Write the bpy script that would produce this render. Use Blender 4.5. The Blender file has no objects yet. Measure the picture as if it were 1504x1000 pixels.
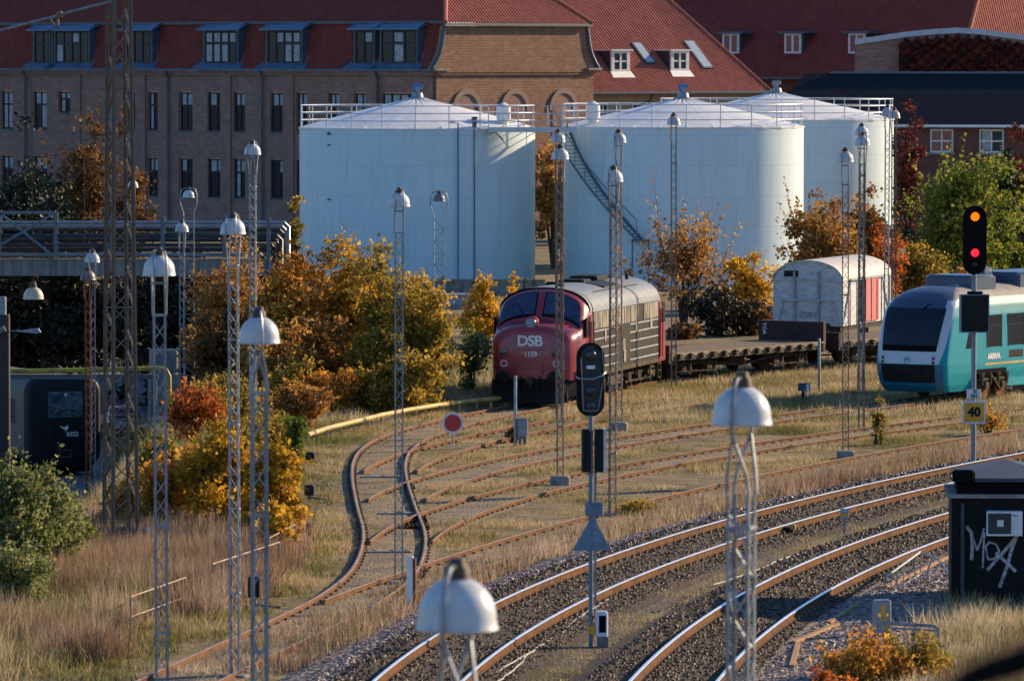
import bpy, math, random
import numpy as np
from mathutils import Vector, Matrix
R = math.radians
rnd = random.Random(7)
SC = bpy.context.scene
COL = SC.collection
# ---------------------------------------------------------------- camera model
F = 9000.0; HC = 11.8; TH = math.atan(420 / F)
def ray(px, py):
    x = (px - 752) / F; y = -(py - 500) / F
    return (x, math.cos(TH) + y * math.sin(TH), -math.sin(TH) + y * math.cos(TH))
def G(px, py, h=0.0):
    d = ray(px, py); t = (h - HC) / d[2]
    return (t * d[0], t * d[1], h)
def P(px, py, Z):
    d = ray(px, py); t = Z / d[1]
    return (t * d[0], Z, HC + t * d[2])
def XZ(px, Z): return (px - 752) * Z / F
# ---------------------------------------------------------------- terrain
def sstep(a, b, x):
    t = np.clip((np.asarray(x, float) - a) / (b - a), 0, 1); return t * t * (3 - 2 * t)
def gz(x, y):
    x = np.asarray(x, float); y = np.asarray(y, float)
    dx = 1 - sstep(-12.7, -10.9, x)
    dy = sstep(147, 160, y) * (1 - sstep(330, 370, y))
    return -4.6 * dx * dy
# ---------------------------------------------------------------- mesh builder
class MB:
    def __init__(s): s.v = []; s.f = []; s.m = []; s.uv = []; s.mi = 0
    def add(s, vs, fs, uvs=None):
        b = len(s.v); s.v.extend([tuple(map(float, q)) for q in vs])
        for k, f in enumerate(fs):
            s.f.append([b + i for i in f]); s.m.append(s.mi)
            s.uv.append(uvs[k] if uvs else [(0.0, 0.0)] * len(f))
        return s
    def box(s, x0, x1, y0, y1, z0, z1):
        v = [(x0,y0,z0),(x1,y0,z0),(x1,y1,z0),(x0,y1,z0),(x0,y0,z1),(x1,y0,z1),(x1,y1,z1),(x0,y1,z1)]
        f = [(0,3,2,1),(4,5,6,7),(0,1,5,4),(1,2,6,5),(2,3,7,6),(3,0,4,7)]
        w, d, h = x1-x0, y1-y0, z1-z0
        u = lambda a, b: [(0,0),(a,0),(a,b),(0,b)]
        return s.add(v, f, [[(0,0),(0,d),(w,d),(w,0)], u(w,d), u(w,h), u(d,h), u(w,h), u(d,h)])
    def cham(s, x0, x1, y0, y1, z0, z1, c):
        # box with chamfered vertical edges and top
        def ring(o, z): return [(x0+o+c,y0+o,z),(x1-o-c,y0+o,z),(x1-o,y0+o+c,z),(x1-o,y1-o-c,z),(x1-o-c,y1-o,z),(x0+o+c,y1-o,z),(x0+o,y1-o-c,z),(x0+o,y0+o+c,z)]
        return s.loft([ring(0,z0), ring(0,z1-c), ring(c,z1)], True)
    def bar(s, p0, p1, w, h=None, up=(0,0,1)):
        h = h or w; p0 = Vector(p0); p1 = Vector(p1); d = (p1 - p0)
        if d.length < 1e-6: return s
        d.normalize(); u = Vector(up)
        if abs(d.dot(u)) > .95: u = Vector((1,0,0))
        a = d.cross(u).normalized() * w / 2; b = a.cross(d).normalized() * h / 2
        v = [p0-a-b, p0+a-b, p0+a+b, p0-a+b, p1-a-b, p1+a-b, p1+a+b, p1-a+b]
        return s.add(v, [(3,2,1,0),(4,5,6,7),(0,1,5,4),(1,2,6,5),(2,3,7,6),(3,0,4,7)])
    def tube(s, path, r, n=8, cap=True):
        path = [Vector(p) for p in path]; rs = r if isinstance(r, (list, tuple)) else [r]*len(path)
        rings = []; a = None
        for i, p in enumerate(path):
            t = (path[min(i+1,len(path)-1)] - path[max(i-1,0)]).normalized()
            if a is None:
                a = t.orthogonal().normalized()
            else:
                a = (a - t * a.dot(t)); a = a.normalized() if a.length > 1e-6 else t.orthogonal().normalized()
            b = t.cross(a)
            rings.append([p + (a*math.cos(2*math.pi*k/n) + b*math.sin(2*math.pi*k/n)) * rs[i] for k in range(n)])
        return s.loft(rings, cap)
    def loft(s, rings, cap=True, closed=True):
        n = len(rings[0]); vs = [p for r in rings for p in r]; fs = []
        for i in range(len(rings)-1):
            for k in range(n if closed else n-1):
                k2 = (k+1) % n; fs.append((i*n+k, i*n+k2, (i+1)*n+k2, (i+1)*n+k))
        if cap:
            fs.append(tuple(range(n-1,-1,-1))); fs.append(tuple((len(rings)-1)*n + k for k in range(n)))
        return s.add(vs, fs)
    def lathe(s, prof, n=24, c=(0,0,0), cap=False):
        rings = [[(c[0]+r*math.cos(2*math.pi*k/n), c[1]+r*math.sin(2*math.pi*k/n), c[2]+z) for k in range(n)] for r, z in prof]
        return s.loft(rings, cap)
    def cyl(s, p0, p1, r, n=16): return s.tube([p0, p1], r, n)
    def sphere(s, c, r, n=12, m=8, sz=1.0):
        prof = [(max(1e-4, r*math.sin(math.pi*i/m)), -r*math.cos(math.pi*i/m)*sz) for i in range(m+1)]
        return s.lathe(prof, n, c)
    def prism(s, pts, off, uvs=None):
        n = len(pts); o = Vector(off); a = [Vector(p) for p in pts]
        vs = a + [p+o for p in a]; fs = [tuple(range(n)), tuple(range(2*n-1, n-1, -1))]
        for k in range(n): k2 = (k+1) % n; fs.append((k, k+n, k2+n, k2))
        uv = None
        if uvs: uv = [list(uvs), [uvs[i-n] for i in range(2*n-1, n-1, -1)]] + [[(0,0)]*4]*n
        return s.add(vs, fs, uv)
    def quad(s, a, b, c, d, uv=None): return s.add([a,b,c,d], [(0,1,2,3)], [uv] if uv else None)
    def xf(s, M, start=0):
        for i in range(start, len(s.v)): s.v[i] = tuple(M @ Vector(s.v[i]))
        return s
    def mesh(s, name, mats, smooth=None):
        me = bpy.data.meshes.new(name); me.from_pydata(s.v, [], s.f)
        for m in (mats if isinstance(mats, (list, tuple)) else [mats]): me.materials.append(m)
        me.polygons.foreach_set('material_index', s.m)
        ul = me.uv_layers.new(name='UVMap')
        flat = np.array([c for f in s.uv for q in f for c in q], dtype=np.float32)
        ul.data.foreach_set('uv', flat)
        me.update()
        if smooth is not None:
            me.polygons.foreach_set('use_smooth', [True]*len(s.f)); me.set_sharp_from_angle(angle=R(smooth))
        return me
    def build(s, name, mats, parent=None, smooth=None, label=None):
        o = bpy.data.objects.new(name, s.mesh(name, mats, smooth)); COL.objects.link(o)
        if parent is not None: o.parent = parent
        if label: o['label'] = label
        return o
def tag(o, label=None, cat=None, group=None, kind=None):
    if label: o['label'] = label
    if cat: o['category'] = cat
    if group: o['group'] = group
    if kind: o['kind'] = kind
    return o
def thing(name, label, cat, loc=(0,0,0), rz=0.0, group=None):
    o = bpy.data.objects.new(name, None); COL.objects.link(o); o.empty_display_size = .3
    o.location = loc; o.rotation_euler = (0,0,rz)
    return tag(o, label, cat, group)
def structure(o): o['kind'] = 'structure'; return o
def dup(root, loc=None, rz=None, label=None, group=None):
    kids = {}
    for ob in bpy.data.objects:
        if ob.parent: kids.setdefault(ob.parent, []).append(ob)
    def cp(o, par):
        c = o.copy(); COL.objects.link(c); c.parent = par
        for k in kids.get(o, []): cp(k, c)
        return c
    r = cp(root, None)
    if loc is not None: r.location = loc
    if rz is not None: r.rotation_euler = (0,0,rz)
    if label: r['label'] = label
    if group: r['group'] = group
    return r
def fastmesh(name, verts, nside, mat, attr=None):
    # verts: (nfaces*nside, 3)
    n = len(verts); nf = n // nside
    me = bpy.data.meshes.new(name); me.vertices.add(n); me.vertices.foreach_set('co', np.asarray(verts, np.float32).ravel())
    me.loops.add(n); me.loops.foreach_set('vertex_index', np.arange(n, dtype=np.int32))
    me.polygons.add(nf); me.polygons.foreach_set('loop_start', np.arange(0, n, nside, dtype=np.int32))
    me.polygons.foreach_set('loop_total', np.full(nf, nside, np.int32))
    if attr is not None:
        a = me.attributes.new('tint', 'FLOAT', 'POINT'); a.data.foreach_set('value', np.repeat(np.asarray(attr, np.float32), nside))
    me.materials.append(mat); me.update(calc_edges=True); return me
# ---------------------------------------------------------------- materials
def nodes(name):
    m = bpy.data.materials.new(name); m.use_nodes = True; nt = m.node_tree
    return m, nt, nt.nodes['Principled BSDF']
def mixc(nt, fac, a, b, blend='MIX'):
    n = nt.nodes.new('ShaderNodeMix'); n.data_type = 'RGBA'; n.blend_type = blend
    for sock, val in ((n.inputs['Factor'], fac), (n.inputs['A'], a), (n.inputs['B'], b)):
        if hasattr(val, 'is_linked'): nt.links.new(val, sock)
        elif isinstance(val, (int, float)): sock.default_value = val
        else: sock.default_value = (*val, 1)
    return n.outputs['Result']
def coords(nt, kind='Object', scale=(1,1,1)):
    t = nt.nodes.new('ShaderNodeTexCoord'); mp = nt.nodes.new('ShaderNodeMapping'); mp.inputs['Scale'].default_value = scale
    nt.links.new(t.outputs[kind], mp.inputs['Vector']); return mp.outputs['Vector']
def noise(nt, vec, scale, detail=4, rough=.6):
    n = nt.nodes.new('ShaderNodeTexNoise'); n.inputs['Scale'].default_value = scale; n.inputs['Detail'].default_value = detail
    n.inputs['Roughness'].default_value = rough; nt.links.new(vec, n.inputs['Vector']); return n.outputs['Fac']
def ramp(nt, fac, stops):
    r = nt.nodes.new('ShaderNodeValToRGB'); e = r.color_ramp.elements
    while len(e) > 2: e.remove(e[-1])
    for i, (p, c) in enumerate(stops):
        el = e[i] if i < 2 else e.new(p)
        el.position = p; el.color = (*c, 1) if not isinstance(c, (int, float)) else (c, c, c, 1)
    nt.links.new(fac, r.inputs['Fac']); return r.outputs['Color']
def bump(nt, bs, height, strength, dist=.02):
    b = nt.nodes.new('ShaderNodeBump'); b.inputs['Strength'].default_value = strength; b.inputs['Distance'].default_value = dist
    nt.links.new(height, b.inputs['Height']); nt.links.new(b.outputs['Normal'], bs.inputs['Normal'])
LOWSPEC = ('rail rust', 'matt black', 'rusty steel', 'weathered sleeper', 'concrete', 'black slate', 'bark')
def mat(name, col, rough=.6, metal=0.0, col2=None, scale=4.0, lo=.42, hi=.62, bmp=0.0, bscale=30.0, sc=(1,1,1), grime=None, gscale=1.5, glo=.5, ghi=.7, emit=0, coat=0, spec=None):
    m, nt, b = nodes(name); b.inputs['Roughness'].default_value = rough; b.inputs['Metallic'].default_value = metal
    if spec is None and name in LOWSPEC: spec = .02 if name == 'matt black' else .12
    if spec is not None: b.inputs['Specular IOR Level'].default_value = spec
    if coat: b.inputs['Coat Weight'].default_value = coat; b.inputs['Coat Roughness'].default_value = .1
    if col2 is None: col2 = tuple(c * .8 for c in col)
    v = coords(nt, 'Object', sc)
    c = mixc(nt, ramp(nt, noise(nt, v, scale), [(lo, 0.0), (hi, 1.0)]), col, col2)
    if grime:
        v2 = coords(nt, 'Object', (sc[0], sc[1], sc[2] * .35))
        c = mixc(nt, ramp(nt, noise(nt, v2, gscale, 6, .7), [(glo, 0.0), (ghi, 1.0)]), c, grime)
    nt.links.new(c, b.inputs['Base Color'])
    if bmp: bump(nt, b, noise(nt, v, bscale), bmp)
    if emit:
        b.inputs['Emission Color'].default_value = (*col, 1); b.inputs['Emission Strength'].default_value = emit
    return m
def brickmat(name, c1, c2, mortar, w=.42, h=.17, ms=.028, stain=None):
    m, nt, b = nodes(name); b.inputs['Roughness'].default_value = .9; b.inputs['Specular IOR Level'].default_value = .15
    v = coords(nt, 'UV'); t = nt.nodes.new('ShaderNodeTexBrick'); nt.links.new(v, t.inputs['Vector'])
    t.inputs['Scale'].default_value = 1; t.inputs['Brick Width'].default_value = w; t.inputs['Row Height'].default_value = h
    t.inputs['Mortar Size'].default_value = ms; t.inputs['Color1'].default_value = (*c1, 1); t.inputs['Color2'].default_value = (*c2, 1); t.inputs['Mortar'].default_value = (*mortar, 1)
    c = mixc(nt, ramp(nt, noise(nt, v, .9, 6, .7), [(.4, 0.0), (.68, .7)]), t.outputs['Color'], stain or tuple(x * .55 for x in c1))
    c = mixc(nt, ramp(nt, noise(nt, v, 5.0, 4, .7), [(.45, 0.0), (.6, .5)]), c, tuple(x * 1.5 for x in c2))
    nt.links.new(c, b.inputs['Base Color']); return m
def tilemat(name, c1, c2, pitch=.24, course=.34, dist=.07):
    m, nt, b = nodes(name); b.inputs['Roughness'].default_value = .8; b.inputs['Specular IOR Level'].default_value = .2
    v = coords(nt, 'UV'); w = nt.nodes.new('ShaderNodeTexWave'); w.wave_type = 'BANDS'; w.bands_direction = 'X'
    nt.links.new(v, w.inputs['Vector']); w.inputs['Scale'].default_value = 2 * math.pi / pitch / 20; w.inputs['Distortion'].default_value = 0
    w2 = nt.nodes.new('ShaderNodeTexWave'); w2.wave_type = 'BANDS'; w2.bands_direction = 'Y'; w2.wave_profile = 'SAW'
    nt.links.new(v, w2.inputs['Vector']); w2.inputs['Scale'].default_value = 2 * math.pi / course / 20; w2.inputs['Distortion'].default_value = 0
    t = nt.nodes.new('ShaderNodeTexBrick'); nt.links.new(v, t.inputs['Vector']); t.offset = 0
    t.inputs['Scale'].default_value = 1; t.inputs['Brick Width'].default_value = pitch; t.inputs['Row Height'].default_value = course; t.inputs['Mortar Size'].default_value = 0
    t.inputs['Color1'].default_value = (*c1, 1); t.inputs['Color2'].default_value = (*c2, 1); t.inputs['Mortar'].default_value = (*c1, 1)
    c = mixc(nt, ramp(nt, noise(nt, v, .7, 6, .7), [(.45, 0.0), (.7, .6)]), t.outputs['Color'], tuple(x * .6 for x in c1))
    nt.links.new(c, b.inputs['Base Color'])
    a = nt.nodes.new('ShaderNodeMath'); a.operation = 'MULTIPLY_ADD'; nt.links.new(w2.outputs['Fac'], a.inputs[0]); a.inputs[1].default_value = .35; nt.links.new(w.outputs['Fac'], a.inputs[2])
    bump(nt, b, w2.outputs['Fac'], .6, .03); return m
def leafmat(name, stops, trans=.35):
    m, nt, b = nodes(name); b.inputs['Roughness'].default_value = .6; b.inputs['Specular IOR Level'].default_value = .25
    at = nt.nodes.new('ShaderNodeAttribute'); at.attribute_name = 'tint'
    n = len(stops); c = ramp(nt, at.outputs['Fac'], [(i / (n - 1), s) for i, s in enumerate(stops)])
    nt.links.new(c, b.inputs['Base Color'])
    if trans:
        t = nt.nodes.new('ShaderNodeBsdfTranslucent'); nt.links.new(c, t.inputs['Color'])
        mx = nt.nodes.new('ShaderNodeMixShader'); mx.inputs[0].default_value = trans
        nt.links.new(b.outputs[0], mx.inputs[1]); nt.links.new(t.outputs[0], mx.inputs[2])
        nt.links.new(mx.outputs[0], nt.nodes['Material Output'].inputs['Surface'])
    return m
def gravelmat(name, cols, scale=14.0, soil=None, slo=.5, shi=.62, sscale=.6):
    m, nt, b = nodes(name); b.inputs['Roughness'].default_value = .95
    v = coords(nt, 'Object'); vo = nt.nodes.new('ShaderNodeTexVoronoi'); vo.inputs['Scale'].default_value = scale; nt.links.new(v, vo.inputs['Vector'])
    sep = nt.nodes.new('ShaderNodeSeparateColor'); nt.links.new(vo.outputs['Color'], sep.inputs[0])
    n = len(cols); c = ramp(nt, sep.outputs[0], [(i / (n - 1), s) for i, s in enumerate(cols)])
    if soil: c = mixc(nt, ramp(nt, noise(nt, v, sscale, 6, .65), [(slo, 0.0), (shi, 1.0)]), c, soil)
    nt.links.new(c, b.inputs['Base Color'])
    inv = nt.nodes.new('ShaderNodeMath'); inv.operation = 'SUBTRACT'; inv.inputs[0].default_value = 1; nt.links.new(vo.outputs['Distance'], inv.inputs[1])
    bump(nt, b, inv.outputs[0], 1.0, .05); return m

M = {}
M['galv'] = mat('galvanised', (.30,.33,.36), .5, .5, (.20,.22,.25), 6, grime=(.16,.12,.09), glo=.55, ghi=.8)
M['galv_rust'] = mat('galvanised rusting', (.26,.24,.22), .6, .35, (.15,.12,.10), 5, grime=(.26,.11,.04), gscale=2.2, glo=.48, ghi=.6)
M['ruststeel'] = mat('rusty steel', (.22,.09,.035), .85, .1, (.11,.05,.03), 5, bmp=.3)
M['darksteel'] = mat('dark steel', (.15,.125,.10), .6, .2, (.20,.145,.09), 4, grime=(.15,.07,.03), glo=.6, ghi=.75)
M['enamel'] = mat('white enamel', (.56,.58,.60), .35, 0, (.48,.50,.52), 3, grime=(.20,.18,.16), gscale=4.5, glo=.53, ghi=.75)
M['enamel_grey'] = mat('grey enamel', (.16,.15,.15), .5, 0, (.22,.2,.19), 4)
M['capdark'] = mat('dark cap', (.06,.055,.05), .7, .2, (.12,.08,.05), 10)
M['bulb'] = mat('frosted bulb', (.5,.5,.48), .3)
M['concrete'] = mat('concrete', (.30,.28,.25), .9, 0, (.20,.19,.17), 3, bmp=.2, grime=(.12,.11,.09))
M['concrete_dark'] = mat('old concrete beam', (.26,.25,.23), .9, 0, (.18,.17,.16), 2, bmp=.2, sc=(3,3,.4), grime=(.10,.09,.08))
M['tank'] = None
M['white'] = mat('white paint', (.78,.78,.76), .5, 0, (.68,.68,.66), 2)
M['tankrail'] = mat('painted rail', (.62,.64,.66), .5, .2, (.5,.52,.55), 3)
M['bluepipe'] = mat('blue paint', (.06,.20,.45), .5)
M['greypipe'] = mat('dark grey pipe', (.12,.14,.16), .5)
M['rail_side'] = mat('rail rust', (.155,.066,.022), .85, 0, (.085,.042,.02), 2.5, bmp=.15)
M['rail_side_yard'] = mat('siding rail rust', (.20,.10,.05), .9, 0, (.12,.07,.04), 2.5, spec=.1)
M['rail_top'] = mat('polished rail head', (.85,.86,.88), .32, .55, (.75,.76,.78), 3)
M['rail_top_rusty'] = mat('dull rail head', (.30,.17,.085), .7, 0, (.20,.12,.07), 3)
M['rail_top_worn'] = mat('worn rail head', (.34,.235,.16), .6, .1, (.20,.125,.08), 3)
M['sleeper_wood'] = mat('weathered sleeper', (.12,.095,.075), .95, 0, (.06,.05,.04), 5, sc=(1,8,1), bmp=.3)
M['sleeper_con'] = mat('concrete sleeper', (.20,.17,.14), .95, 0, (.12,.09,.07), 5, bmp=.3)
M['deck'] = mat('worn deck planks', (.25,.19,.13), .9, 0, (.13,.095,.065), 4, sc=(1,8,1), bmp=.2, spec=.1)
M['plank'] = mat('orange timber', (.40,.22,.09), .8, 0, (.24,.13,.06), 4, sc=(1,1,8))
M['black'] = mat('black paint', (.007,.007,.009), .6, 0, (.012,.012,.014), 3, spec=.25)
M['blackmatt'] = mat('matt black', (.01,.01,.011), .8)
M['yellow'] = mat('yellow paint', (.62,.42,.04), .55, 0, (.42,.28,.05), 3, grime=(.20,.13,.05), glo=.62, ghi=.75)
M['yellowold'] = mat('faded yellow paint', (.55,.40,.13), .65, 0, (.40,.27,.08), 3, grime=(.25,.14,.06))
M['glassdark'] = mat('dark glass', (.012,.019,.032), .08, 0, (.016,.024,.04), 1, spec=.2)
M['glassblue'] = mat('sky reflection glass', (.028,.04,.085), .12, 0, (.05,.065,.12), 1.2)  # blue sky reflection put into the glass colour
M['curtain'] = mat('curtained pane', (.34,.36,.38), .3, 0, (.22,.24,.26), 3)
M['orangepane'] = mat('orange pane', (.30,.10,.05), .4, 0, (.22,.08,.05), 3)  # pane in mottled orange tones
M['frame_dark'] = mat('dark window frame', (.02,.02,.024), .6)
M['zinc'] = mat('zinc sheet', (.10,.135,.18), .5, .3, (.07,.10,.14), 2)
M['frame_white'] = mat('white window frame', (.75,.75,.72), .5)
M['gutter'] = mat('gutter metal', (.10,.11,.12), .5, .3)
M['brick_dark'] = brickmat('dark brick', (.40,.195,.145), (.20,.118,.095), (.31,.24,.20))
M['brick_gable'] = brickmat('gable brick', (.34,.15,.085), (.14,.08,.06), (.30,.23,.17))
M['brick_yellow'] = brickmat('yellow brick', (.42,.27,.15), (.33,.20,.11), (.35,.28,.2))
M['brick_red'] = brickmat('red brick', (.19,.065,.045), (.13,.05,.04), (.16,.11,.09))
M['tile_red'] = tilemat('red pantiles', (.47,.135,.09), (.35,.105,.075))  # tone for the sunlit slopes, paired with a shaded copy below
M['tile_shaded'] = tilemat('shaded red pantiles', (.27,.058,.042), (.20,.046,.036))  # same pantiles with the shade of the sunless slopes put into the colour
M['slate'] = mat('black slate', (.011,.012,.016), .75, 0, (.015,.016,.02), 1.5, bmp=.15)
M['trunk'] = mat('bark', (.07,.055,.045), .95, 0, (.04,.03,.025), 6, bmp=.4)
def tankmat():
    m, nt, b = nodes('white tank paint'); b.inputs['Roughness'].default_value = .42
    v = coords(nt, 'UV'); t = nt.nodes.new('ShaderNodeTexBrick'); nt.links.new(v, t.inputs['Vector'])
    t.inputs['Scale'].default_value = 1; t.inputs['Brick Width'].default_value = 5.2; t.inputs['Row Height'].default_value = 1.55; t.inputs['Mortar Size'].default_value = .015
    t.inputs['Color1'].default_value = (.66,.775,.785,1); t.inputs['Color2'].default_value = (.635,.75,.765,1); t.inputs['Mortar'].default_value = (.52,.60,.62,1)
    v2 = coords(nt, 'UV', (1.2,.12,1))
    c = mixc(nt, ramp(nt, noise(nt, v2, 2.2, 6, .7), [(.50, 0.0), (.78, .6)]), t.outputs['Color'], (.50,.50,.47))
    nt.links.new(c, b.inputs['Base Color']); return m
M['tank'] = tankmat()
def signmat(): return mat('sign white', (.72,.74,.76), .4)
M['signwhite'] = signmat()
M['signyellow'] = mat('sign amber', (.75,.36,.02), .4)
M['signgrey'] = mat('sign back', (.16,.22,.28), .5, .3, (.12,.17,.22), 3)
M['signred'] = mat('sign red', (.55,.03,.03), .4, 0, (.45,.03,.03), 4)
M['lampamber'] = mat('amber lamp', (1.0,.14,.002), .4, emit=1.15, col2=(.8,.20,.01), scale=16)
M['lampred'] = mat('red lamp', (1.0,.012,.03), .4, emit=1.5, col2=(1.0,.01,.02))
M['lens_off'] = mat('unlit lens', (.03,.035,.04), .1)
def corr(mb, o, e, s, n, Lx, vmax, pitch=.24, amp=.045, prof=None, vmin=None):
    # a tiled slope as real rolls: o eave corner, e along the eave, s up the slope, n outward; prof overrides s with (run, rise) steps
    o, e, s, n = Vector(o), Vector(e), Vector(s), Vector(n); m = 6; cols = []; k = 0
    while True:
        u = k * pitch / m
        if u > Lx: break
        a = amp * (abs(math.cos(math.pi * k / m)) * 1.4 - .6) if True else 0
        if prof: pts = [o + e*u + Vector(q) + n*a for q in prof]; uvs = [(u, i*.5) for i in range(len(prof))]
        else:
            v0 = vmin(u) if vmin else 0.0; v1 = vmax(u) if callable(vmax) else vmax; v1 = max(v1, v0 + .001); pts = [o + e*u + s*v0 + n*a, o + e*u + s*v1 + n*a]; uvs = [(u, v0), (u, v1)]
        cols.append((pts, uvs)); k += 1
    base = len(mb.v); r = len(cols[0][0])
    for pts, _ in cols: mb.v.extend([tuple(p) for p in pts])
    for i in range(len(cols)-1):
        for j in range(r-1):
            mb.f.append([base+i*r+j, base+(i+1)*r+j, base+(i+1)*r+j+1, base+i*r+j+1]); mb.m.append(mb.mi); mb.uv.append([cols[i][1][j], cols[i+1][1][j], cols[i+1][1][j+1], cols[i][1][j+1]])
# leaf palettes
L = {}
L['orange'] = leafmat('orange leaves', [(.19,.08,.018),(.42,.18,.03),(.60,.29,.045),(.70,.42,.07)], .5)
L['yellow'] = leafmat('yellow leaves', [(.16,.10,.012),(.42,.24,.02),(.66,.38,.03),(.78,.50,.06)], .5)
L['olive'] = leafmat('olive leaves', [(.10,.085,.018),(.25,.19,.03),(.44,.29,.045),(.62,.40,.07)], .5)
L['russet'] = leafmat('russet leaves', [(.14,.07,.025),(.32,.15,.04),(.48,.24,.055),(.60,.38,.10)], .5)
L['red'] = leafmat('red orange leaves', [(.16,.04,.012),(.40,.10,.02),(.55,.16,.03),(.60,.26,.05)], .5)
L['green'] = leafmat('green leaves', [(.04,.065,.012),(.11,.15,.02),(.24,.26,.035),(.40,.36,.06)], .45)
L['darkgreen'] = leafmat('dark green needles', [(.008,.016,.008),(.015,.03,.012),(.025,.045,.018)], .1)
L['willow'] = leafmat('grey green leaves', [(.05,.07,.02),(.14,.165,.05),(.26,.275,.095),(.42,.40,.17)], .5)
L['ivyred'] = leafmat('red ivy', [(.02,.018,.012),(.10,.022,.016),(.17,.03,.02),(.22,.05,.025)], .3)
L['shadebrown'] = leafmat('shade darkened leaves', [(.018,.014,.008),(.035,.026,.012),(.06,.04,.018)], .15)  # near-black tones: the shade of these thickets is put into the leaf colour
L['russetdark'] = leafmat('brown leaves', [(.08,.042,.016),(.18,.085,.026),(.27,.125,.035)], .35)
L['straw'] = leafmat('dry grass blades', [(.13,.14,.035),(.30,.25,.105),(.50,.40,.24),(.62,.51,.36)], .4)
L['grassgreen'] = leafmat('short grass blades', [(.12,.125,.03),(.25,.21,.065),(.44,.33,.15),(.58,.44,.25)], .4)
L['weedbrown'] = leafmat('brown weed stems', [(.11,.075,.05),(.25,.155,.10),(.40,.265,.18),(.54,.41,.30)], .4)
# ---------------------------------------------------------------- text meshes (made before the scene grows)
def textmesh(s, size, bold=0.0, ext=.006, space=1.0):
    cu = bpy.data.curves.new('txt', 'FONT'); cu.body = s; cu.size = size; cu.align_x = 'CENTER'; cu.align_y = 'CENTER'
    cu.extrude = ext; cu.offset = bold; cu.space_character = space; cu.resolution_u = 3
    o = bpy.data.objects.new('txt', cu); COL.objects.link(o)
    dg = bpy.context.evaluated_depsgraph_get(); me = bpy.data.meshes.new_from_object(o.evaluated_get(dg))
    bpy.data.objects.remove(o); bpy.data.curves.remove(cu); return me
TX = {k: textmesh(*a) for k, a in {
    'DSB': ('DSB', .62, .018, .006, .92), '1159': ('1159', .31, .007, .006, .95), 'i': ('i', .2, .0), '5022': ('5022', .24, .004, .006, 1.05),
    '40': ('40', .36, .016), 'SI': ('SI', .2, .004), '201': ('201', .2, .004), 'TOA': ('TOA', .36, .006), 'ARRIVA': ('ARRIVA', .46, .02, .006, .9)}.items()}
def put_text(name, key, m, parent, loc, rot):
    me = TX[key]; me.materials.clear(); me.materials.append(m)
    o = bpy.data.objects.new(name, me); COL.objects.link(o); o.parent = parent; o.location = loc; o.rotation_euler = rot
    return o
# ---------------------------------------------------------------- camera, sky, sun
cam = bpy.data.objects.new('camera', bpy.data.cameras.new('camera')); COL.objects.link(cam)
cam.location = (0, 0, HC); cam.rotation_euler = (R(90) - TH, 0, 0)
cam.data.sensor_width = 36; cam.data.lens = 36 * F / 1504; cam.data.clip_start = 1; cam.data.clip_end = 6000
cam.data.dof.use_dof = True; cam.data.dof.focus_distance = 205; cam.data.dof.aperture_fstop = cam.data.lens / 1000 / .037
SC.camera = cam
SUN_AZ = R(54); SUN_EL = R(21)     # clockwise from +Y
sv = Vector((math.sin(SUN_AZ) * math.cos(SUN_EL), math.cos(SUN_AZ) * math.cos(SUN_EL), math.sin(SUN_EL)))
sun = bpy.data.objects.new('sun', bpy.data.lights.new('sun', 'SUN')); COL.objects.link(sun)
sun.data.energy = 5.0; sun.data.angle = R(.5); sun.data.color = (1, .76, .46); sun.rotation_euler = sv.to_track_quat('Z', 'Y').to_euler()
W = bpy.data.worlds.new('World'); SC.world = W; W.use_nodes = True
sky = W.node_tree.nodes.new('ShaderNodeTexSky'); sky.sky_type = 'NISHITA'; sky.sun_disc = False
sky.sun_elevation = SUN_EL; sky.sun_rotation = SUN_AZ; sky.air_density = 1.0; sky.dust_density = .1; sky.ozone_density = 7.0
bg = W.node_tree.nodes['Background']; W.node_tree.links.new(sky.outputs[0], bg.inputs['Color']); bg.inputs['Strength'].default_value = .115
SC.view_settings.view_transform = 'Standard'; SC.view_settings.look = 'None'; SC.view_settings.exposure = 0.66
# ---------------------------------------------------------------- tracks
def fit(Lp, Rp, h, dg, extra=()):
    l = np.array([G(*p, h[0]) for p in Lp]); r = np.array([G(*p, h[1]) for p in Rp]) if Rp else np.zeros((0, 3))
    sl = lambda z: 0 * z
    for _ in range(4):
        n = lambda z: np.sqrt(1 + sl(z) ** 2) * .75
        zz = np.r_[l[:, 1], r[:, 1]]; xx = np.r_[l[:, 0] + n(l[:, 1]), r[:, 0] - n(r[:, 1])]
        if extra: zz = np.r_[zz, [e[0] for e in extra]]; xx = np.r_[xx, [e[1] for e in extra]]
        c = np.polyfit(zz - 150, xx, dg); dc = np.polyder(c)
        sl = lambda z: np.clip(np.polyval(dc, z - 150), -1, 1.2)
    z0, z1 = zz.min(), zz.max()
    def X(z):
        z = np.asarray(z, float); zc = np.clip(z, z0, z1)
        return np.polyval(c, zc - 150) + np.polyval(dc, zc - 150) * (z - zc)
    return X
def spline(pts):
    z = np.array([p[0] for p in pts], float); x = np.array([p[1] for p in pts], float)
    m = np.gradient(x, z)
    def X(q):
        q = np.asarray(q, float); qc = np.clip(q, z[0], z[-1]); i = np.clip(np.searchsorted(z, qc) - 1, 0, len(z) - 2)
        h = z[i+1] - z[i]; t = (qc - z[i]) / h
        v = (2*t**3-3*t**2+1)*x[i] + (t**3-2*t**2+t)*h*m[i] + (-2*t**3+3*t**2)*x[i+1] + (t**3-t**2)*h*m[i+1]
        return v + np.where(q < z[0], (q-z[0])*m[0], np.where(q > z[-1], (q-z[-1])*m[-1], 0))
    return X
TK = {}
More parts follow.
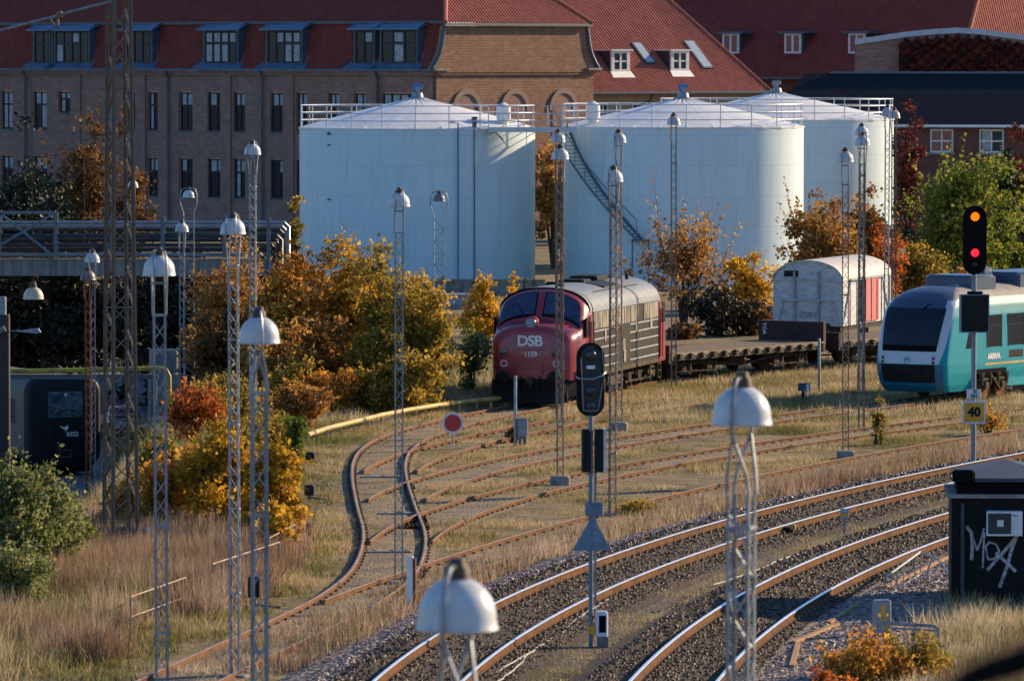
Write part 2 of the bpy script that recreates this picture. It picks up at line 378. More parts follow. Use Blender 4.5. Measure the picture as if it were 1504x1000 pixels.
TK['M1'] = fit([(550,999),(643,936),(732,885),(800,852),(866,828),(980,786),(1061,764),(1104,752),(1224,723.5),(1296,707),(1428,680),(1504,663.5)],
               [(676,993),(749,943),(865,876),(893,860),(1061,798),(1104,783),(1236,747),(1314,726),(1407,705),(1504,684)], (.40,.30), 3)
TK['M2'] = fit([(930,1000),(1004,936),(1047,903),(1110,860),(1233,808),(1396,751.5)], [(1045,999),(1097,944),(1154,899),(1217,863),(1396,785)], (.40,.30), 3)
TK['S1'] = spline([(100,-8.6),(113,-6.45),(120,-5.3),(126,-4.3),(132,-3.45),(138,-2.95),(144,-2.82),(150,-2.9),(157,-3.2),(163,-3.45),(170,-3.7),(176,-3.82),(182,-3.72),(187,-3.3),(192,-2.5),(197,-1.35),(201,-.25),(204.5,.8),(212,2.4),(217,3.5),(221,5.3),(226,8.6),(232,13),(245,23),(290,58)])
TK['S2'] = fit([(453,888),(521,860),(584,840),(686,807),(800,773),(896,746),(950,732),(1061,708),(1104,698),(1239,672),(1446,636),(1504,627)], [], (.14,.14), 3)
TK['S3'] = fit([(545,788),(584,770),(620,755),(680,734),(770,707),(800,702),(890,684),(1061,657),(1104,651),(1239,630),(1404,609),(1504,599)],
               [(632,788),(680,761),(740,737),(818,714),(905,693),(1061,669),(1104,662),(1284,633),(1504,606)], (.14,.14), 4)
TK['S4'] = fit([(537,734),(560,722),(582,713),(603,704),(680,686),(770,665),(854,650),(917,638),(1061,617),(1200,600)],
               [(608,752),(614,735),(635,719),(680,702),(723,692),(785,675),(854,662),(1061,624)], (.14,.14), 3, extra=((206,13.2),(230,26.0)))
TK['S5'] = spline([(168,-3.55),(172,-3.43),(175,-3.18),(178,-2.78),(181,-2.25),(184,-1.6),(187,-.85),(190,0),(200,3.4),(215,10),(230,18)])
def tangent(X, z): return (float(X(z + .3)) - float(X(z - .3))) / .6
def side(X, z, off, h=0):
    s = tangent(X, z); n = math.sqrt(1 + s * s)
    return (float(X(z)) + off / n, z - off * s / n, h)
def heading(X, z): return math.atan(tangent(X, z))
RZ = []
def rail_mesh(X, z0, z1, off, base, hgt, mats, name, parent, step=1.2, label=None):
    # head, web and foot swept along the line
    k = hgt / .16
    prof = [(-.065,0),(.065,0),(.065,.02*k),(.014,.045*k),(.014,.105*k),(.036,.118*k),(.036,.152*k),(.028,.16*k),(-.028,.16*k),(-.036,.152*k),(-.036,.118*k),(-.014,.105*k),(-.014,.045*k),(-.065,.02*k)]
    mb = MB(); rings = []; z = z0; n = len(prof)
    while True:
        s = tangent(X, z); q = math.sqrt(1 + s*s); cx = float(X(z)); b = base(off)
        rings.append([(cx + (off+p)/q, z - (off+p)*s/q, b + h) for p, h in prof])
        if z >= z1: break
        z = min(z1, z + step)
    mb.loft(rings, True)
    for i in range(len(rings)-1):
        for kf in (6, 7, 8): mb.m[i*n + kf] = 1
    o = mb.build(name, mats, parent, 40); return o
def track(key, label, z0, z1, sl0, dz, mains=False, top='rail_top_rusty', group=None, hgt=.12):
    X = TK[key]; t = thing('railway_track', label, 'railway track', (0,0,0), 0, group)
    base = (lambda off: .19 - off * .067) if mains else (lambda off: -.005)
    hg = .16 if mains else hgt
    for off in (-.753, .753):
        rail_mesh(X, z0, z1, off, base, hg, [M['rail_side'] if mains else M['rail_side_yard'], M[top]], 'rail', t)
    mb = MB()
    if mains:
        mb.cham(-1.25, 1.25, -.13, .13, -.10, .0, .02)
        for s in (-.753, .753):
            for d in (-.11, .11): mb.box(s+d-.035, s+d+.035, -.05, .05, 0, .06); mb.box(s+d-.018, s+d+.018, -.018, .018, .06, .095)
    else:
        mb.cham(-1.25, 1.25, -.12, .12, -.12, .0, .02)
        for s in (-.753, .753):
            for d in (-.10, .10): mb.box(s+d-.03, s+d+.03, -.04, .04, 0, .055)
    me = mb.mesh('sleeper', M['sleeper_con'] if mains else M['sleeper_wood'])
    for i in range(100):
        z = sl0 + i * dz
        if z > z1: break
        o = bpy.data.objects.new('sleeper', me); COL.objects.link(o); o.parent = t
        o.location = (float(X(z)), z, .150 if mains else -.004 + .006 * ((i * 7) % 5) / 5)
        o.rotation_euler = (0, .067 if mains else 0, -heading(X, z) + .01 * math.sin(i * 2.3))
    return t
track('M1', 'curved main line track with two polished rails on dark ballast, nearest the rusty sidings', 60, 225, 112.5, .66, True, 'rail_top')
track('M2', 'curved main line track with polished rails passing the black graffitied hut', 60, 200, 112.5, .58, True, 'rail_top')
track('S1', 'rusty siding that runs to the red locomotive and its flat wagons', 60, 300, 124, .86, False, 'rail_top_worn')
track('S2', 'overgrown rusty siding beside the main line, half buried in brown weeds', 131, 220, 134, .8, False, 'rail_top_worn')
track('S3', 'orange rusted siding curving between the red stop disc and the nearest weeds', 147, 228, 150, .62, False, 'rail_top_rusty')
track('S4', 'rusty siding that leads up to the turquoise railcar', 161, 262, 164, .62, False, 'rail_top_worn')
track('S5', 'grass covered siding ending in dry grass beside the red stop disc', 172, 206, 175, .8, False, 'rail_top_rusty')
# turnout pieces: sleeper-deep dark timbers seen between the ladder tracks
for (px, py, lab) in ((575, 811, 'long weathered switch timber nearest the white marker post'), (590, 755, 'dark weathered switch timber between the two leaning rails'), (562, 701, 'pale weathered switch timber below the red stop disc')):
    g = G(px, py, 0); mb = MB(); mb.cham(-.58, .48, -.26, .26, -.05, .05, .02)
    for k in (-.4, 0, .35): mb.box(k-.04, k+.04, -.05, .05, .045, .07)
    o = mb.build('switch_timber', M['concrete']); o.location = g; tag(o, lab, 'switch timber', 'timbers of the siding turnouts')
# ---------------------------------------------------------------- ground sheet
def groundmat():
    m, nt, b = nodes('yard ground'); b.inputs['Roughness'].default_value = .95; b.inputs['Specular IOR Level'].default_value = .2
    v = coords(nt, 'Object')
    c = mixc(nt, ramp(nt, noise(nt, v, .35, 7, .65), [(.40, 0.0), (.60, 1.0)]), (.33,.235,.14), (.16,.125,.065))
    c = mixc(nt, ramp(nt, noise(nt, v, 1.3, 6, .7), [(.50, 0.0), (.66, .85)]), c, (.40,.29,.18))
    c = mixc(nt, ramp(nt, noise(nt, v, .9, 5, .7), [(.52, 0.0), (.60, .9)]), c, (.17,.17,.045))
    c = mixc(nt, ramp(nt, noise(nt, v, 9, 5, .75), [(.46, 0.0), (.62, .55)]), c, (.10,.075,.05))
    nt.links.new(c, b.inputs['Base Color']); bump(nt, b, noise(nt, v, 14, 5, .7), .9, .06); return m
xs = np.r_[-2500, -900, -400, -200, np.arange(-110, 111, 2.0), 200, 400, 900, 2500]
ys = np.r_[-900, -300, -100, 0, 40, 80, np.arange(100, 381, 2.0), 400, 450, 550, 800, 1500, 4000]
gx, gy = np.meshgrid(xs, ys); gzz = gz(gx, gy)
nx = len(xs); vs = np.stack([gx, gy, gzz], -1).reshape(-1, 3)
me = bpy.data.meshes.new('ground')
me.from_pydata([tuple(v) for v in vs], [], [(j*nx+i, j*nx+i+1, (j+1)*nx+i+1, (j+1)*nx+i) for j in range(len(ys)-1) for i in range(nx-1)])
me.materials.append(groundmat()); me.polygons.foreach_set('use_smooth', [True]*len(me.polygons))
gr = bpy.data.objects.new('ground', me); COL.objects.link(gr); structure(gr)
# depot yard floor in the basin
mb = MB(); mb.quad((-60,178,-4.585), (-16,178,-4.585), (-16,328,-4.585), (-60,328,-4.585))
structure(mb.build('depot_road', mat('depot asphalt', (.10,.10,.105), .85, 0, (.07,.07,.075), 1.0, bmp=.3)))
BAL = gravelmat('dark ballast', [(.034,.020,.012),(.068,.041,.024),(.092,.058,.035),(.05,.031,.019)], 15, (.085,.055,.03), .5, .64)
BALL = gravelmat('pale ballast', [(.15,.11,.095),(.24,.185,.165),(.32,.25,.225),(.19,.15,.13)], 12, (.13,.09,.06), .55, .7)
BALO = gravelmat('siding cinders', [(.09,.07,.05),(.15,.115,.08),(.21,.16,.11)], 14, (.26,.19,.105), .38, .55, .8)
def strip(name, X, z0, z1, prof, m, step=2.0):
    mb = MB(); z = z0; rings = []
    while z <= z1:
        rings.append([side(X, z, o, h) for o, h in prof]); z += step
    mb.loft(rings, False, False)
    o = mb.build(name, m, None, 60); return structure(o)
strip('ballast_bed', TK['M1'], 60, 232, [(-2.9,-.08),(-2.0,.17),(-1.3,.255),(1.3,.085),(1.75,.07),(2.3,.02)], BAL)
strip('ballast_bed', TK['M2'], 60, 205, [(-2.3,.02),(-1.8,.2),(-1.3,.25),(1.3,.085),(1.9,.08),(2.6,.02)], BAL)
strip('ballast_shoulder', TK['M1'], 60, 232, [(-3.1,-.05),(-2.75,.07),(-2.05,.19),(-1.75,.22)], BALL)
strip('ballast_shoulder', TK['M2'], 60, 205, [(1.15,.10),(1.7,.115),(2.9,.09),(3.7,.04),(4.6,-.03)], BALL)
MID = gravelmat('mottled track soil', [(.05,.035,.022),(.085,.06,.038),(.12,.09,.058),(.07,.05,.032)], 13, (.15,.115,.062), .42, .58, 1.1)
strip('track_middle', TK['M1'], 60, 205, [(1.9,.06),(2.3,.035),(2.6,.03),(3.4,.035)], MID)
for k, a, b in (('S1',60,236),('S2',136,222),('S3',152,226),('S4',166,240)):
    strip('siding_bed', TK[k], a, b, [(-1.15,-.03),(-.95,.010),(.95,.010),(1.15,-.03)], BALO)
# ---------------------------------------------------------------- loose stones and grass (uncountable)
rg = np.random.default_rng(5)
def Xa(key, z): return TK[key](z)
def slope(key, z): return (TK[key](z + .3) - TK[key](z - .3)) / .6
def lat(key, x, z): s = slope(key, z); return (x - TK[key](z)) / np.sqrt(1 + s*s)
def stones(name, key, z0, z1, o0, o1, hfun, n, smin, smax, m):
    z = rg.uniform(z0, z1, n); o = rg.uniform(o0, o1, n); s = slope(key, z); q = np.sqrt(1 + s*s)
    x = TK[key](z) + o / q; y = z - o * s / q; h = hfun(o)
    r = rg.uniform(smin, smax, n)
    base = np.array([(-1,-1,-.5),(1,-1,-.5),(1,1,-.5),(-1,1,-.5),(-.6,-.6,.7),(.6,-.6,.7),(.6,.6,.7),(-.6,.6,.7)], float)
    ang = rg.uniform(0, 6.28, n); V = np.repeat(base[None], n, 0) * (r[:, None, None] * .5)
    V *= rg.uniform(.55, 1.25, (n, 8, 3)); c, s_ = np.cos(ang)[:, None], np.sin(ang)[:, None]
    vx = V[:, :, 0]*c - V[:, :, 1]*s_; vy = V[:, :, 0]*s_ + V[:, :, 1]*c
    V = np.stack([vx + x[:, None], vy + y[:, None], V[:, :, 2] + h[:, None]], -1)
    idx = np.array([(4,5,6,7),(0,1,5,4),(1,2,6,5),(2,3,7,6),(3,0,4,7)])
    q4 = V[:, idx].reshape(-1, 3); t = np.repeat(rg.uniform(0, 1, n), 5)
    o_ = bpy.data.objects.new(name, fastmesh(name, q4, 4, m, t)); COL.objects.link(o_); tag(o_, kind='stuff'); return o_
def tintmat(name, stops): return leafmat(name, stops, 0)
STD = tintmat('dark stones', [(.032,.019,.011),(.062,.038,.023),(.092,.058,.036),(.135,.09,.058)])
STL = tintmat('pale stones', [(.11,.08,.07),(.20,.15,.13),(.30,.235,.21),(.42,.34,.31)])
tag(stones('loose_ballast', 'M1', 112, 190, -1.7, 1.6, lambda o: .175 - o*.065, 13000, .04, .075, STD), 'dark brown crushed stone between the main line rails', 'gravel')
tag(stones('loose_ballast', 'M2', 112, 180, -1.7, 1.4, lambda o: .175 - o*.065, 11000, .04, .075, STD), 'dark crushed stone on the track by the hut', 'gravel')
tag(stones('loose_gravel', 'M1', 112, 200, -3.0, -1.55, lambda o: np.where(o < -2.05, .18 + (o+2.05)*.2, .21), 15000, .05, .12, STL), 'pale grey stone shoulder along the far main line', 'gravel')
tag(stones('loose_gravel', 'M2', 112, 180, 1.35, 4.3, lambda o: .10 - np.maximum(o-2.4, 0)*.05, 20000, .05, .12, STL), 'pinkish grey stone shoulder beside the nearer main line', 'gravel')
tag(stones('loose_gravel', 'M1', 112, 185, 1.6, 3.6, lambda o: .02 + 0*o, 5000, .04, .10, STD), 'scattered stones between the two main lines', 'gravel')
def vnoise(x, y, s, seed):
    # smooth value noise
    r = np.random.default_rng(seed).uniform(0, 1, (128, 128)); u = x / s + 31.7; v = y / s + 17.3
    i = np.floor(u).astype(int); j = np.floor(v).astype(int); fu = u - i; fv = v - j; fu = fu*fu*(3-2*fu); fv = fv*fv*(3-2*fv)
    g = lambda a, b: r[a % 128, b % 128]
    return (g(i,j)*(1-fu)+g(i+1,j)*fu)*(1-fv) + (g(i,j+1)*(1-fu)+g(i+1,j+1)*fu)*fv
def fbm(x, y, s, seed): return .55*vnoise(x,y,s,seed) + .3*vnoise(x,y,s/2.3,seed+1) + .15*vnoise(x,y,s/5.1,seed+2)
def grass(name, label, n, zone, m, hr, w, blades=9, spread=.13, seed=1, lean=.35, z0=113, z1=236, tshift=None):
    g = np.random.default_rng(seed)
    y = g.uniform(z0, z1, n * 4); x = g.uniform(-1, 1, n * 4) * (.0836 * z1 + 2)
    ok = np.abs(x) < .0836 * y + 2; x, y = x[ok], y[ok]
    d, hs = zone(x, y); ok = g.uniform(0, 1, len(x)) < d; x, y, hs = x[ok][:n], y[ok][:n], hs[ok][:n]
    k = len(x); hc = hs * g.uniform(.6, 1.25, k); tint = np.clip(fbm(x, y, 2.2, seed+40) * 1.5 - .25 + (tshift(x, y) if tshift else 0), 0, 1)
    X_ = np.repeat(x, blades) + g.normal(0, spread, k*blades); Y_ = np.repeat(y, blades) + g.normal(0, spread, k*blades)
    H = np.repeat(hc, blades) * g.uniform(hr[0], hr[1], k*blades); a = g.uniform(0, 6.28, k*blades)
    lx = g.normal(0, lean, k*blades) * H; ly = g.normal(0, lean, k*blades) * H; Z = gz(X_, Y_)
    ww = w * g.uniform(.6, 1.4, k*blades) / 2; cx, cy = np.cos(a)*ww, np.sin(a)*ww
    v = np.stack([np.stack([X_-cx, Y_-cy, Z-.02], -1), np.stack([X_+cx, Y_+cy, Z-.02], -1), np.stack([X_+lx, Y_+ly, Z+H], -1)], 1).reshape(-1, 3)
    t = np.clip(np.repeat(tint, blades) + g.normal(0, .16, k*blades), 0, 1)
    o = bpy.data.objects.new(name, fastmesh(name, v, 3, m, t)); COL.objects.link(o); return tag(o, label, 'grass', kind='stuff')
def offtracks(x, y, w=.95, only=('S1','S2','S3','S4','S5')):
    d = np.ones_like(x)
    for k in only:
        z0, z1 = {'S1':(60,300),'S2':(140,230),'S3':(154,230),'S4':(168,240),'S5':(176,206)}[k]
        l = np.abs(lat(k, x, y)); dd = np.where(l < .6, .45, np.where(l < w, .15, 1.0)); dd = np.where((y < z0) | (y > z1), 1, dd); d = d * dd
    return d
def z_short(x, y):
    d = offtracks(x, y); l1 = lat('M1', x, y); d = np.where(l1 > -3.1, 0, d)
    p = fbm(x, y, 3.5, 11); d = d * np.clip((p - .42) * 7, .04, 1); h = .05 + .16 * fbm(x, y, 2.0, 15) ** 2 * 2
    d = np.where(gz(x, y) < -.4, 0, d); return d, h * np.where(offtracks(x, y, 1.35) < .6, .5, 1)
grass('short_grass', 'short dry grass over the sidings', 42000, z_short, L['grassgreen'], (.5, 1.2), .022, 8, .16, 3, lean=.55, tshift=lambda x, y: .22 - .6*np.clip((fbm(x, y, 2.6, 19)-.52)*6, 0, 1))
def z_left(x, y):
    l = lat('S1', x, y); d = np.where(l < -1.15, np.clip((-1.15 - l) * 2, 0, 1), 0); d = np.where(gz(x, y) < -.6, 0, d)
    d = d * np.clip((fbm(x, y, 2.0, 51) - .2) * 4, .15, 1) * np.where(y > 215, .3, 1)
    h = .18 + .55 * sstep(-1.6, -4.5, l) * (.5 + fbm(x, y, 1.6, 53)); h = np.where(y > 150, h * .6, h); return d, h
grass('tall_grass', 'tall straw coloured grass on the bank to the left', 17000, z_left, L['straw'], (.5, 1.15), .03, 11, .16, 5, tshift=lambda x, y: -.45*(1-sstep(1.2, 3.2, -lat('S1', x, y))) - .35*np.clip((fbm(x, y, 1.7, 57)-.5)*5, 0, 1))
def z_leftbrown(x, y):
    l = lat('S1', x, y); d = np.where((l < -2.2) & (y < 152) & (y > 118), 1, 0) * np.clip((fbm(x, y, 4, 61) - .38 + .25*sstep(124, 136, y)) * 6, 0, 1); d = np.where(gz(x, y) < -.6, 0, d); return d, .75 + 0*x
grass('reddish_weeds', 'reddish brown weed stems on the bank to the left', 12000, z_leftbrown, L['weedbrown'], (.5, 1.2), .026, 12, .16, 8, lean=.18, z0=118, z1=156)
def z_mid(x, y):
    l1 = lat('M1', x, y); l2 = lat('S2', x, y)
    d = np.where((l1 < -2.6) & (l2 > -.2), 1, 0) * np.clip((fbm(x, y, 2.5, 71) - .25) * 5, 0.1, 1); h = .22 + .55 * fbm(x, y, 3.0, 75) * sstep(.3, 1.6, l2); return d, h
grass('brown_weeds', 'brown withered weeds between siding and main line', 8500, z_mid, L['weedbrown'], (.45, 1.2), .026, 11, .17, 9, lean=.22, z0=116, z1=215)
grass('pale_weeds', 'pale dry grass between siding and main line', 6000, lambda x, y: (z_mid(x, y)[0] * np.clip((fbm(x, y, 4, 81) - .4) * 6, 0, 1), z_mid(x, y)[1] * .9), L['straw'], (.5, 1.2), .026, 12, .15, 10, z0=116, z1=215)
def z_right(x, y):
    l = lat('M2', x, y); d = np.where(l > 3.4, 1, 0) * np.clip((l - 3.2) * .8, 0, 1) * np.where((x > XZ(1300,120)) & (x < XZ(1390,120)) & (y < 122.2) & (y > 118), .12, 1) * np.clip((fbm(x, y, 1.6, 91) - .22) * 5, .1, 1); return d, .16 + .55 * fbm(x, y, 1.5, 93) ** 1.5
grass('hut_grass', 'tan tall grass round the black hut', 9000, z_right, L['straw'], (.5, 1.2), .026, 12, .14, 12, z0=108, z1=150)
def z_mains(x, y):
    l = lat('M1', x, y); l2 = lat('M2', x, y); d = np.where((l > 1.5) & (l2 < -1.4), 1, 0) * np.clip((fbm(x, y, 2.2, 101) - .42) * 6, 0, 1); return d, .10 + .12*fbm(x, y, 2, 103)
grass('sparse_grass', 'sparse tufts between the two main lines', 9000, z_mains, L['grassgreen'], (.4, 1.2), .022, 9, .14, 14, z0=112, z1=190, tshift=lambda x, y: .1 + 0*x)
def z_far(x, y):
    d = offtracks(x, y) * np.where(gz(x, y) < -.4, 0, 1); l = lat('S1', x, y); d = np.where((y > 196) & (l > 1.6) | (y > 225) & (l > -4) , d, 0); return d * np.clip((fbm(x, y, 3, 111) - .2) * 4, .1, 1), .13 + .24 * fbm(x, y, 2.5, 113)
grass('far_dry_grass', 'dry grass in front of the wagons', 9000, z_far, L['straw'], (.5, 1.2), .034, 9, .18, 16, z0=196, z1=262)
# ---------------------------------------------------------------- lamp masts
def lamp_head(root, zt, shade, cap_m='capdark', scale=1.0, arms=True, ang=0.0, sep=.26):
    # zt: top of the dome in the thing's local frame
    mb = MB(); r = .235 * scale; prof = []
    for i in range(11):
        a = math.pi/2 * i / 10; prof.append((max(.03, r*math.sin(a)), zt - r*1.06*(1-math.cos(a))))
    prof.append((r*1.02, zt - r*1.06 - .035*scale)); prof.append((r*1.06, zt - r*1.06 - .06*scale))
    inn = [(max(.02, q*.95), z - .012) for q, z in prof][::-1]
    mb.lathe(prof[::-1][::-1] + inn, 28)
    s = mb.build('lamp_shade', M[shade], root, 50)
    mb = MB(); mb.lathe([(.001, zt+.11*scale), (.045*scale, zt+.11*scale), (.055*scale, zt+.07*scale), (.075*scale, zt+.05*scale), (.08*scale, zt-.015), (.001, zt-.02)], 14)
    mb.box(-.10*scale, .10*scale, -.018, .018, zt+.05*scale, zt+.075*scale)
    mb.build('lamp_cap', M[cap_m], root, 40)
    mb = MB(); mb.sphere((0, 0, zt - .22*scale), .075*scale, 10, 6, 1.3); mb.build('bulb', M['bulb'], root, 60)
def lamp_mast(px, ytop, w, label, metal='galv', rot=90, shade='enamel', zbase=None, side_=.19, Z=None, vee=False):
    Z = Z or F * .47 / w; X = XZ(px, Z); ztop = P(px, ytop, Z)[2] - .10
    zb = float(gz(X, Z)) if zbase is None else zbase
    H = ztop - zb; t = thing('lamp_mast', label, 'yard lamp', (X, Z, zb), R(rot), 'lattice yard lamps'); t.rotation_euler = (.004*math.sin(px), .005*math.cos(px*1.7), R(rot))
    lamp_head(t, H, shade)
    m = M[metal]; a = side_ / 2; zl = H - .88
    # arms: loop from the cap out over the dome and down to the lattice head
    for s in (-1, 1):
        mb = MB()
        if vee:
            pts = [(s*.03, 0, H+.07), (s*.12, 0, H+.055), (s*.215, 0, H-.03), (s*.272, 0, H-.17), (s*.275, 0, H-.34), (s*.235, 0, H-.43)]
            mb.tube(pts, .016, 6)
            for q in (-1, 1): mb.tube([(s*.24, 0, H-.40), (s*a*1.25, q*a*.85, H-.72), (s*a, q*a, zl)], .015, 5)
        else:
            for q in (-1, 1):
                mb.tube([(s*.03, q*.02, H+.07), (s*.11, q*a*.8, H+.05), (s*.215, q*a, H-.05), (s*.262, q*a, H-.19), (s*.262, q*a, H-.36), (s*a*1.25, q*a, H-.7), (s*a, q*a, zl)], .015, 6)
            mb.tube([(s*.24, -a, H-.42), (s*.24, a, H-.42)], .012, 5)
        mb.build('lamp_arm', m, t, 40)
    mb = MB(); w_ = .026
    for sx in (-1, 1):
        for sy in (-1, 1):
            mb.box(sx*a - (w_ if sx > 0 else 0), sx*a + (0 if sx > 0 else w_), sy*a-.004 if sy>0 else sy*a, sy*a if sy>0 else sy*a+.004, 0, zl)
            mb.box(sx*a-.004 if sx>0 else sx*a, sx*a if sx>0 else sx*a+.004, sy*a - (w_ if sy > 0 else 0) , sy*a + (0 if sy > 0 else w_), 0, zl)
    z = .3; k = 0; p = .29; zz = []
    while z + p < zl:
        for f in range(4):
            ca, sa = [(1,0),(0,1),(-1,0),(0,-1)][f]
            q0 = -1 if (k + f) % 2 else 1
            def pt(u, h): return (ca*a*.97 - sa*u*a, sa*a*.97 + ca*u*a, h)
            mb.bar(pt(q0, z), pt(-q0, z+p), .014)
        z += p; k += 1
    for h in np.arange(1.6, zl + .2, 1.6):
        h = min(h, zl - .02)
        for f in range(4):
            ca, sa = [(1,0),(0,1),(-1,0),(0,-1)][f]
            mb.bar((ca*a-sa*a, sa*a+ca*a, h), (ca*a+sa*a, sa*a-ca*a, h), .02, .03)
    mb.build('lattice_mast', m, t)
    mb = MB(); mb.cham(-.26, .26, -.26, .26, -.3, .26 if px in (823, 910, 1243) else .06, .04); mb.build('footing', M['concrete'], t)
    return t
LM = [
 (672, 822, 117, 'white domed yard lamp nearest the camera, large and blurred against the rails', 'galv', 72, None),
 (1083, 548, 86, 'large white dome lamp whose blurred mast crosses both main line tracks', 'galv', 70, None),
 (380, 452, 59, 'grey stained dome lamp in front of the yellow maples, dirtiest of the left masts', 'galv', 100, None),
 (237, 364, 46.5, 'white dome lamp standing between the lattice tower and the yellow bushes', 'galv', 97, None),
 (344, 312, 36.5, 'white dome lamp on slim mast between the reddish shrub and the stained dome lamp', 'galv', 82, None),
 (585, 276, 31, 'white dome lamp before the left tank, its foot beside the white marker post', 'galv', 93, None),
 (900, 243, 27, 'larger of two white dome lamps above the back of the black signal head', 'galv_rust', 79, None),
 (823, 212, 25.2, 'lower of two stacked lamp domes, on the rusty mast before the locomotive nose', 'galv_rust', 86, None),
 (821, 190, 21.5, 'upper of two lamp domes above one another, close to the gangway between tanks', 'galv_rust', 97, None),
 (910, 190, 22, 'smaller white dome lamp beside the locomotive roof, just behind a larger one', 'galv_rust', 82, None),
 (990, 166, 19.8, 'white dome lamp before the middle tank, mast at the rear of the locomotive', 'galv_rust', 93, None),
 (371, 206, 24, 'small white dome lamp high against the dark brick facade', 'galv', 79, None),
 (1243, 217, 23.7, 'lone white dome lamp just left of a tight pair, before the right tank', 'galv_rust', 86, None),
 (1266, 194, 22, 'lower dome of the tight lamp pair in front of the right tank', 'galv_rust', 97, None),
 (1264, 181, 20, 'upper dome of the tight pair in front of the right tank', 'galv', 82, None),
 (1313, 158, 17.8, 'white dome lamp at the right edge of the farthest tank, nearer of two there', 'galv_rust', 93, None),
 (1302, 154, 17.2, 'white dome lamp partly hidden at the right edge of the farthest tank', 'galv', 79, None),
 (267, 323, 19.6, 'short white dome lamp in front of the pipe bridge', 'galv', 86, None),
 (135, 366, 21.8, 'short white dome lamp in front of the concrete beam, left of the lattice tower', 'galv', 97, None),
 (130, 392, 22, 'grey unlit dome lamp on a brown rusty mast left of the lattice tower', 'ruststeel', 82, 'enamel_grey'),
 (195, 262, 15.5, 'tiny white dome lamp just right of the lattice tower in front of the facade', 'galv', 93, None),
]
for px, yt, w, lab, me_, rot, shd in LM: lamp_mast(px, yt, w, lab, me_, rot, shd or 'enamel', vee=px in (672, 1083, 380))
def lyre_lamp(px, ytop, w, label, shade, Z):
    X = XZ(px, Z); zt = P(px, ytop, Z)[2]; zb = float(gz(X, Z)); H = zt - zb
    t = thing('lyre_lamp', label, 'yard lamp', (X, Z, zb), R(8), 'lamps in forked frames')
    sc = w / F * Z / .47; lamp_head(t, H, shade, 'capdark', sc); r = .30 * sc + .04
    mb = MB()
    for s in (-1, 1):
        mb.tube([(s*.05, 0, H+.08), (s*r*.8, 0, H+.03), (s*r, 0, H-.2), (s*r*1.0, 0, H-.55), (s*r*.62, 0, H-.95), (s*r*.62, 0, 0)], .022, 6)
    z = .3; k = 0; a = r*.62
    while z < H - 1.2:
        q = -1 if k % 2 else 1; mb.bar((q*a, 0, z), (-q*a, 0, z+.5), .02); mb.bar((-a, 0, z), (a, 0, z), .02); z += .5; k += 1
    mb.build('forked_mast', M['galv'], t, 40); return t
lyre_lamp(277, 279, 17, 'white dome lamp hung in a forked frame against the dark facade', 'enamel', 250)
lyre_lamp(645, 284, 17.5, 'grey dome lamp hung in a forked frame in front of the left tank', 'enamel_grey', 262)
# ---------------------------------------------------------------- lattice tower with boom and hanging lamp
Zt = 143.0; tx = XZ(176, Zt); tw = thing('lattice_tower', 'tall dark steel lattice tower with weathered brown legs on the left', 'lattice tower', (tx, Zt, 0), R(24))
mb = MB(); Ht = 16.0
def tside(z): return (.31 - .13 * z / Ht)
legs = []
for sx in (-1, 1):
    for sy in (-1, 1):
        p0 = Vector((sx*tside(0), sy*tside(0), 0)); p1 = Vector((sx*tside(Ht), sy*tside(Ht), Ht)); mb.bar(p0, p1, .10, .016); mb.bar(p0, p1, .016, .10)
mb.build('tower_legs', M['darksteel'], tw)
mb = MB(); z = .9; k = 0
while z < Ht - .5:
    p = .5
    for f in range(4):
        ca, sa = [(1,0),(0,1),(-1,0),(0,-1)][f]; q = -1 if (k % 3) else 1
        a0 = tside(z); a1 = tside(z+p)
        mb.bar((ca*a0 - sa*q*a0, sa*a0 + ca*q*a0, z), (ca*a1 + sa*q*a1, sa*a1 - ca*q*a1, z+p), .06, .014)
        if k % 5 == 0: mb.bar((ca*a0 - sa*a0, sa*a0 + ca*a0, z), (ca*a0 + sa*a0, sa*a0 - ca*a0, z), .03, .012)
    z += p; k += 1
mb.build('tower_bracing', M['darksteel'], tw)
mb = MB(); mb.box(-.46, .46, -.42, -.36, .62, .74); mb.box(-.46, .46, .36, .42, .62, .74); mb.build('base_girder', mat('blue grey girder', (.05,.07,.10), .6), tw)
mb = MB(); mb.cham(.47, .58, -.44, -.34, .6, .76, .02); mb.build('junction_box', M['white'], tw)
b0 = Vector(P(-60, 62, Zt)); b1 = Vector(P(162, 3, Zt)); inv = Matrix.Rotation(-R(24), 4, 'Z') @ Matrix.Translation((-tx, -Zt, 0))
mb = MB(); mb.tube([inv @ b0, inv @ Vector(P(0, 45, Zt)), inv @ Vector(P(75, 26, Zt)), inv @ Vector(P(110, 16, Zt)), inv @ b1], .035, 8)
mb.build('span_rod', M['galv'], tw, 40)
mb = MB(); q = inv @ Vector(P(84, 24, Zt)); q2 = inv @ Vector(P(86, 38, Zt)); mb.cyl(q, q2, .03, 8); mb.tube([inv @ Vector(P(72, 27, Zt)), inv @ Vector(P(80, 37, Zt)), q2], .018, 6); mb.sphere(inv @ Vector(P(88, 22, Zt)), .09, 10, 6)
mb.build('insulator', M['darksteel'], tw, 40)
hx = P(49, 420, Zt); hl = thing('hanging_lamp', 'cream domed lamp hanging on a long wire below the span rod', 'hanging lamp', (hx[0], hx[1], hx[2]), R(0))
mb = MB(); r = .235; prof = [(max(.03, r*math.sin(math.pi/2*i/10)), -.02 - r*1.05*(1-math.cos(math.pi/2*i/10))) for i in range(11)] + [(r*1.04, -.30)]
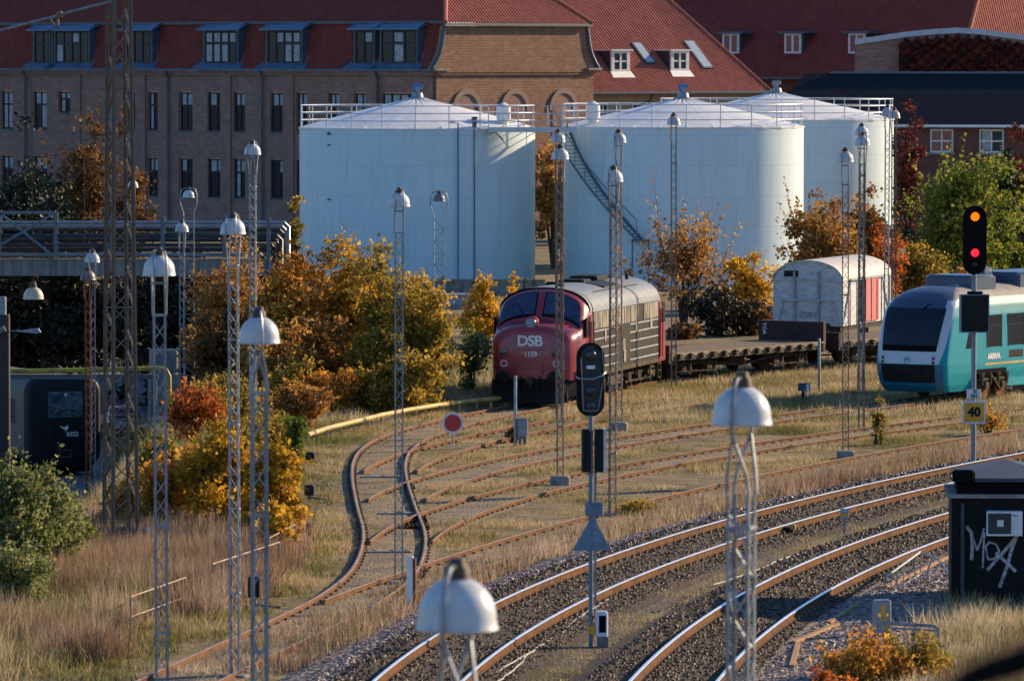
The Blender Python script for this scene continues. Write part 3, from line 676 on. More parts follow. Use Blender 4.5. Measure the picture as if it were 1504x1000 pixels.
mb.lathe(prof + [(max(.02, q*.95), z-.012) for q, z in prof][::-1], 28); mb.build('lamp_shade', mat('cream enamel', (.70,.66,.50), .4, 0, (.6,.55,.4), 4, grime=(.3,.2,.1)), hl, 50)
mb = MB(); mb.lathe([(.001,.10),(.05,.10),(.07,.04),(.085,-.03),(.001,-.04)], 12); mb.tube([(0,0,.1),(.08,0,.14),(.12,0,.2),(.05,0,.26)], .012, 6); mb.build('lamp_cap', M['capdark'], hl, 40)
mb = MB(); tp = Vector(P(45, 33, Zt)) - Vector(hx); mb.tube([(0,0,.09), tp], .009, 5); mb.build('suspension_wire', M['ruststeel'], hl)
wv = thing('hanging_wire', 'thin slack wire hanging in front of the pipe bridge', 'wire', P(124, 360, 200)); mb = MB(); mb.tube([(0,0,0), (.02,0,4), Vector(P(126, 60, 200)) - Vector(P(124, 360, 200))], .012, 5); mb.build('wire', M['darksteel'], wv)
# ---------------------------------------------------------------- signals
def oval(w, h, y0, y1, n=12):
    r = w/2; pts = []
    for i in range(n+1):
        a = math.pi*i/n; pts.append((r*math.cos(a), (h/2-r) + r*math.sin(a)))
    for i in range(n+1):
        a = math.pi + math.pi*i/n; pts.append((r*math.cos(a), -(h/2-r) + r*math.sin(a)))
    return [(x, y0, z) for x, z in pts], (0, y1-y0, 0)
Zs = F*HC/(955-80); sx = XZ(868, Zs); sg = thing('signal', 'railway signal seen from behind, black oval head above the blue grey triangle', 'railway signal', (sx, Zs, 0), R(6))
def zs(py): return P(868, py, Zs)[2]
mb = MB(); mb.tube([(-.0, 0, 0), (0, 0, zs(610))], .045, 10); mb.build('post', M['signgrey'], sg, 40)
mb = MB(); mb.bar((.085, -.03, .9), (.085, -.03, zs(640)), .03, .05)
for k in range(26): mb.box(.06, .112, -.06, -.052, 1.0 + k*.13, 1.05 + k*.13)
mb.build('cable_channel', M['galv'], sg)
h0 = (zs(503) + zs(612))/2; hh = zs(503)-zs(612)
mb = MB(); pts, off = oval(.56, hh, .06, .10); mb.prism([(x, y, z+h0) for x, y, z in pts], off); 
mb.build('head_board', M['black'], sg)
mb = MB(); pts, off = oval(.42, hh*.9, -.16, .06); mb.prism([(x*.9, y, z+h0) for x, y, z in pts], off); hd = mb.build('head_housing', mat('signal housing', (.015,.018,.022), .5), sg)
for k, pz in enumerate((521, 573, 595)):
    mb = MB(); c = (-.02, -.17, zs(pz)); mb.lathe([(.105,0),(.105,.03),(.08,.06),(.04,.075),(.001,.08)], 18); mb.xf(Matrix.Translation(c) @ Matrix.Rotation(R(90), 4, 'X')); mb.build('lamp_back', mat('lamp back', (.05,.06,.07), .35, .3) if k == 0 else bpy.data.materials['lamp back'], hd, 40)
mb = MB(); mb.box(-.11, .06, -.20, -.17, zs(541), zs(536)); mb.build('label_plate', M['signwhite'], hd)
mb = MB(); mb.tube([(-.29,-.05,zs(553)), (-.26,-.2,zs(555)), (0,-.26,zs(556)), (.2,-.22,zs(551)), (.29,.0,zs(547))], .022, 6)
mb.bar((.12,-.2,zs(600)), (.24,-.2,zs(552)), .03, .015); mb.bar((.24,-.2,zs(552)), (.20,-.2,zs(510)), .025, .015); mb.bar((-.17,-.2,zs(602)), (-.22,-.2,zs(525)), .05, .015); mb.bar((-.17,-.2,zs(602)), (.12,-.2,zs(602)), .03, .015)
mb.build('head_bracket', M['galv'], sg)
for a, b in ((-.18, -.015), (.075, .24)):
    mb = MB(); mb.cham(a, b, -.13, .10, zs(693), zs(630), .02); mb.build('relay_box', M['black'], sg)
mb = MB(); mb.box(.241, .30, -.10, .14, zs(692), zs(629)); mb.build('side_plate', M['signwhite'], sg)
mb = MB(); mb.cham(-.12, .24, -.14, -.04, zs(757), zs(737), .02); mb.build('terminal_box', M['signgrey'], sg)
mb = MB(); zt_, zb_ = zs(756), zs(808); mb.prism([(-.38,-.05,zb_),(.40,-.05,zb_),(.03,-.05,zt_)], (0,.02,0)); mb.bar((-.2,-.06,zb_+.14), (.24,-.06,zb_+.14), .02, .025); mb.bar((.02,-.06,zb_), (.02,-.06,zt_-.1), .012, .02)
mb.build('triangle_plate', mat('triangle sign back', (.15,.24,.33), .4, .2, (.12,.20,.28), 3), sg)
mb = MB(); mb.cham(.10, .34, -.12, .12, zs(934), zs(897), .03); bx = mb.build('cable_box', M['signwhite'], sg)
mb = MB(); mb.box(.15, .29, -.125, -.118, zs(928), zs(903)); mb.build('box_opening', M['blackmatt'], bx)
mb = MB(); mb.box(-.06, .10, -.09, -.06, zs(930), zs(918)); mb.build('yellow_label', M['signyellow'], sg)
mb = MB(); mb.cham(.14, .36, -.1, .14, 0, zs(934), .02); mb.build('pedestal', M['concrete'], sg)
# right hand signal
Zr = 172.0; rx = XZ(1431, Zr); sr = thing('signal', 'railway signal showing an amber and a red lamp, with amber speed board 40', 'railway signal', (rx, Zr, 0), R(4))
def zr(py): return P(1431, py, Zr)[2]
mb = MB(); mb.tube([(0,0,0),(0,0,zr(395))], .07, 12); mb.build('post', mat('signal post grey', (.22,.25,.29), .5, .4), sr, 40)
mb = MB(); mb.cham(-.16, .16, -.14, .14, 0, zr(678), .03); mb.build('post_base', M['signgrey'], sr)
h0 = (zr(302)+zr(403))/2; hh = zr(302)-zr(403)
mb = MB(); pts, off = oval(.66, hh, -.16, -.06); mb.prism([(x, y, z+h0) for x, y, z in pts], off); hd = mb.build('head_board', M['blackmatt'], sr)
mb = MB(); pts, off = oval(.5, hh*.92, -.06, .14); mb.prism([(x, y, z+h0) for x, y, z in pts], off); mb.build('head_housing', M['black'], hd)
for pz, m_, r in ((318,'lampamber',.125),(371,'lampred',.115),(386,'lens_off',.10)):
    c = Vector((0, -.17, zr(pz))); mb = MB(); mb.lathe([(.001,.06),(r*.6,.045),(r,.0)], 20); mb.xf(Matrix.Translation(c) @ Matrix.Rotation(R(90), 4, 'X')); mb.build('lens', M[m_], hd, 60)
    mb = MB(); n = 14; ring0 = []; ring1 = []
    for i in range(n+1):
        a = R(-20) + R(220)*i/n; ring0.append((math.cos(a)*(r+.02), -.16, math.sin(a)*(r+.02))); ring1.append((math.cos(a)*(r+.015), -.16 - .09 - .16*max(0, math.sin(a)), math.sin(a)*(r+.015)))
    for i in range(n): mb.quad(ring0[i], ring0[i+1], ring1[i+1], ring1[i])
    mb.xf(Matrix.Translation((0,0,zr(pz)))); mb.build('hood', M['blackmatt'], hd, 60)
mb = MB(); mb.cham(-.39, .37, -.24, .02, zr(487), zr(434), .02); bx = mb.build('relay_box', M['black'], sr)
mb = MB(); z0, z1 = zr(488), zr(432)
for a in ((-.42,-.385,z0,z1),(.365,.40,z0,z1),(-.385,.365,z0,z0+.03),(-.385,.365,z1-.03,z1)): mb.box(a[0],a[1],-.27,.0,a[2],a[3])
mb.build('box_frame', M['signgrey'], bx)
mb = MB(); mb.box(-.18, .22, -.2, .1, zr(432), zr(428)); mb.build('box_lid', M['blackmatt'], bx)
mb = MB(); mb.cham(-.21, .19, -.11, -.085, zr(585), zr(571), .01); pl = mb.build('number_plate', M['signwhite'], sr)
put_text('plate_text', 'SI', M['black'], pl, (.02, -.118, (zr(571)*.72+zr(585)*.28)), (R(90),0,0)); put_text('plate_text', '201', M['black'], pl, (.0, -.118, (zr(571)*.26+zr(585)*.74)), (R(90),0,0))
for nm in ('SI', '201'): TX[nm].transform(Matrix.Scale(.72, 4))
mb = MB(); z0, z1 = zr(622), zr(588); mb.cham(-.33, .33, -.11, -.085, z0, z1, .02); pl = mb.build('speed_board', M['signwhite'], sr)
mb = MB(); mb.box(-.28, .28, -.118, -.111, z0+.06, z1-.06); yb = mb.build('board_face', M['signyellow'], pl)
put_text('board_number', '40', M['black'], yb, (0, -.126, (z0+z1)/2), (R(90),0,0))
# ---------------------------------------------------------------- small yard items
def on(px, py): return G(px, py, 0)
g = on(665, 652); t = thing('stop_disc', 'round red stop disc with white rim on a short post in the grass', 'stop sign', g, R(4)); zc = P(665, 621, g[1])[2]
mb = MB(); mb.tube([(0,.03,-.05),(0,.03,zc)], .025, 8); mb.build('post', M['galv'], t)
mb = MB(); mb.lathe([(.001,0),(.325,0),(.325,.02),(.001,.02)], 36); mb.xf(Matrix.Translation((0,0,zc)) @ Matrix.Rotation(R(90), 4, 'X')); mb.build('disc_rim', M['signwhite'], t, 30)
mb = MB(); mb.lathe([(.001,.0),(.255,0),(.255,.008),(.001,.008)], 36); mb.xf(Matrix.Translation((0,-.021,zc)) @ Matrix.Rotation(R(90), 4, 'X')); mb.build('disc_face', M['signred'], t, 30)
def pole(px, y0, y1, r, m, label, cat='post', name='marker_post'):
    g = on(px, y0); h = P(px, y1, g[1])[2]; mb = MB(); mb.lathe([(r,-.1),(r,h-.02),(r*.8,h),(.001,h)], 10); o = mb.build(name, M[m], None, 40); o.location = g; return tag(o, label, cat)
pole(757, 655, 552, .045, 'galv', 'thin pale post standing left of the locomotive nose beside a grey box')
pole(1203, 578, 497, .05, 'galv', 'thin grey post in front of the flat wagon')
def boxpost(px, y0, y1, w, label, m='galv'):
    g = on(px, y0); h = P(px, y1, g[1])[2]; t = thing('cable_cabinet', label, 'cabinet', g, R(15))
    mb = MB(); mb.cham(-w, w, -w*.8, w*.8, .25, h, .02); mb.build('cabinet_body', M[m], t)
    mb = MB(); mb.box(-w*.7, -w*.5, -w*.5, w*.5, -.1, .25); mb.box(w*.5, w*.7, -w*.5, w*.5, -.1, .25); mb.build('legs', M['darksteel'], t)
    mb = MB(); mb.box(-w*.75, w*.75, -w*.83, -w*.8, .4, h-.12); mb.build('cabinet_door', M[m], t)
    mb = MB()
    for s in (-.5, 0, .5): mb.tube([(w*s, -w*.9, .3), (w*s*1.2, -w*1.1, .1), (w*s*1.3, -w*1.3, -.05)], .02, 6)
    mb.build('cables', M['greypipe'], t); return t
boxpost(767, 655, 614, .14, 'small grey cable box with hanging leads beside the thin pale post')
def point_lever(px, y0, y1, label):
    g = on(px, y0); h = P(px, y1, g[1])[2]; t = thing('point_indicator', label, 'point indicator', g, R(-12), 'point indicators in the grass')
    mb = MB(); mb.cham(-.13, .13, -.11, .11, h*.35, h, .03); mb.build('lantern', M['black'], t)
    mb = MB(); mb.box(-.04, .04, -.04, .04, -.05, h*.36); mb.bar((.04,0,.08), (.55,.1,.02), .05); mb.build('stand', M['darksteel'], t)
    mb = MB(); mb.lathe([(.07,0),(.07,.03),(.001,.03)], 12); mb.xf(Matrix.Translation((0,-.11,h*.7)) @ Matrix.Rotation(R(90),4,'X')); mb.build('lens', M['lens_off'], t); return t
point_lever(455, 735, 712, 'black point indicator beside the upper yellow maple leaves')
point_lever(450, 796, 768, 'black point indicator standing alone in green grass left of the bent siding rail')
point_lever(374, 893, 846, 'black point indicator behind the foot of the stained dome lamp')
point_lever(456, 682, 664, 'black point indicator farthest away, beside the green broom')
def marker(px, y0, y1):
    g = on(px, y0); h = P(px, y1, g[1])[2]; t = thing('track_marker', 'white marker post with dark side standing beside a lamp mast at the switch', 'marker post', g, R(-6))
    mb = MB(); mb.cham(-.10, .05, -.06, .06, -.1, h, .02); mb.build('post', M['white'], t); mb = MB(); mb.box(.055, .10, -.07, .07, -.1, h-.05); mb.build('dark_rail', M['ruststeel'], t)
marker(604, 895, 816)
# small km sign
g = G(1240, 780, .1); t = thing('line_marker', 'small blue and amber marker plate on a post between the main lines', 'marker', g, R(3)); s = F/g[1]
mb = MB(); mb.box(-.025,.025,-.02,.02,-.1,.42); mb.build('post', M['galv'], t)
mb = MB(); mb.box(-.1,.1,-.045,-.02,.32,.56); pl = mb.build('plate', mat('marker blue', (.25,.38,.55), .5), t); mb = MB(); mb.box(-.1,.08,-.051,-.046,.36,.45); mb.build('amber_band', M['signyellow'], pl); mb = MB(); mb.box(-.08,.06,-.051,-.046,.49,.51); mb.build('white_line', M['signwhite'], pl)
# axle counters on the rails
for px, py, lab in ((1158, 777, 'small yellow rail sensor clamped to the inner rail of the far main line'),(1186, 826, 'small orange rail sensor on the ballast of the nearer main line')):
    g = G(px, py, .2); t = thing('rail_sensor', lab, 'rail sensor', g, R(-18)); mb = MB(); mb.cham(-.14,.14,-.10,.10,-.06,.06,.02); mb.build('sensor_base', M['black'], t); mb = MB(); mb.cham(.06,.20,-.12,-.02,.0,.13,.02); mb.build('sensor_head', M['yellow'], t)
# dwarf signal
g = on(1180, 592); t = thing('dwarf_signal', 'low dark shunting signal with white lenses in front of the flat wagon', 'shunting signal', g, R(5))
mb = MB(); mb.box(-.06,.06,-.06,.06,-.1,.5); mb.build('post', M['black'], t); mb = MB(); mb.cham(-.18,.22,-.12,.12,.42,.68,.03); hd = mb.build('head', mat('blue black', (.03,.05,.09), .5), t)
for a, b in ((.13,.6),(.13,.49)):
    mb = MB(); mb.lathe([(.06,0),(.06,.02),(.001,.03)], 12); mb.xf(Matrix.Translation((a,-.12,b)) @ Matrix.Rotation(R(90),4,'X')); mb.build('lens', M['signwhite'], hd)
mb = MB(); mb.tube([(.0,-.1,.5),(.04,-.13,.3),(.0,-.1,.02)], .02, 6); mb.build('cable', M['galv'], t)
# cables lying on the ballast
def cable(pts, label, r=.016):
    P3 = []
    for i, (a, b) in enumerate(pts):
        q = G(a, b, .10); P3.append((q[0] + .05*math.sin(i*2.1), q[1] + .05*math.cos(i*3.7), .095 + .02*math.sin(i*1.7)))
    fine = []
    for i in range(len(P3)-1):
        for k in range(4):
            t_ = k/4; a, b = P3[i], P3[i+1]; fine.append(tuple(a[j]*(1-t_)+b[j]*t_ + (.03*math.sin(i*4+k*1.9) if j == 0 else 0) for j in range(3)))
    mb = MB(); mb.tube(fine + [P3[-1]], r, 5); return tag(mb.build('ground_cable', mat('pale cable', (.48,.45,.40), .6) if 'pale cable' not in bpy.data.materials else bpy.data.materials['pale cable'], None, 60), label, 'cable')
cable([(722,990),(760,968),(800,945),(840,918),(862,898)], 'pale cable lying left of the signal foot')
cable([(730,1000),(752,985),(780,957),(815,935),(850,905),(895,880),(935,862),(985,840),(1060,808),(1150,780)], 'long pale cable winding along the far main line toward the rail sensor')
cable([(1048,858),(1100,842),(1150,820),(1200,806),(1240,796)], 'pale cable beside the nearer main line')
# timber edging
for pts, lab in ((((1165,943),(1230,916)), 'orange timber edging board nearest the signal'), (((1217,914),(1258,888)), 'orange timber edging board in the middle of the row'), (((1172,945),(1163,978)), 'short orange timber edging board at the corner'), (((1300,862),(1396,816)), 'long orange timber edging board beside the black hut')):
    a = G(*pts[0], .14); b = G(*pts[1], .14); mb = MB(); mb.bar((a[0],a[1],.06), (b[0],b[1],.06), .10, .22); tag(mb.build('edging_board', M['plank']), lab, 'timber edging', 'timber edging boards')
# handrails in the weeds on the left
def rail_fence(pts, y_h, label, posts, m='galv_rust', r=.018, low=True, name='handrail'):
    a = G(*pts[0], y_h); b = G(*pts[1], y_h); t = thing(name, label, 'handrail', (a[0], a[1], 0)); d = Vector((b[0]-a[0], b[1]-a[1], 0))
    mb = MB(); mb.tube([(0,0,y_h), d + Vector((0,0,y_h))], r, 8); mb.build('top_rail', M[m], t, 40)
    if low: mb = MB(); mb.tube([Vector((0,0,y_h*.45)), d + Vector((0,0,y_h*.45))], r*.8, 8); mb.build('lower_rail', M[m], t, 40)
    for k in range(posts):
        p = d * (k/(posts-1)); mb = MB(); mb.tube([p + Vector((0,0,-.1)), p + Vector((0,0,y_h))], r, 8); mb.build('post', M[m], t, 40)
    return t
rail_fence(((192,876),(272,848)), .75, 'grey handrail among reddish weeds left of the yellow maples', 2)
rail_fence(((312,828),(410,796)), .85, 'pale handrail just below the yellow maples', 3)
rail_fence(((395,790),(433,770)), .8, 'short grey handrail poking out right of the yellow maples', 3)
# stair railing near the hut
ga = G(1300, 885, 0); gb = G(1352, 850, 0); t = thing('stair_railing', 'grey railing with close bars on the steps beside the black hut', 'railing', (ga[0], ga[1], 0)); d = Vector((gb[0]-ga[0], gb[1]-ga[1], 0))
mb = MB(); mb.tube([(0,0,.5),(0,0,.55), d + Vector((0,0,.62))], .028, 8); mb.tube([(0,0,.1), d + Vector((0,0,.12))], .02, 8); mb.build('rails', M['galv'], t, 40)
for k in range(7): mb = MB(); p = d * (k/6); mb.tube([p + Vector((0,0,-.05)), p + Vector((0,0,.52+.1*k/6))], .014, 6); mb.build('bar', M['galv'], t)
gc = G(1397, 870, 0); e = Vector((gc[0]-ga[0], gc[1]-ga[1], 0)); mb = MB(); mb.tube([d + Vector((0,0,.62)), d*.4 + e*.6 + Vector((0,0,.6)), e + Vector((0,0,.35))], .022, 8); mb.tube([d + Vector((.1,0,.0)), d + Vector((.3,0,.6))], .022, 8); mb.build('hand_loop', M['galv'], t, 40)
g = G(1295, 940, 0); t = thing('cable_cabinet', 'grey steel cabinet with an amber sticker beside the tube barrier', 'cabinet', g, R(8)); mb = MB(); mb.cham(-.17,.17,-.14,.14,.12,.82,.02); mb.build('cabinet_body', M['galv'], t); mb = MB(); mb.box(-.05,.04,-.148,-.141,.45,.72); mb.build('sticker', M['signyellow'], t); mb = MB(); mb.box(-.13,-.08,-.05,.05,-.1,.12); mb.box(.08,.13,-.05,.05,-.1,.12); mb.build('legs', M['galv'], t)
a = G(1308, 946, 0); b = G(1378, 950, 0); t = thing('tube_barrier', 'low grey tube barrier in tall dry grass', 'barrier', a); d = Vector((b[0]-a[0], b[1]-a[1], 0)); mb = MB(); mb.tube([(0,0,.42), d*.9 + Vector((0,0,.42)), d + Vector((0,0,.37)), d + Vector((0,0,-.1))], .035, 8); mb.build('top_tube', M['galv'], t, 40); mb = MB(); mb.tube([d*.5 + Vector((0,0,-.1)), d*.5+Vector((0,0,.42))], .025, 8); mb.build('post', M['galv'], t); mb = MB(); mb.tube([(0,0,.33), d + Vector((0,0,.33))], .02, 8); mb.build('lower_tube', M['galv'], t)
# ---------------------------------------------------------------- black hut
hw = thing('relay_hut', 'black flat walled hut with grey pyramid roof and white graffiti', 'hut', G(1397, 893, 0), R(-3))
mb = MB(); mb.box(0, 4.2, 0, 3.2, -.2, 2.36); mb.build('wall', mat('black boarded wall', (.006,.006,.008), .7, 0, (.010,.010,.012), 3, sc=(.3,.3,12), spec=.2), hw)
mb = MB(); 
for k in range(18): mb.box(.02, 4.2, -.010, -.001, .02+k*.13, .02+k*.13+.118)
mb.build('cladding', bpy.data.materials['black boarded wall'], hw)
mb = MB(); mb.box(-.10, 4.3, -.12, 3.3, 2.361, 2.44); mb.build('roof_edge', M['concrete'], hw)
mb = MB(); mb.box(.12, 4.2, .1, 3.1, 2.44, 2.70); mb.build('roof_kerb', M['blackmatt'], hw)
mb = MB(); mb.loft([[(.05,0,2.70),(2.35,0,2.70),(2.35,3.2,2.70),(.05,3.2,2.70)], [(.05,0,2.78),(2.35,0,2.78),(2.35,3.2,2.78),(.05,3.2,2.78)], [(1.19,1.75,3.08),(1.21,1.75,3.08),(1.21,1.85,3.08),(1.19,1.85,3.08)]]); 
mb.build('roof', mat('grey roofing', (.035,.06,.10), .7, 0, (.028,.05,.085), 2), hw)
mb = MB(); mb.loft([[(2.45,0,2.70),(4.2,0,2.70),(4.2,3.2,2.70),(2.45,3.2,2.70)], [(2.45,0,2.78),(4.2,0,2.78),(4.2,3.2,2.78),(2.45,3.2,2.78)], [(3.3,1.55,3.1),(3.35,1.55,3.1),(3.35,1.65,3.1),(3.3,1.65,3.1)]]); mb.build('roof', bpy.data.materials['grey roofing'], hw)
mb = MB(); mb.tube([(.24,-.05,0),(.24,-.05,2.25)], .045, 10); mb.build('downpipe', mat('dark downpipe', (.03,.045,.06), .5), hw, 40)
mb = MB(); mb.cham(.02,.5,-.05,.35,2.70,2.95,.05); mb.build('roof_vent', M['blackmatt'], hw); 
ac = MB(); ac.cham(.74, 1.50, -.36, -.02, 1.58, 2.10, .015); ao = ac.build('air_conditioner', M['signwhite'], hw)
mb = MB(); mb.box(.77,1.26,-.366,-.361,1.62,2.06); mb.build('fan_grille', mat('grille', (.03,.035,.04), .6), ao); mb = MB(); mb.cham(.96,1.10,-.376,-.367,1.78,1.92,.01); mb.build('fan_hub', M['signwhite'], ao); mb = MB(); mb.box(1.28,1.40,-.366,-.361,2.0,2.03); mb.build('badge', M['greypipe'], ao)
# graffiti strokes
st = [[(172,435),(200,470),(208,540),(203,640)],[(180,440),(205,490),(238,580),(262,520),(280,445)],[(285,470),(278,560),(274,690)],[(300,600),(290,560),(315,530),(360,545),(378,590),(350,635),(310,640),(298,610)],[(490,490),(450,540),(390,610),(305,705)],[(488,490),(455,580),(430,680),(382,812)],[(360,600),(420,655),(480,712)]]
gm = mat('graffiti white', (.46,.46,.49), .6, 0, (.2,.2,.22), 9)
def ribbon(mb, pts, w, y, e=0):
    for i in range(len(pts)-1):
        a = Vector((pts[i][0],0,pts[i][2])); b = Vector((pts[i+1][0],0,pts[i+1][2])); d = (b-a).normalized(); n = Vector((-d.z,0,d.x))*w/2; yy = y - .0007*(i % 3) - e
        a = a - d*w*.25; b = b + d*w*.25
        mb.prism([(a.x-n.x, yy, a.z-n.z),(b.x-n.x, yy, b.z-n.z),(b.x+n.x, yy, b.z+n.z),(a.x+n.x, yy, a.z+n.z)], (0,.002,0))
mb = MB()
for j, s_ in enumerate(st):
    ribbon(mb, [(((px*124/539+1380) - 1397)/(F/131), 0, P(1397, py*230/1000+670, 131)[2]) for px, py in s_], .07 if j in (0,4,5,6) else .04, -.016, .003*j)
mb.build('graffiti', gm, hw)
# dark blurred rail close to the camera
q0 = Vector(P(1350, 1030, 7)); q1 = Vector(P(1440, 990, 7)); q2 = Vector(P(1580, 945, 7))
t = thing('parapet_rail', 'dark blurred rail close to the camera in the bottom right corner', 'handrail', (q1.x, q1.y, q1.z - .25)); mb = MB(); o0 = Vector((q1.x, q1.y, q1.z - .25))
mb.tube([q0-o0, q1-o0, q2-o0, q2-o0+Vector((.6,0,.2))], [.012,.022,.026,.026], 10); mb.build('rail_tube', M['blackmatt'], t, 40); mb = MB(); mb.tube([q2-o0+Vector((.2,0,.05)), q2-o0+Vector((.2,0,-10.9))], .02, 10); mb.build('upright', M['blackmatt'], t, 40)
# yellow guard rail curving past the shrubs
pp = [(452,646),(480,636),(520,626),(560,616),(600,608),(650,600),(700,594),(742,590)]
gp = [G(a, b+9, 0) for a, b in pp]; t = thing('guard_rail', 'long yellow guard rail on posts curving below the autumn shrubs', 'guard rail', gp[0]); o0 = Vector(gp[0])
mb = MB(); line = [Vector(p) - o0 + Vector((0,0,.34)) for p in gp]; mb.tube(line, .075, 8); mb.build('rail_tube', M['yellowold'], t, 40)
for p in gp[::1] + [tuple((Vector(gp[i])+Vector(gp[i+1]))/2) for i in range(len(gp)-1)]: mb = MB(); q = Vector(p)-o0; mb.box(q.x-.04,q.x+.04,q.y-.04,q.y+.04,-.1,.40); mb.build('post', M['yellowold'], t)
# ---------------------------------------------------------------- red diesel locomotive
M['locored'] = mat('locomotive red', (.33,.036,.05), .32, 0, (.27,.033,.05), 1.6, coat=.3, grime=(.16,.02,.03), gscale=1.2, glo=.6, ghi=.85)
M['locoroof'] = mat('locomotive roof', (.18,.215,.26), .7, 0, (.14,.17,.205), 3, grime=(.09,.085,.085), glo=.55, ghi=.75)
M['locogrey'] = mat('weathered black side', (.018,.017,.017), .7, 0, (.028,.026,.024), 2, sc=(1,1,.3), grime=(.06,.053,.046), glo=.5, ghi=.8, spec=.12)
M['locostripe'] = mat('aluminium strip', (.36,.37,.38), .6, .1, (.24,.24,.24), 3)
M['mesh_panel'] = mat('dusty grille', (.36,.33,.28), .8, 0, (.09,.07,.055), 7, lo=.46, hi=.56, sc=(1,1,.08), spec=.1)
M['bogie'] = mat('oily bogie', (.045,.037,.03), .85, 0, (.085,.062,.045), 5, bmp=.3, spec=.1)
M['bogie_tan'] = mat('dusty underframe', (.12,.09,.062), .85, 0, (.06,.045,.03), 4, bmp=.3, spec=.1)
M['rubberblack'] = mat('dull black', (.014,.014,.016), .7, 0, (.024,.022,.02), 3, spec=.12)
def wheelset(root, y, r=.5, m='bogie', name='wheel'):
    for s in (-1, 1):
        mb = MB(); mb.lathe([(.001,-.07),(r*.55,-.07),(r*.6,-.03),(r*.86,-.03),(r*.88,-.07),(r,-.07),(r,.05),(r+.03,.05),(r+.03,.08),(.001,.08)], 24)
        mb.xf(Matrix.Translation((s*.75, y, r)) @ Matrix.Rotation(R(-90)*s, 4, 'Y')); mb.build(name, M[m], root, 40)
def bogie(root, yc, wb, n=3, r=.5, m='bogie', half=1.12):
    mb = MB(); mb.cham(-half, -half+.14, yc-wb/2-.7, yc+wb/2+.7, .52, .80, .04); mb.cham(half-.14, half, yc-wb/2-.7, yc+wb/2+.7, .52, .80, .04)
    mb.box(-half+.1, half-.1, yc-.25, yc+.25, .5, .85)
    for s in (-1, 1):
        for k in range(n):
            y = yc - wb/2 + wb*k/(n-1)
            mb.cham(s*half-.10, s*half+.10, y-.17, y+.17, .34, .66, .03)
            for q in (-.28, .28):
                mb.cyl((s*half, y+q, .45), (s*half, y+q, .82), .075, 8)
            mb.bar((s*half*1.0, y+.35, .5), (s*half*1.0, y+.62, .14), .06); mb.cham(s*half-.05, s*half+.05, y+.42, y+.6, .2, .62, .02)
        mb.bar((s*half*1.03, yc-wb/2-.4, .3), (s*half*1.03, yc+wb/2+.4, .26), .04, .06)
    o = mb.build('bogie', M[m], root)
    for k in range(n): wheelset(o, yc - wb/2 + wb*k/(n-1), r, m)
    return o
def section(w, z0, z1, z2, n=20, p=2.0):
    pts = [(-w, z0), (-w, (z0*2+z1)/3), (-w, (z0+2*z1)/3)]
    for i in range(n+1):
        a = math.pi - math.pi*i/n; c, s = math.cos(a), math.sin(a)
        pts.append((w*math.copysign(abs(c)**(2/p), c), z1 + (z2-z1)*abs(s)**(2/p)))
    return pts + [(w, (z0+2*z1)/3), (w, (z0*2+z1)/3), (w, z0)]
class Loft:
    def __init__(s, secs): s.y = [q[0] for q in secs]; s.s = [section(*q[1:]) for q in secs]; s.n = len(s.s[0])
    def at(s, u, v):
        # u: 0..1 around, v: along (section index)
        i = min(int(v), len(s.y)-2); t = v - i; f = u*(s.n-1); k = min(int(f), s.n-2); g = f - k
        def q(j): a, b = s.s[j][k], s.s[j][k+1]; return Vector((a[0]*(1-g)+b[0]*g, s.y[j], a[1]*(1-g)+b[1]*g))
        return q(i)*(1-t) + q(i+1)*t
    def normal(s, u, v):
        e = 1e-3; a = s.at(min(1,u+e), v) - s.at(max(0,u-e), v); b = s.at(u, min(len(s.y)-1.001, v+e)) - s.at(u, max(0, v-e)); n = b.cross(a)
        return n.normalized() if n.length > 1e-9 else Vector((0,-1,0))
    def body(s, mb, i0=0, i1=None, cap0=True, cap1=True):
        i1 = len(s.y)-1 if i1 is None else i1; rings = [[(p[0], s.y[j], p[1]) for p in s.s[j]] for j in range(i0, i1+1)]; n = s.n
        vs = [p for r in rings for p in r]; fs = []
        for i in range(len(rings)-1):
            for k in range(n): k2 = (k+1) % n; fs.append((i*n+k2, i*n+k, (i+1)*n+k, (i+1)*n+k2))
        if cap0: fs.append(tuple(range(n)))
        if cap1: fs.append(tuple((len(rings)-1)*n + k for k in range(n-1,-1,-1)))
        mb.add(vs, fs)
    def patch(s, poly, off=.012, nu=12, nv=8):
        # poly: 4 (u,v) corners, bilinear patch set off the surface
        mb = MB(); P_ = []
        for j in range(nv+1):
            for i in range(nu+1):
                a, b = i/nu, j/nv
                u = (poly[0][0]*(1-a)+poly[1][0]*a)*(1-b) + (poly[3][0]*(1-a)+poly[2][0]*a)*b; v = (poly[0][1]*(1-a)+poly[1][1]*a)*(1-b) + (poly[3][1]*(1-a)+poly[2][1]*a)*b
                n = s.normal(u, v); 
                if n.y > .2 or n.z < -.6: n = -n
                P_.append(s.at(u, v) + n*off)
        mb.add(P_, [(j*(nu+1)+i, j*(nu+1)+i+1, (j+1)*(nu+1)+i+1, (j+1)*(nu+1)+i) for j in range(nv) for i in range(nu)]); return mb
ly, lx = 204.0, float(TK['S1'](204.0)) - .02
LA = R(-13.5)
loco = thing('diesel_locomotive', 'red round nosed diesel locomotive lettered DSB with black banded side and grey roof', 'locomotive', (lx, ly, .14), LA)
LL = 15.2
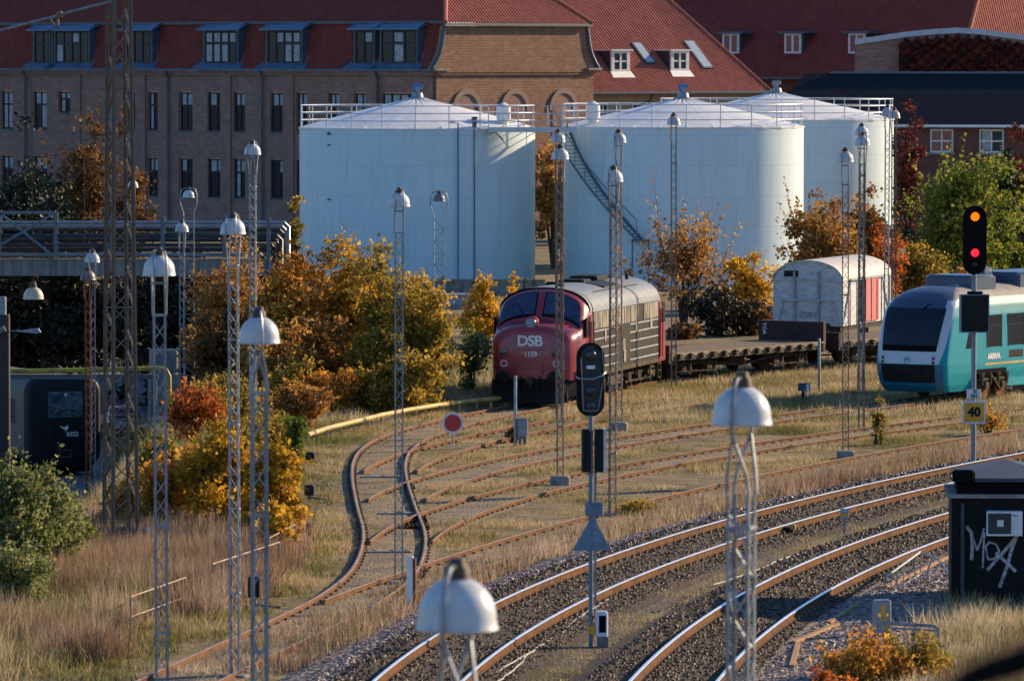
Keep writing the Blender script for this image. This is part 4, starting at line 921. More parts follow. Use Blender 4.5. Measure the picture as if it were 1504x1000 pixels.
secs = [(0.0,1.10,.86,1.80,2.38,20,2.3),(.05,1.22,.84,1.92,2.50,20,2.3),(.16,1.32,.82,2.02,2.60,20,2.3),(.40,1.41,.82,2.10,2.68,20,2.2),(.80,1.47,.82,2.16,2.74,20,2.2),(1.02,1.49,.82,2.20,2.80,20,2.2),
        (1.06,1.495,.82,2.24,2.88,20,2.15),(1.30,1.51,.82,2.42,3.22,20,2.2),(1.56,1.53,.82,2.62,3.58,20,2.25),(1.72,1.545,.82,2.74,3.72,20,2.3),(1.95,1.565,.82,2.86,3.79,20,2.3),(2.25,1.575,.82,2.92,3.81,20,2.3)]
lf = Loft(secs); mb = MB(); lf.body(mb); cabf = mb.build('front_cab', M['locored'], loco, 38)
rear = [(LL - q[0],) + q[1:] for q in secs][::-1]; lr = Loft(rear); mb = MB(); lr.body(mb); mb.build('rear_cab', M['locored'], loco, 38)
mid = Loft([(2.26,1.56,.95,2.94,3.80,20,2.3),(LL-2.26,1.56,.95,2.94,3.80,20,2.3)]); mb = MB(); mid.body(mb); mb.build('engine_body', M['locogrey'], loco, 38)
# roof skin: over both the middle and the cab tops
rp = [section(1.60,2.96,3.0,3.84,20,2.3)[3:-3]]
mb = MB(); sk = rp[0]
def skin(y0, y1, lift, w=1.0):
    ring = [(x*w, y0, z+lift) for x, z in sk]; ring2 = [(x*w, y1, z+lift) for x, z in sk]; n = len(ring); mb.add(ring+ring2, [(i+1, i, n+i, n+i+1) for i in range(n-1)])
skin(2.30, LL-2.3, .0); skin(1.98, 2.30, -.002, .985) 
mb.build('roof', M['locoroof'], loco, 40)
mb = MB()
for y0, y1, x0, x1, z, h in ((6.6,7.8,-.6,.3,3.8,.13),(8.2,10.0,-.6,.4,3.8,.2),(11.0,11.6,-.3,.3,3.8,.12),(4.6,5.1,-.6,-.2,3.8,.12),(3.2,3.5,.1,.35,3.8,.1)): mb.cham(x0, x1, y0, y1, z-.1, z+h, .05)
mb.bar((1.2,4.0,3.62),(1.2,11.0,3.62),.03); mb.build('roof_equipment', M['rubberblack'], loco)
mb = MB(); mb.loft([[(.45,6.2,3.80),(1.1,6.2,3.67),(1.1,8.6,3.67),(.45,8.6,3.80)],[(.45,6.2,3.86),(1.1,6.2,3.73),(1.1,8.6,3.73),(.45,8.6,3.86)]]); mb.build('roof_hatch', M['black'], loco)
mb = MB(); mb.lathe([(.06,3.6),(.06,3.95),(.03,4.0),(.001,4.0)], 8, (.7,11.6,0)); mb.lathe([(.03,3.6),(.03,4.1),(.001,4.1)], 8, (-.85,2.6,0)); mb.build('roof_aerial', M['rubberblack'], loco)
# windscreens (u around 0..1, v along 6..9 = sloping screen)
def uof(x_frac):
    return .5 + x_frac
for pl in ([(.20,6.30),(.478,6.30),(.478,8.65),(.285,8.55)], [(.522,6.30),(.80,6.30),(.715,8.55),(.522,8.65)]):
    lf.patch(pl, .014, 14, 8).build('windscreen', M['glassblue'], loco, 60)
    c = [(pl[0][0]+.02, pl[0][1]-.22), (pl[1][0]+.012 if pl[1][0]<.5 else pl[1][0]+.02, pl[1][1]-.22), (pl[2][0]+.012, pl[2][1]+.22), (pl[3][0]-.012, pl[3][1]+.22)]
for sgn in (-1, 1):
    mb = MB(); mb.bar((sgn*.45,1.06,2.86),(sgn*.75,1.34,3.3),.02); mb.build('wiper', M['black'], loco)
# nose fittings
mb = MB(); mb.lathe([(.001,.10),(.15,.09),(.18,.07),(.20,.0),(.235,-.01),(.235,-.5)], 22); mb.xf(Matrix.Translation((-.06,.24,2.70)) @ Matrix.Rotation(R(90),4,'X')); hl_ = mb.build('headlight', M['locored'], loco, 40)
mb = MB(); mb.lathe([(.001,.035),(.12,.03),(.17,.0)], 20); mb.xf(Matrix.Translation((-.06,.13,2.70)) @ Matrix.Rotation(R(90),4,'X')); mb.build('lens', mat('headlamp glass', (.25,.33,.38), .12), hl_, 60)
for x in (-.95, .84):
    mb = MB(); mb.lathe([(.001,.05),(.12,.06),(.17,.05),(.19,.0),(.22,-.02),(.22,-.10)], 20); mb.xf(Matrix.Translation((x,.0,1.72)) @ Matrix.Rotation(R(90),4,'X')); o = mb.build('marker_lamp', M['locored'], loco, 40)
    mb = MB(); mb.lathe([(.001,.03),(.12,.02)], 16); mb.xf(Matrix.Translation((x,-.045,1.72)) @ Matrix.Rotation(R(90),4,'X')); mb.build('lens', M['lens_off'], o, 60)
    mb = MB(); mb.lathe([(.085,0),(.085,.03),(.115,.03),(.115,0)], 20); mb.xf(Matrix.Translation((x+.02,-.005,1.37)) @ Matrix.Rotation(R(90),4,'X')); mb.build('lamp_ring', M['white'], loco, 40)
put_text('lettering', 'DSB', M['white'], loco, (-.04,-.012,2.11), (R(90),0,0)).scale = (.84,.78,1); put_text('number', '1159', M['white'], loco, (-.02,-.012,1.67), (R(90),0,0)).scale = (.76,.8,1); put_text('number', 'i', M['white'], loco, (-.31,-.012,1.74), (R(90),0,0))
for pl in ([(.195,6.05),(.484,6.05),(.484,8.8),(.275,8.75)], [(.516,6.05),(.805,6.05),(.725,8.75),(.516,8.8)]): lf.patch(pl, .007, 14, 8).build('window_rubber', M['blackmatt'], loco, 60)
for zz_ in (1.22, 1.56): lf.patch([(.03 if zz_ < 1.3 else .06, .02), (.05 if zz_ < 1.3 else .075, .02), (.05 if zz_ < 1.3 else .075, 4.9), (.03 if zz_ < 1.3 else .06, 4.9)], .004, 2, 8).build('panel_seam', mat('seam red', (.10,.012,.02), .5) if 'seam red' not in bpy.data.materials else bpy.data.materials['seam red'], loco)
mb = MB()
for a in ((-.95,.85,1.20,1.215),(-.95,-.935,1.0,1.2),(.835,.85,1.0,1.2),(-.62,.52,1.40,1.41)): mb.box(a[0],a[1],-.006,-.002,a[2],a[3])
mb.build('nose_seams', bpy.data.materials['seam red'], loco)
for x in (-.62,.42): mb = MB(); mb.tube([(x,-.02,1.02),(x,-.07,1.05),(x,-.07,1.35),(x,-.02,1.38)], .014, 6); mb.build('nose_handrail', M['locored'], loco)
for x in (-.35,.3): mb = MB(); mb.tube([(x,-.1,.95),(x+.04,-.2,.75),(x+.02,-.16,.5)], .025, 6); mb.build('brake_hose', M['blackmatt'], loco)
mb = MB(); mb.tube([(-.6,-.03,1.83),(.45,-.03,1.83)], .012, 6); mb.build('grab_rail', M['locored'], loco)
# skirt, buffer beam, plough
sk2 = [(x, z) for x, z in ((-1.30,0),(1.30,0))]
mb = MB(); mb.loft([[(-1.12,-.02,.86),(1.12,-.02,.86),(1.46,.5,.86),(1.56,2.2,.86),(-1.56,2.2,.86),(-1.46,.5,.86)][::-1],[(-1.15,.02,.30),(1.15,.02,.30),(1.5,.5,.30),(1.5,2.2,.45),(-1.5,2.2,.45),(-1.5,.5,.30)][::-1]]); mb.build('front_skirt', M['rubberblack'], loco)
mb = MB(); mb.prism([(-1.3,-.18,.08),(1.3,-.18,.08),(1.2,.05,.42),(-1.2,.05,.42)], (0,.05,0)); mb.build('snow_plough', M['rubberblack'], loco)
for x in (-.88, .88):
    mb = MB(); mb.lathe([(.001,.52),(.2,.50),(.23,.46),(.23,.43),(.1,.42),(.1,0)], 18); mb.xf(Matrix.Translation((x,-.0,.93)) @ Matrix.Rotation(R(90),4,'X')); mb.build('buffer', M['rubberblack'], loco, 40)
mb = MB(); mb.box(-.1,.1,-.2,.0,.72,.92); mb.tube([(0,-.2,.85),(.05,-.3,.6),(0,-.1,.45)], .04, 6); mb.build('coupling', M['bogie'], loco)
mb = MB(); mb.box(-.15,.05,-.045,-.025,.76,.83); mb.build('yellow_plate', M['signyellow'], loco)
mb = MB(); mb.box(1.565,1.585,.55,1.9,.86,1.18); mb.build('battery_box_panel', mat('light grey panel', (.42,.40,.37), .6), loco)
# right side: cab window, door, bands, grille
def sidebox(nm, m, y0, y1, z0, z1, x=1.578, d=.018, s=1, par=None):
    mb = MB(); mb.box(min(s*x, s*(x+d)), max(s*x, s*(x+d)), y0, y1, z0, z1); return mb.build(nm, M[m], par or loco)
for s in (1, -1):
    w_ = sidebox('side_window', 'glassdark', 1.30, 1.75, 2.2, 2.86, s=s)
    sidebox('door', 'locored', 1.92, 2.22, .95, 2.92, d=.012, s=s); sidebox('door', 'locored', LL-2.22, LL-1.92, .95, 2.92, d=.012, s=s)
    sidebox('side_window', 'glassdark', LL-1.75, LL-1.30, 2.2, 2.86, s=s)
    for y in (1.86, 2.28, LL-1.86, LL-2.28):
        mb = MB(); mb.tube([(s*1.62,y,1.0),(s*1.63,y,2.7)], .022, 6); mb.build('door_rail', M['locored'], loco)
    for y0, y1 in ((2.5,6.3),(8.2,9.6),(10.4,12.8)): sidebox('grille', 'mesh_panel', y0, y1, 2.42, 2.98, x=1.562, s=s)
    sidebox('grille', 'mesh_panel', 6.4, 8.1, 2.42, 2.98, x=1.562, s=s)
    for z in (1.10, 1.42, 1.74, 2.04, 2.32): sidebox('side_strip', 'locostripe', 2.45, 6.3, z, z+.045, x=1.562, s=s); sidebox('side_strip', 'locostripe', 8.2, 12.8, z, z+.045, x=1.562, s=s)
    for y, z in ((4.3,1.95),(9.2,2.05),(11.6,2.05),(7.2,1.5),(7.3,1.1)): sidebox('access_panel', 'mesh_panel', y-.16, y+.16, z, z+.40, x=1.564, d=.03, s=s)
    sidebox('side_sill', 'bogie_tan', 2.3, LL-2.3, .82, .96, x=1.50, d=.07, s=s)
for yc in (3.9, LL-3.9): bogie(loco, yc, 3.2)
mb = MB(); mb.cham(-1.25,1.25,6.4,8.6,.32,.95,.1); mb.cyl((1.0,6.9,.55),(1.0,6.2,.55),.25,14); mb.build('fuel_tank', M['bogie_tan'], loco)
for s in (-1, 1):
    mb = MB()
    for z in (.25,.5,.75): mb.box(s*1.5-.06, s*1.5+.06, LL-2.3, LL-1.85, z, z+.03)
    mb.box(s*1.5-.06,s*1.5+.06, LL-2.32,LL-2.29,.25,.9); mb.box(s*1.5-.06,s*1.5+.06, LL-1.86,LL-1.83,.25,.9); mb.build('step_ladder', M['bogie_tan'], loco)
# ---------------------------------------------------------------- flat wagons
def flat_wagon(y0, length, label, key='S1', tall=.72):
    X = TK[key]; y1 = y0 + length * math.cos(heading(X, y0 + length*.42)); x0 = float(X(y0)); x1 = float(X(y1)); rz = -math.atan2(x1-x0, y1-y0)
    t = thing('flat_wagon', label, 'flat wagon', (x0, y0, .14), rz, 'flat wagons'); Ln = math.hypot(x1-x0, y1-y0); w = 1.35
    mb = MB(); mb.box(-w, w, 0, Ln, .93, 1.0); mb.build('deck', M['deck'], t)
    for s in (-1, 1):
        mb = MB(); mb.box(s*w-.02, s*w+.06, 0, Ln, .72, .99); mb.build('side_sill', mat('dusty tan sill', (.34,.27,.18), .85, 0, (.20,.15,.10), 3, grime=(.12,.08,.05)) if 'dusty tan sill' not in bpy.data.materials else bpy.data.materials['dusty tan sill'], t)
        k = .5
        while k < Ln - .3:
            mb = MB(); a = s*w + s*.06; mb.cham(min(a,a+s*.12), max(a,a+s*.12), k-.07, k+.07, .74, .96, .02); mb.tube([(a+s*.10,k+.05,.92),(a+s*.16,k+.14,.86),(a+s*.12,k+.1,.74)], .02, 5); mb.build('stake_pocket', M['bogie'], t); k += .78
    for y in (0, Ln):
        mb = MB(); mb.box(-w-.05, w+.05, y-.09, y+.09, .62, 1.0 + (tall if y else .28)); mb.build('end_board', mat('dark maroon board', (.045,.018,.018), .8, 0, (.03,.014,.014), 2) if 'dark maroon board' not in bpy.data.materials else bpy.data.materials['dark maroon board'], t)
        for x in (-.88, .88):
            mb = MB(); q = -1 if y == 0 else 1; mb.lathe([(.001,.5),(.2,.48),(.22,.44),(.09,.42),(.09,0)], 14); mb.xf(Matrix.Translation((x, y + q*.09, .85)) @ Matrix.Rotation(R(90) if q < 0 else R(-90),4,'X')); mb.build('buffer', M['bogie'], t, 40)
    mb = MB(); 
    for x in (-.35,.35): mb.box(x-.06,x+.06,.2,Ln-.2,.55,.92)
    for k in range(7): mb.box(-1.25,1.25, .6+k*(Ln-1.2)/6-.05, .6+k*(Ln-1.2)/6+.05, .7, .92)
    mb.bar((1.0,2.8,.6),(1.0,Ln*.5,.35),.07); mb.bar((1.0,Ln*.5,.35),(1.0,Ln-2.8,.6),.07); mb.cham(-.9,.9,Ln*.45,Ln*.55,.35,.85,.03); mb.build('underframe', M['bogie'], t)
    for yc in (2.2, Ln-2.2): bogie(t, yc, 1.8, 2, .44, 'bogie', 1.05)
    return t, Ln
fw, Ln = flat_wagon(219.4, 11.2, 'empty flat wagon with tan sill and dark end boards coupled behind the red locomotive')
put_text('chalk_tag', 'TOA', M['white'], fw, (-1.15, Ln-.105, 1.42), (R(90), R(90), 0)).scale = (.6, .6, .6)
p1 = fw.matrix_basis @ Vector((0, Ln+1.1, 0))
flat_wagon(p1.y, 11, 'second flat wagon with tan sill, seen between the boxcar and the railcar front', tall=.1)
# ---------------------------------------------------------------- old white boxcar
M['wagonwhite'] = mat('old white boards', (.56,.57,.57), .7, 0, (.40,.41,.42), 2.5, sc=(1,1,7), grime=(.20,.17,.15), gscale=2.6, glo=.54, ghi=.74)
M['pinkdoor'] = mat('faded red door', (.52,.12,.13), .7, 0, (.42,.09,.10), 2, sc=(1,4,.5))
Zb = 246.0; bc = thing('boxcar', 'old white boxcar with curved roof and faded red sliding door', 'boxcar', (XZ(1187, Zb), Zb, -.1), R(-19)); W2 = 1.42; LB = 7.2
pts = section(W2, 1.0, 2.85, 3.62, 18, 2.0); ends = [(x, 0, z) for x, z in pts]
mb = MB(); mb.loft([ends, [(x, LB, z) for x, z in pts]]); mb.build('body', M['wagonwhite'], bc, 30)
rp = pts[3:-3]; mb = MB(); r0 = [(x*1.03, -.08, z+.03) for x, z in rp]; r1 = [(x*1.03, LB+.08, z+.03) for x, z in rp]; r2 = [(x*1.03, -.08, z-.03) for x, z in rp]; r3 = [(x*1.03, LB+.08, z-.03) for x, z in rp]
n = len(r0); mb.add(r0+r1+r2+r3, [(i,i+1,n+i+1,n+i) for i in range(n-1)] + [(2*n+i+1,2*n+i,3*n+i,3*n+i+1) for i in range(n-1)] + [(i+1,i,2*n+i,2*n+i+1) for i in range(n-1)]); mb.build('roof', mat('boxcar roof', (.55,.53,.50), .7, 0, (.45,.43,.41), 2, grime=(.35,.10,.08), glo=.66, ghi=.75), bc, 40)
for x in (-.55, .45): mb = MB(); mb.box(x-.05,x+.05,-.10,-.003,.95,3.2); mb.build('end_post', M['galv'], bc)
mb = MB(); mb.bar((-1.42,-.05,2.85),(1.42,-.05,2.85),.06,.05); mb.bar((-1.3,-.06,1.0),(-1.0,-.06,2.1),.05); mb.bar((1.3,-.06,1.0),(1.0,-.06,2.1),.05); mb.bar((-1.2,-.12,2.05),(1.2,-.12,2.05),.06); mb.tube([(.95,-.2,1.2),(.95,-.22,2.05),(.85,-.2,2.7)], .025, 6); mb.build('end_bracing', M['wagonwhite'], bc)
mb = MB(); mb.box(-1.0,-.40,-.02,-.004,2.98,3.22); mb.build('vent_grille', M['locogrey'], bc); mb = MB(); mb.box(-.35,.4,-.03,-.004,1.35,1.58); mb.build('end_plate', M['galv'], bc)
for s in (1, -1):
    def sb(nm, m, y0, y1, z0, z1, d=.05): mb = MB(); mb.box(min(s*W2, s*(W2+d)) + (.002 if s > 0 else 0), max(s*W2, s*(W2+d)) - (.002 if s < 0 else 0), y0, y1, z0, z1); return mb.build(nm, M[m], bc)
    sb('dark_doorway_panel', 'blackmatt', 2.3, 2.9, 1.1, 2.78, .015); d_ = sb('sliding_door', 'pinkdoor', 2.9, 5.2, 1.08, 2.8, .09)  # black panel: the dark inside of the open door is put into its colour
    for y in (3.2,4.05,4.9): mb = MB(); a = s*(W2+.09); mb.box(min(a,a+s*.03),max(a,a+s*.03),y-.04,y+.04,1.1,2.79); mb.build('door_rib', M['pinkdoor'], d_)
    sb('door_track', 'galv', 1.0, 6.6, 2.80, 2.87, .12)
    for y in (.06, 1.2, 2.2, 5.9, 7.14): sb('side_post', 'wagonwhite', y-.05, y+.05, 1.0, 2.8, .04)
    for ya, yb in ((.1,1.15),(7.1,5.9)): mb = MB(); mb.bar((s*(W2+.03),ya,1.1),(s*(W2+.03),yb,2.75),.07,.03); mb.build('side_brace', M['wagonwhite'], bc)
mb = MB(); mb.box(-1.35,1.35,.05,LB-.05,.8,1.0); mb.build('underframe', M['bogie'], bc)
for y in (1.6, LB-1.6): wheelset(bc, y, .5)
for x in (-.88,.88): mb = MB(); mb.lathe([(.001,.5),(.2,.48),(.22,.44),(.09,.42),(.09,0)],14); mb.xf(Matrix.Translation((x,0,.95)) @ Matrix.Rotation(R(90),4,'X')); mb.build('buffer', M['bogie'], bc, 40)
# ---------------------------------------------------------------- train bodies built from stacked plan outlines
class Stack:
    # levels: (z, front y, half width, corner depth, exponent)
    def __init__(s, lv, L, n=36): s.lv = lv; s.L = L; s.n = n
    def lev(s, z):
        lv = s.lv
        for i in range(len(lv)-1):
            if lv[i][0] <= z <= lv[i+1][0]:
                t = (z - lv[i][0]) / (lv[i+1][0]-lv[i][0]); return [a*(1-t)+b*t for a, b in zip(lv[i], lv[i+1])]
        return list(lv[-1] if z > lv[-1][0] else lv[0])
    def at(s, z, u):
        # u -1..1 across the curved front
        _, yf, w, cd, p = s.lev(z); x = math.sin(u*math.pi/2); a = abs(u)*math.pi/2
        xx = math.copysign(w*abs(math.sin(a))**(2/p), u) if u else 0.0; yy = yf + cd*(1 - abs(math.cos(a))**(2/p)); return Vector((xx, yy, z))
    def normal(s, z, u):
        e = 2e-3; a = s.at(z, min(1,u+e)) - s.at(z, max(-1,u-e)); b = s.at(z+e*3, u) - s.at(z-e*3, u); n = a.cross(b); return n.normalized() if n.length > 1e-9 else Vector((0,-1,0))
    def body(s, zs, mfun, tail=True):
        mb = MB(); n = s.n; rings = []
        us = [-1 + 2*k/n for k in range(n+1)]
        for z in zs:
            w = s.lev(z)[2]; rings.append([(-w, s.L, z)] + [tuple(s.at(z, u)) for u in us] + [(w, s.L, z)])
        k = len(rings[0]); vs = [p for r in rings for p in r]
        for v in vs: mb.v.append(v)
        for i in range(len(rings)-1):
            for j in range(k-1):
                c = [i*k+j, i*k+j+1, (i+1)*k+j+1, (i+1)*k+j]; zc = (zs[i]+zs[i+1])/2; uc = (-2 if j == 0 else 2 if j == k-2 else (us[j-1]+us[j])/2)
                mb.f.append(c); mb.m.append(mfun(zc, uc)); mb.uv.append([(0,0)]*4)
            mb.f.append([i*k+k-1, i*k, (i+1)*k, (i+1)*k+k-1]); mb.m.append(mfun(zs[i], 2)); mb.uv.append([(0,0)]*4)
        m = len(rings)-1; mb.f.append([m*k+j for j in range(k)]); mb.m.append(mfun(zs[-1], 0)); mb.uv.append([(0,0)]*k)
        mb.f.append([j for j in range(k-1,-1,-1)]); mb.m.append(mfun(zs[0], 0)); mb.uv.append([(0,0)]*k)
        return mb
    def patch(s, z0, z1, u0, u1, off=.012, nu=16, nz=8, round_=.0):
        mb = MB(); P_ = []
        for j in range(nz+1):
            b = j/nz; z = z0 + (z1-z0)*b
            for i in range(nu+1):
                a = i/nu; fu0, fu1 = (u0(z), u1(z)) if callable(u0) else (u0, u1); u = fu0 + (fu1-fu0)*a; P_.append(s.at(z, u) + s.normal(z, u)*off)
        mb.add(P_, [(j*(nu+1)+i, j*(nu+1)+i+1, (j+1)*(nu+1)+i+1, (j+1)*(nu+1)+i) for j in range(nz) for i in range(nu)]); return mb
M['teal'] = mat('turquoise paint', (.008,.30,.36), .45, 0, (.008,.27,.33), 1, spec=.2)
M['tealdeep'] = mat('deep turquoise paint', (.008,.14,.24), .3, 0, (.008,.13,.22), 1, coat=.3)
M['lintwhite'] = mat('railcar white', (.52,.56,.60), .3, 0, (.48,.52,.56), 1, coat=.3)
M['linthood'] = mat('railcar dark hood', (.05,.075,.12), .35, 0, (.06,.085,.13), 2)
M['paleblue'] = mat('pale blue band', (.115,.33,.36), .5, 0, (.10,.30,.33), 1, spec=.15)
M['roofgrey'] = mat('railcar roof', (.24,.23,.21), .7, 0, (.18,.17,.155), 2)
yL = 206.4; xL = float(TK['S4'](yL)) + .1
lint = thing('railcar', 'turquoise and white railcar with raked black windscreen', 'railcar', (xL, yL, .14), -R(33)); LN = 24.0
st_ = Stack([(.28,.42,1.22,.42,2.8),(.5,.18,1.30,.46,2.8),(.9,.04,1.36,.48,2.8),(1.2,.0,1.375,.48,2.8),(1.55,.06,1.375,.48,2.8),(1.8,.12,1.375,.50,2.8),(2.3,.24,1.37,.52,2.7),(2.8,.40,1.36,.55,2.6),(3.15,.56,1.31,.60,2.5),(3.4,.78,1.20,.68,2.4),(3.6,1.1,1.02,.75,2.3),(3.74,1.55,.78,.8,2.2),(3.80,2.0,.55,.8,2.1)], LN)
zs_l = sorted(set([round(.28 + .055*i, 3) for i in range(64)] + [3.80]))
def lm(z, u):
    a = abs(u)
    if a > 1.5: return 0 if z < 2.86 else (4 if z < 3.42 else 5)
    edge = .60 + .22 * (1.15 - min(z, 2.9)) / 1.6 if z > 1.2 else 1.0
    if z < 1.22: return 1 if a < .70 else 0
    if z < 1.60: return 0
    lim = .56 + .24*(z-1.5)/1.4
    if z < 2.95: return 0
    return 3 if a < .80 else (4 if z < 3.42 else 5)
st_.body(zs_l, lm).build('body', [M['teal'], M['tealdeep'], M['lintwhite'], M['linthood'], M['paleblue'], M['roofgrey']], lint, 35)
wsu = lambda z: .46 + .13*(z-1.6)/1.35
plim = lambda z: .56 + .16*(z-1.24)/.5 if z < 1.74 else .72 + .24*(z-1.74)/1.5
for sg in (-1, 1): st_.patch(1.24, 3.36, lambda z: sg*(wsu(max(z,1.66))-.03), lambda z: sg*plim(z), .009 if sg > 0 else .009, 14, 30).build('front_surround', M['lintwhite'], lint, 60)
st_.patch(1.24, 1.72, -.52, .52, .007, 24, 4).build('front_panel', M['lintwhite'], lint, 60)
st_.patch(1.66, 3.10, lambda z: -wsu(z), lambda z: wsu(z), .02, 24, 12).build('windscreen', M['glassdark'], lint, 60)
st_.patch(1.66, 1.86, lambda z: -wsu(z)+.02, lambda z: wsu(z)-.02, .03, 20, 3).build('screen_mask', M['blackmatt'], lint, 60)
st_.patch(.62, 1.22, -.46, .46, .02, 20, 6).build('coupler_hatch', M['rubberblack'], lint, 60)
for x in (-1, 1):
    for z in (1.30, 1.44):
        c = st_.at(z, .42*x); mb = MB(); mb.lathe([(.001,.03),(.05,.025),(.06,0)], 14); mb.xf(Matrix.Translation(c + Vector((0,-.01,0))) @ Matrix.Rotation(R(90),4,'X')); mb.build('headlight', M['lens_off'], lint, 60)
ring = MB(); c = st_.at(1.36, 0); nn = 24
for i in range(nn):
    a0, a1 = 6.283*i/nn, 6.283*(i+1)/nn; ring.bar((math.cos(a0)*.11, -.02, math.sin(a0)*.11), (math.cos(a1)*.11, -.02, math.sin(a1)*.11), .022, .012)
ring.bar((-.05,-.02,-.05),(.05,-.02,.05),.022,.012); ring.bar((-.07,-.02,-.01),(.02,-.02,.07),.016,.012); ring.xf(Matrix.Translation(c)); ring.build('round_emblem', M['teal'], lint)
mb = MB(); mb.tube([st_.at(3.02,.1)+Vector((0,-.03,0)), st_.at(3.2,.18)+Vector((0,-.06,0)), st_.at(3.27,.26)+Vector((0,-.05,.0))], .018, 6); mb.build('wiper', M['black'], lint)
def lsb(nm, m, y0, y1, z0, z1, d=.014, s=1, par=None, w=1.365):
    mb = MB(); mb.box(min(s*w, s*(w+d)), max(s*w, s*(w+d)), y0, y1, z0, z1); return mb.build(nm, M[m], par or lint)
for s in (1, -1):
    # slanted cab side window
    mb = MB(); x = s*1.368; mb.prism([(x,1.62,1.72),(x,2.35,1.72),(x,2.35,2.80),(x,2.12,2.80)], (s*.014,0,0)); mb.build('cab_side_window', M['glassdark'], lint)
    for y0, y1 in ((3.15,4.15),(4.65,5.75),(6.05,6.85),(9.6,10.7),(11.1,12.2),(12.6,13.7),(14.1,15.2)):
        o = lsb('side_window', 'glassdark', y0, y1, 1.72, 2.80, .016, s)
        mb = MB(); xx = s*(1.365+.016)
        for a in ((y0,y1,2.42,2.45),(y0-.03,y0,1.69,2.83),(y1,y1+.03,1.69,2.83)): mb.box(min(xx,xx+s*.008),max(xx,xx+s*.008),*a)
        mb.build('window_frame', M['rubberblack'], o)
    d = lsb('door', 'paleblue', 7.35, 8.75, .62, 2.92, .02, s)
    for y0 in (7.50, 8.15): mb = MB(); xx = s*1.385; mb.box(min(xx,xx+s*.012),max(xx,xx+s*.012), y0, y0+.42, .85, 2.62); mb.build('door_window', M['glassdark'], d)
    lsb('yellow_stripe', 'yellow', 3.0, 7.3, 1.10, 1.17, .012, s); lsb('yellow_stripe', 'yellow', 8.8, 20, 1.10, 1.17, .012, s)
    lsb('side_grille', 'rubberblack', 4.7, 5.7, 1.30, 1.56, .014, s)
    lsb('side_skirt', 'teal', 4.6, 7.2, .34, .62, .01, s, w=1.36)
put_text('lettering', 'ARRIVA', M['white'], lint, (1.385, 3.6, 1.38), (R(90), 0, R(90)))
for k in range(1): TX['ARRIVA'].transform(Matrix.Scale(.62, 4))
mb = MB(); mb.box(-1.15,1.15,2.3,LN,.2,.5); mb.build('underframe', M['bogie_tan'], lint)
mb = MB(); mb.box(1.30,1.38,2.35,4.5,.28,.98); mb.build('bogie_dark_panel', M['blackmatt'], lint)  # solid black panel: the shade behind the wheels is put into its colour
for y in (2.85, 4.0):
    mb = MB(); mb.lathe([(.001,.0),(.16,.03),(.2,.0),(.36,.0),(.42,.03),(.42,-.05)], 22); mb.xf(Matrix.Translation((1.40, y, .42)) @ Matrix.Rotation(R(90),4,'Y')); mb.build('wheel', M['ruststeel'], lint, 40)
    mb = MB(); mb.cham(1.42,1.56,y-.14,y+.14,.32,.54,.03); mb.cyl((1.47,y-.3,.45),(1.47,y-.3,.85),.08,10); mb.cyl((1.47,y+.3,.45),(1.47,y+.3,.85),.08,10); mb.build('axle_box', M['bogie_tan'], lint)
mb = MB(); mb.box(1.40,1.50,2.4,4.45,.60,.68); mb.bar((1.5,3.1,.85),(1.5,3.8,.3),.06); mb.build('bogie_frame', M['bogie_tan'], lint)
bogie(lint, 3.45, 1.9, 2, .42, 'bogie_tan', 1.30); bogie(lint, 18.0, 1.9, 2, .42, 'bogie_tan', 1.1)
for y0, y1, x0, x1, h in ((2.9,4.6,-.95,.95,.34),(5.2,5.9,-.5,.1,.55),(6.2,10.0,-1.0,.95,.36),(11,16,-.9,.95,.5)): 
    mb = MB(); mb.cham(x0, x1, y0, y1, 3.66, 3.80+h, .09); mb.build('roof_unit', M['linthood'], lint, 30)
mb = MB(); mb.tube([(.75,8.7,3.7),(.75,8.7,4.05),(.75,8.95,4.2),(.75,9.3,4.2)], .09, 8); mb.build('exhaust_pipe', M['ruststeel'], lint, 40)
for y in (2.5, 3.9, 10.4): mb = MB(); mb.cham(.3,.6,y-.12,y+.12,3.66,3.86,.05); mb.build('roof_vent', M['galv'], lint)
# ---------------------------------------------------------------- black fronted train in the depot
M['trainsilver'] = mat('ribbed silver side', (.15,.13,.105), .6, .2, (.11,.095,.08), 2, sc=(1,1,14))
Zi = 238.0; ic = thing('passenger_train', 'train with a black rubber framed front numbered 5022 in the sunken depot', 'train', (XZ(95, Zi), Zi, -4.58), R(25)); w = 1.52
def rr(w, z0, z1, r, n=8):
    pts = []
    for cx, cz, a0 in ((w-r, z1-r, 0), (-w+r, z1-r, 90), (-w+r, z0+r, 180), (w-r, z0+r, 270)):
        for i in range(n+1): a = R(a0 + 90*i/n); pts.append((cx + r*math.cos(a), cz + r*math.sin(a)))
    return pts
secs2 = [(0.0, rr(w-.16,.42,3.72,.5)), (.06, rr(w-.05,.34,3.82,.6)), (.18, rr(w,.3,3.88,.65)), (.55, rr(w,.3,3.88,.65))]
mb = MB(); mb.loft([[(x, y, z) for x, z in p] for y, p in secs2]); mb.build('rubber_front', M['black'], ic, 40)
mb = MB(); mb.loft([[(x*.985, y, z) for x, z in rr(w,.55,3.84,.6)] for y in (.56, 22)]); mb.build('body', M['trainsilver'], ic, 40)
mb = MB(); mb.cham(-.72,.72,-.03,.05,2.28,3.28,.02); ws = mb.build('windscreen', mat('painted reflection glass', (.10,.14,.16), .15, 0, (.03,.04,.05), 2.5), ic)  # pale patches put the screen's reflections into its colour
mb = MB(); mb.tube([(-.5,-.05,2.36),(.1,-.05,2.62),(.55,-.05,2.45)], .015, 5); mb.build('wiper', M['black'], ws)
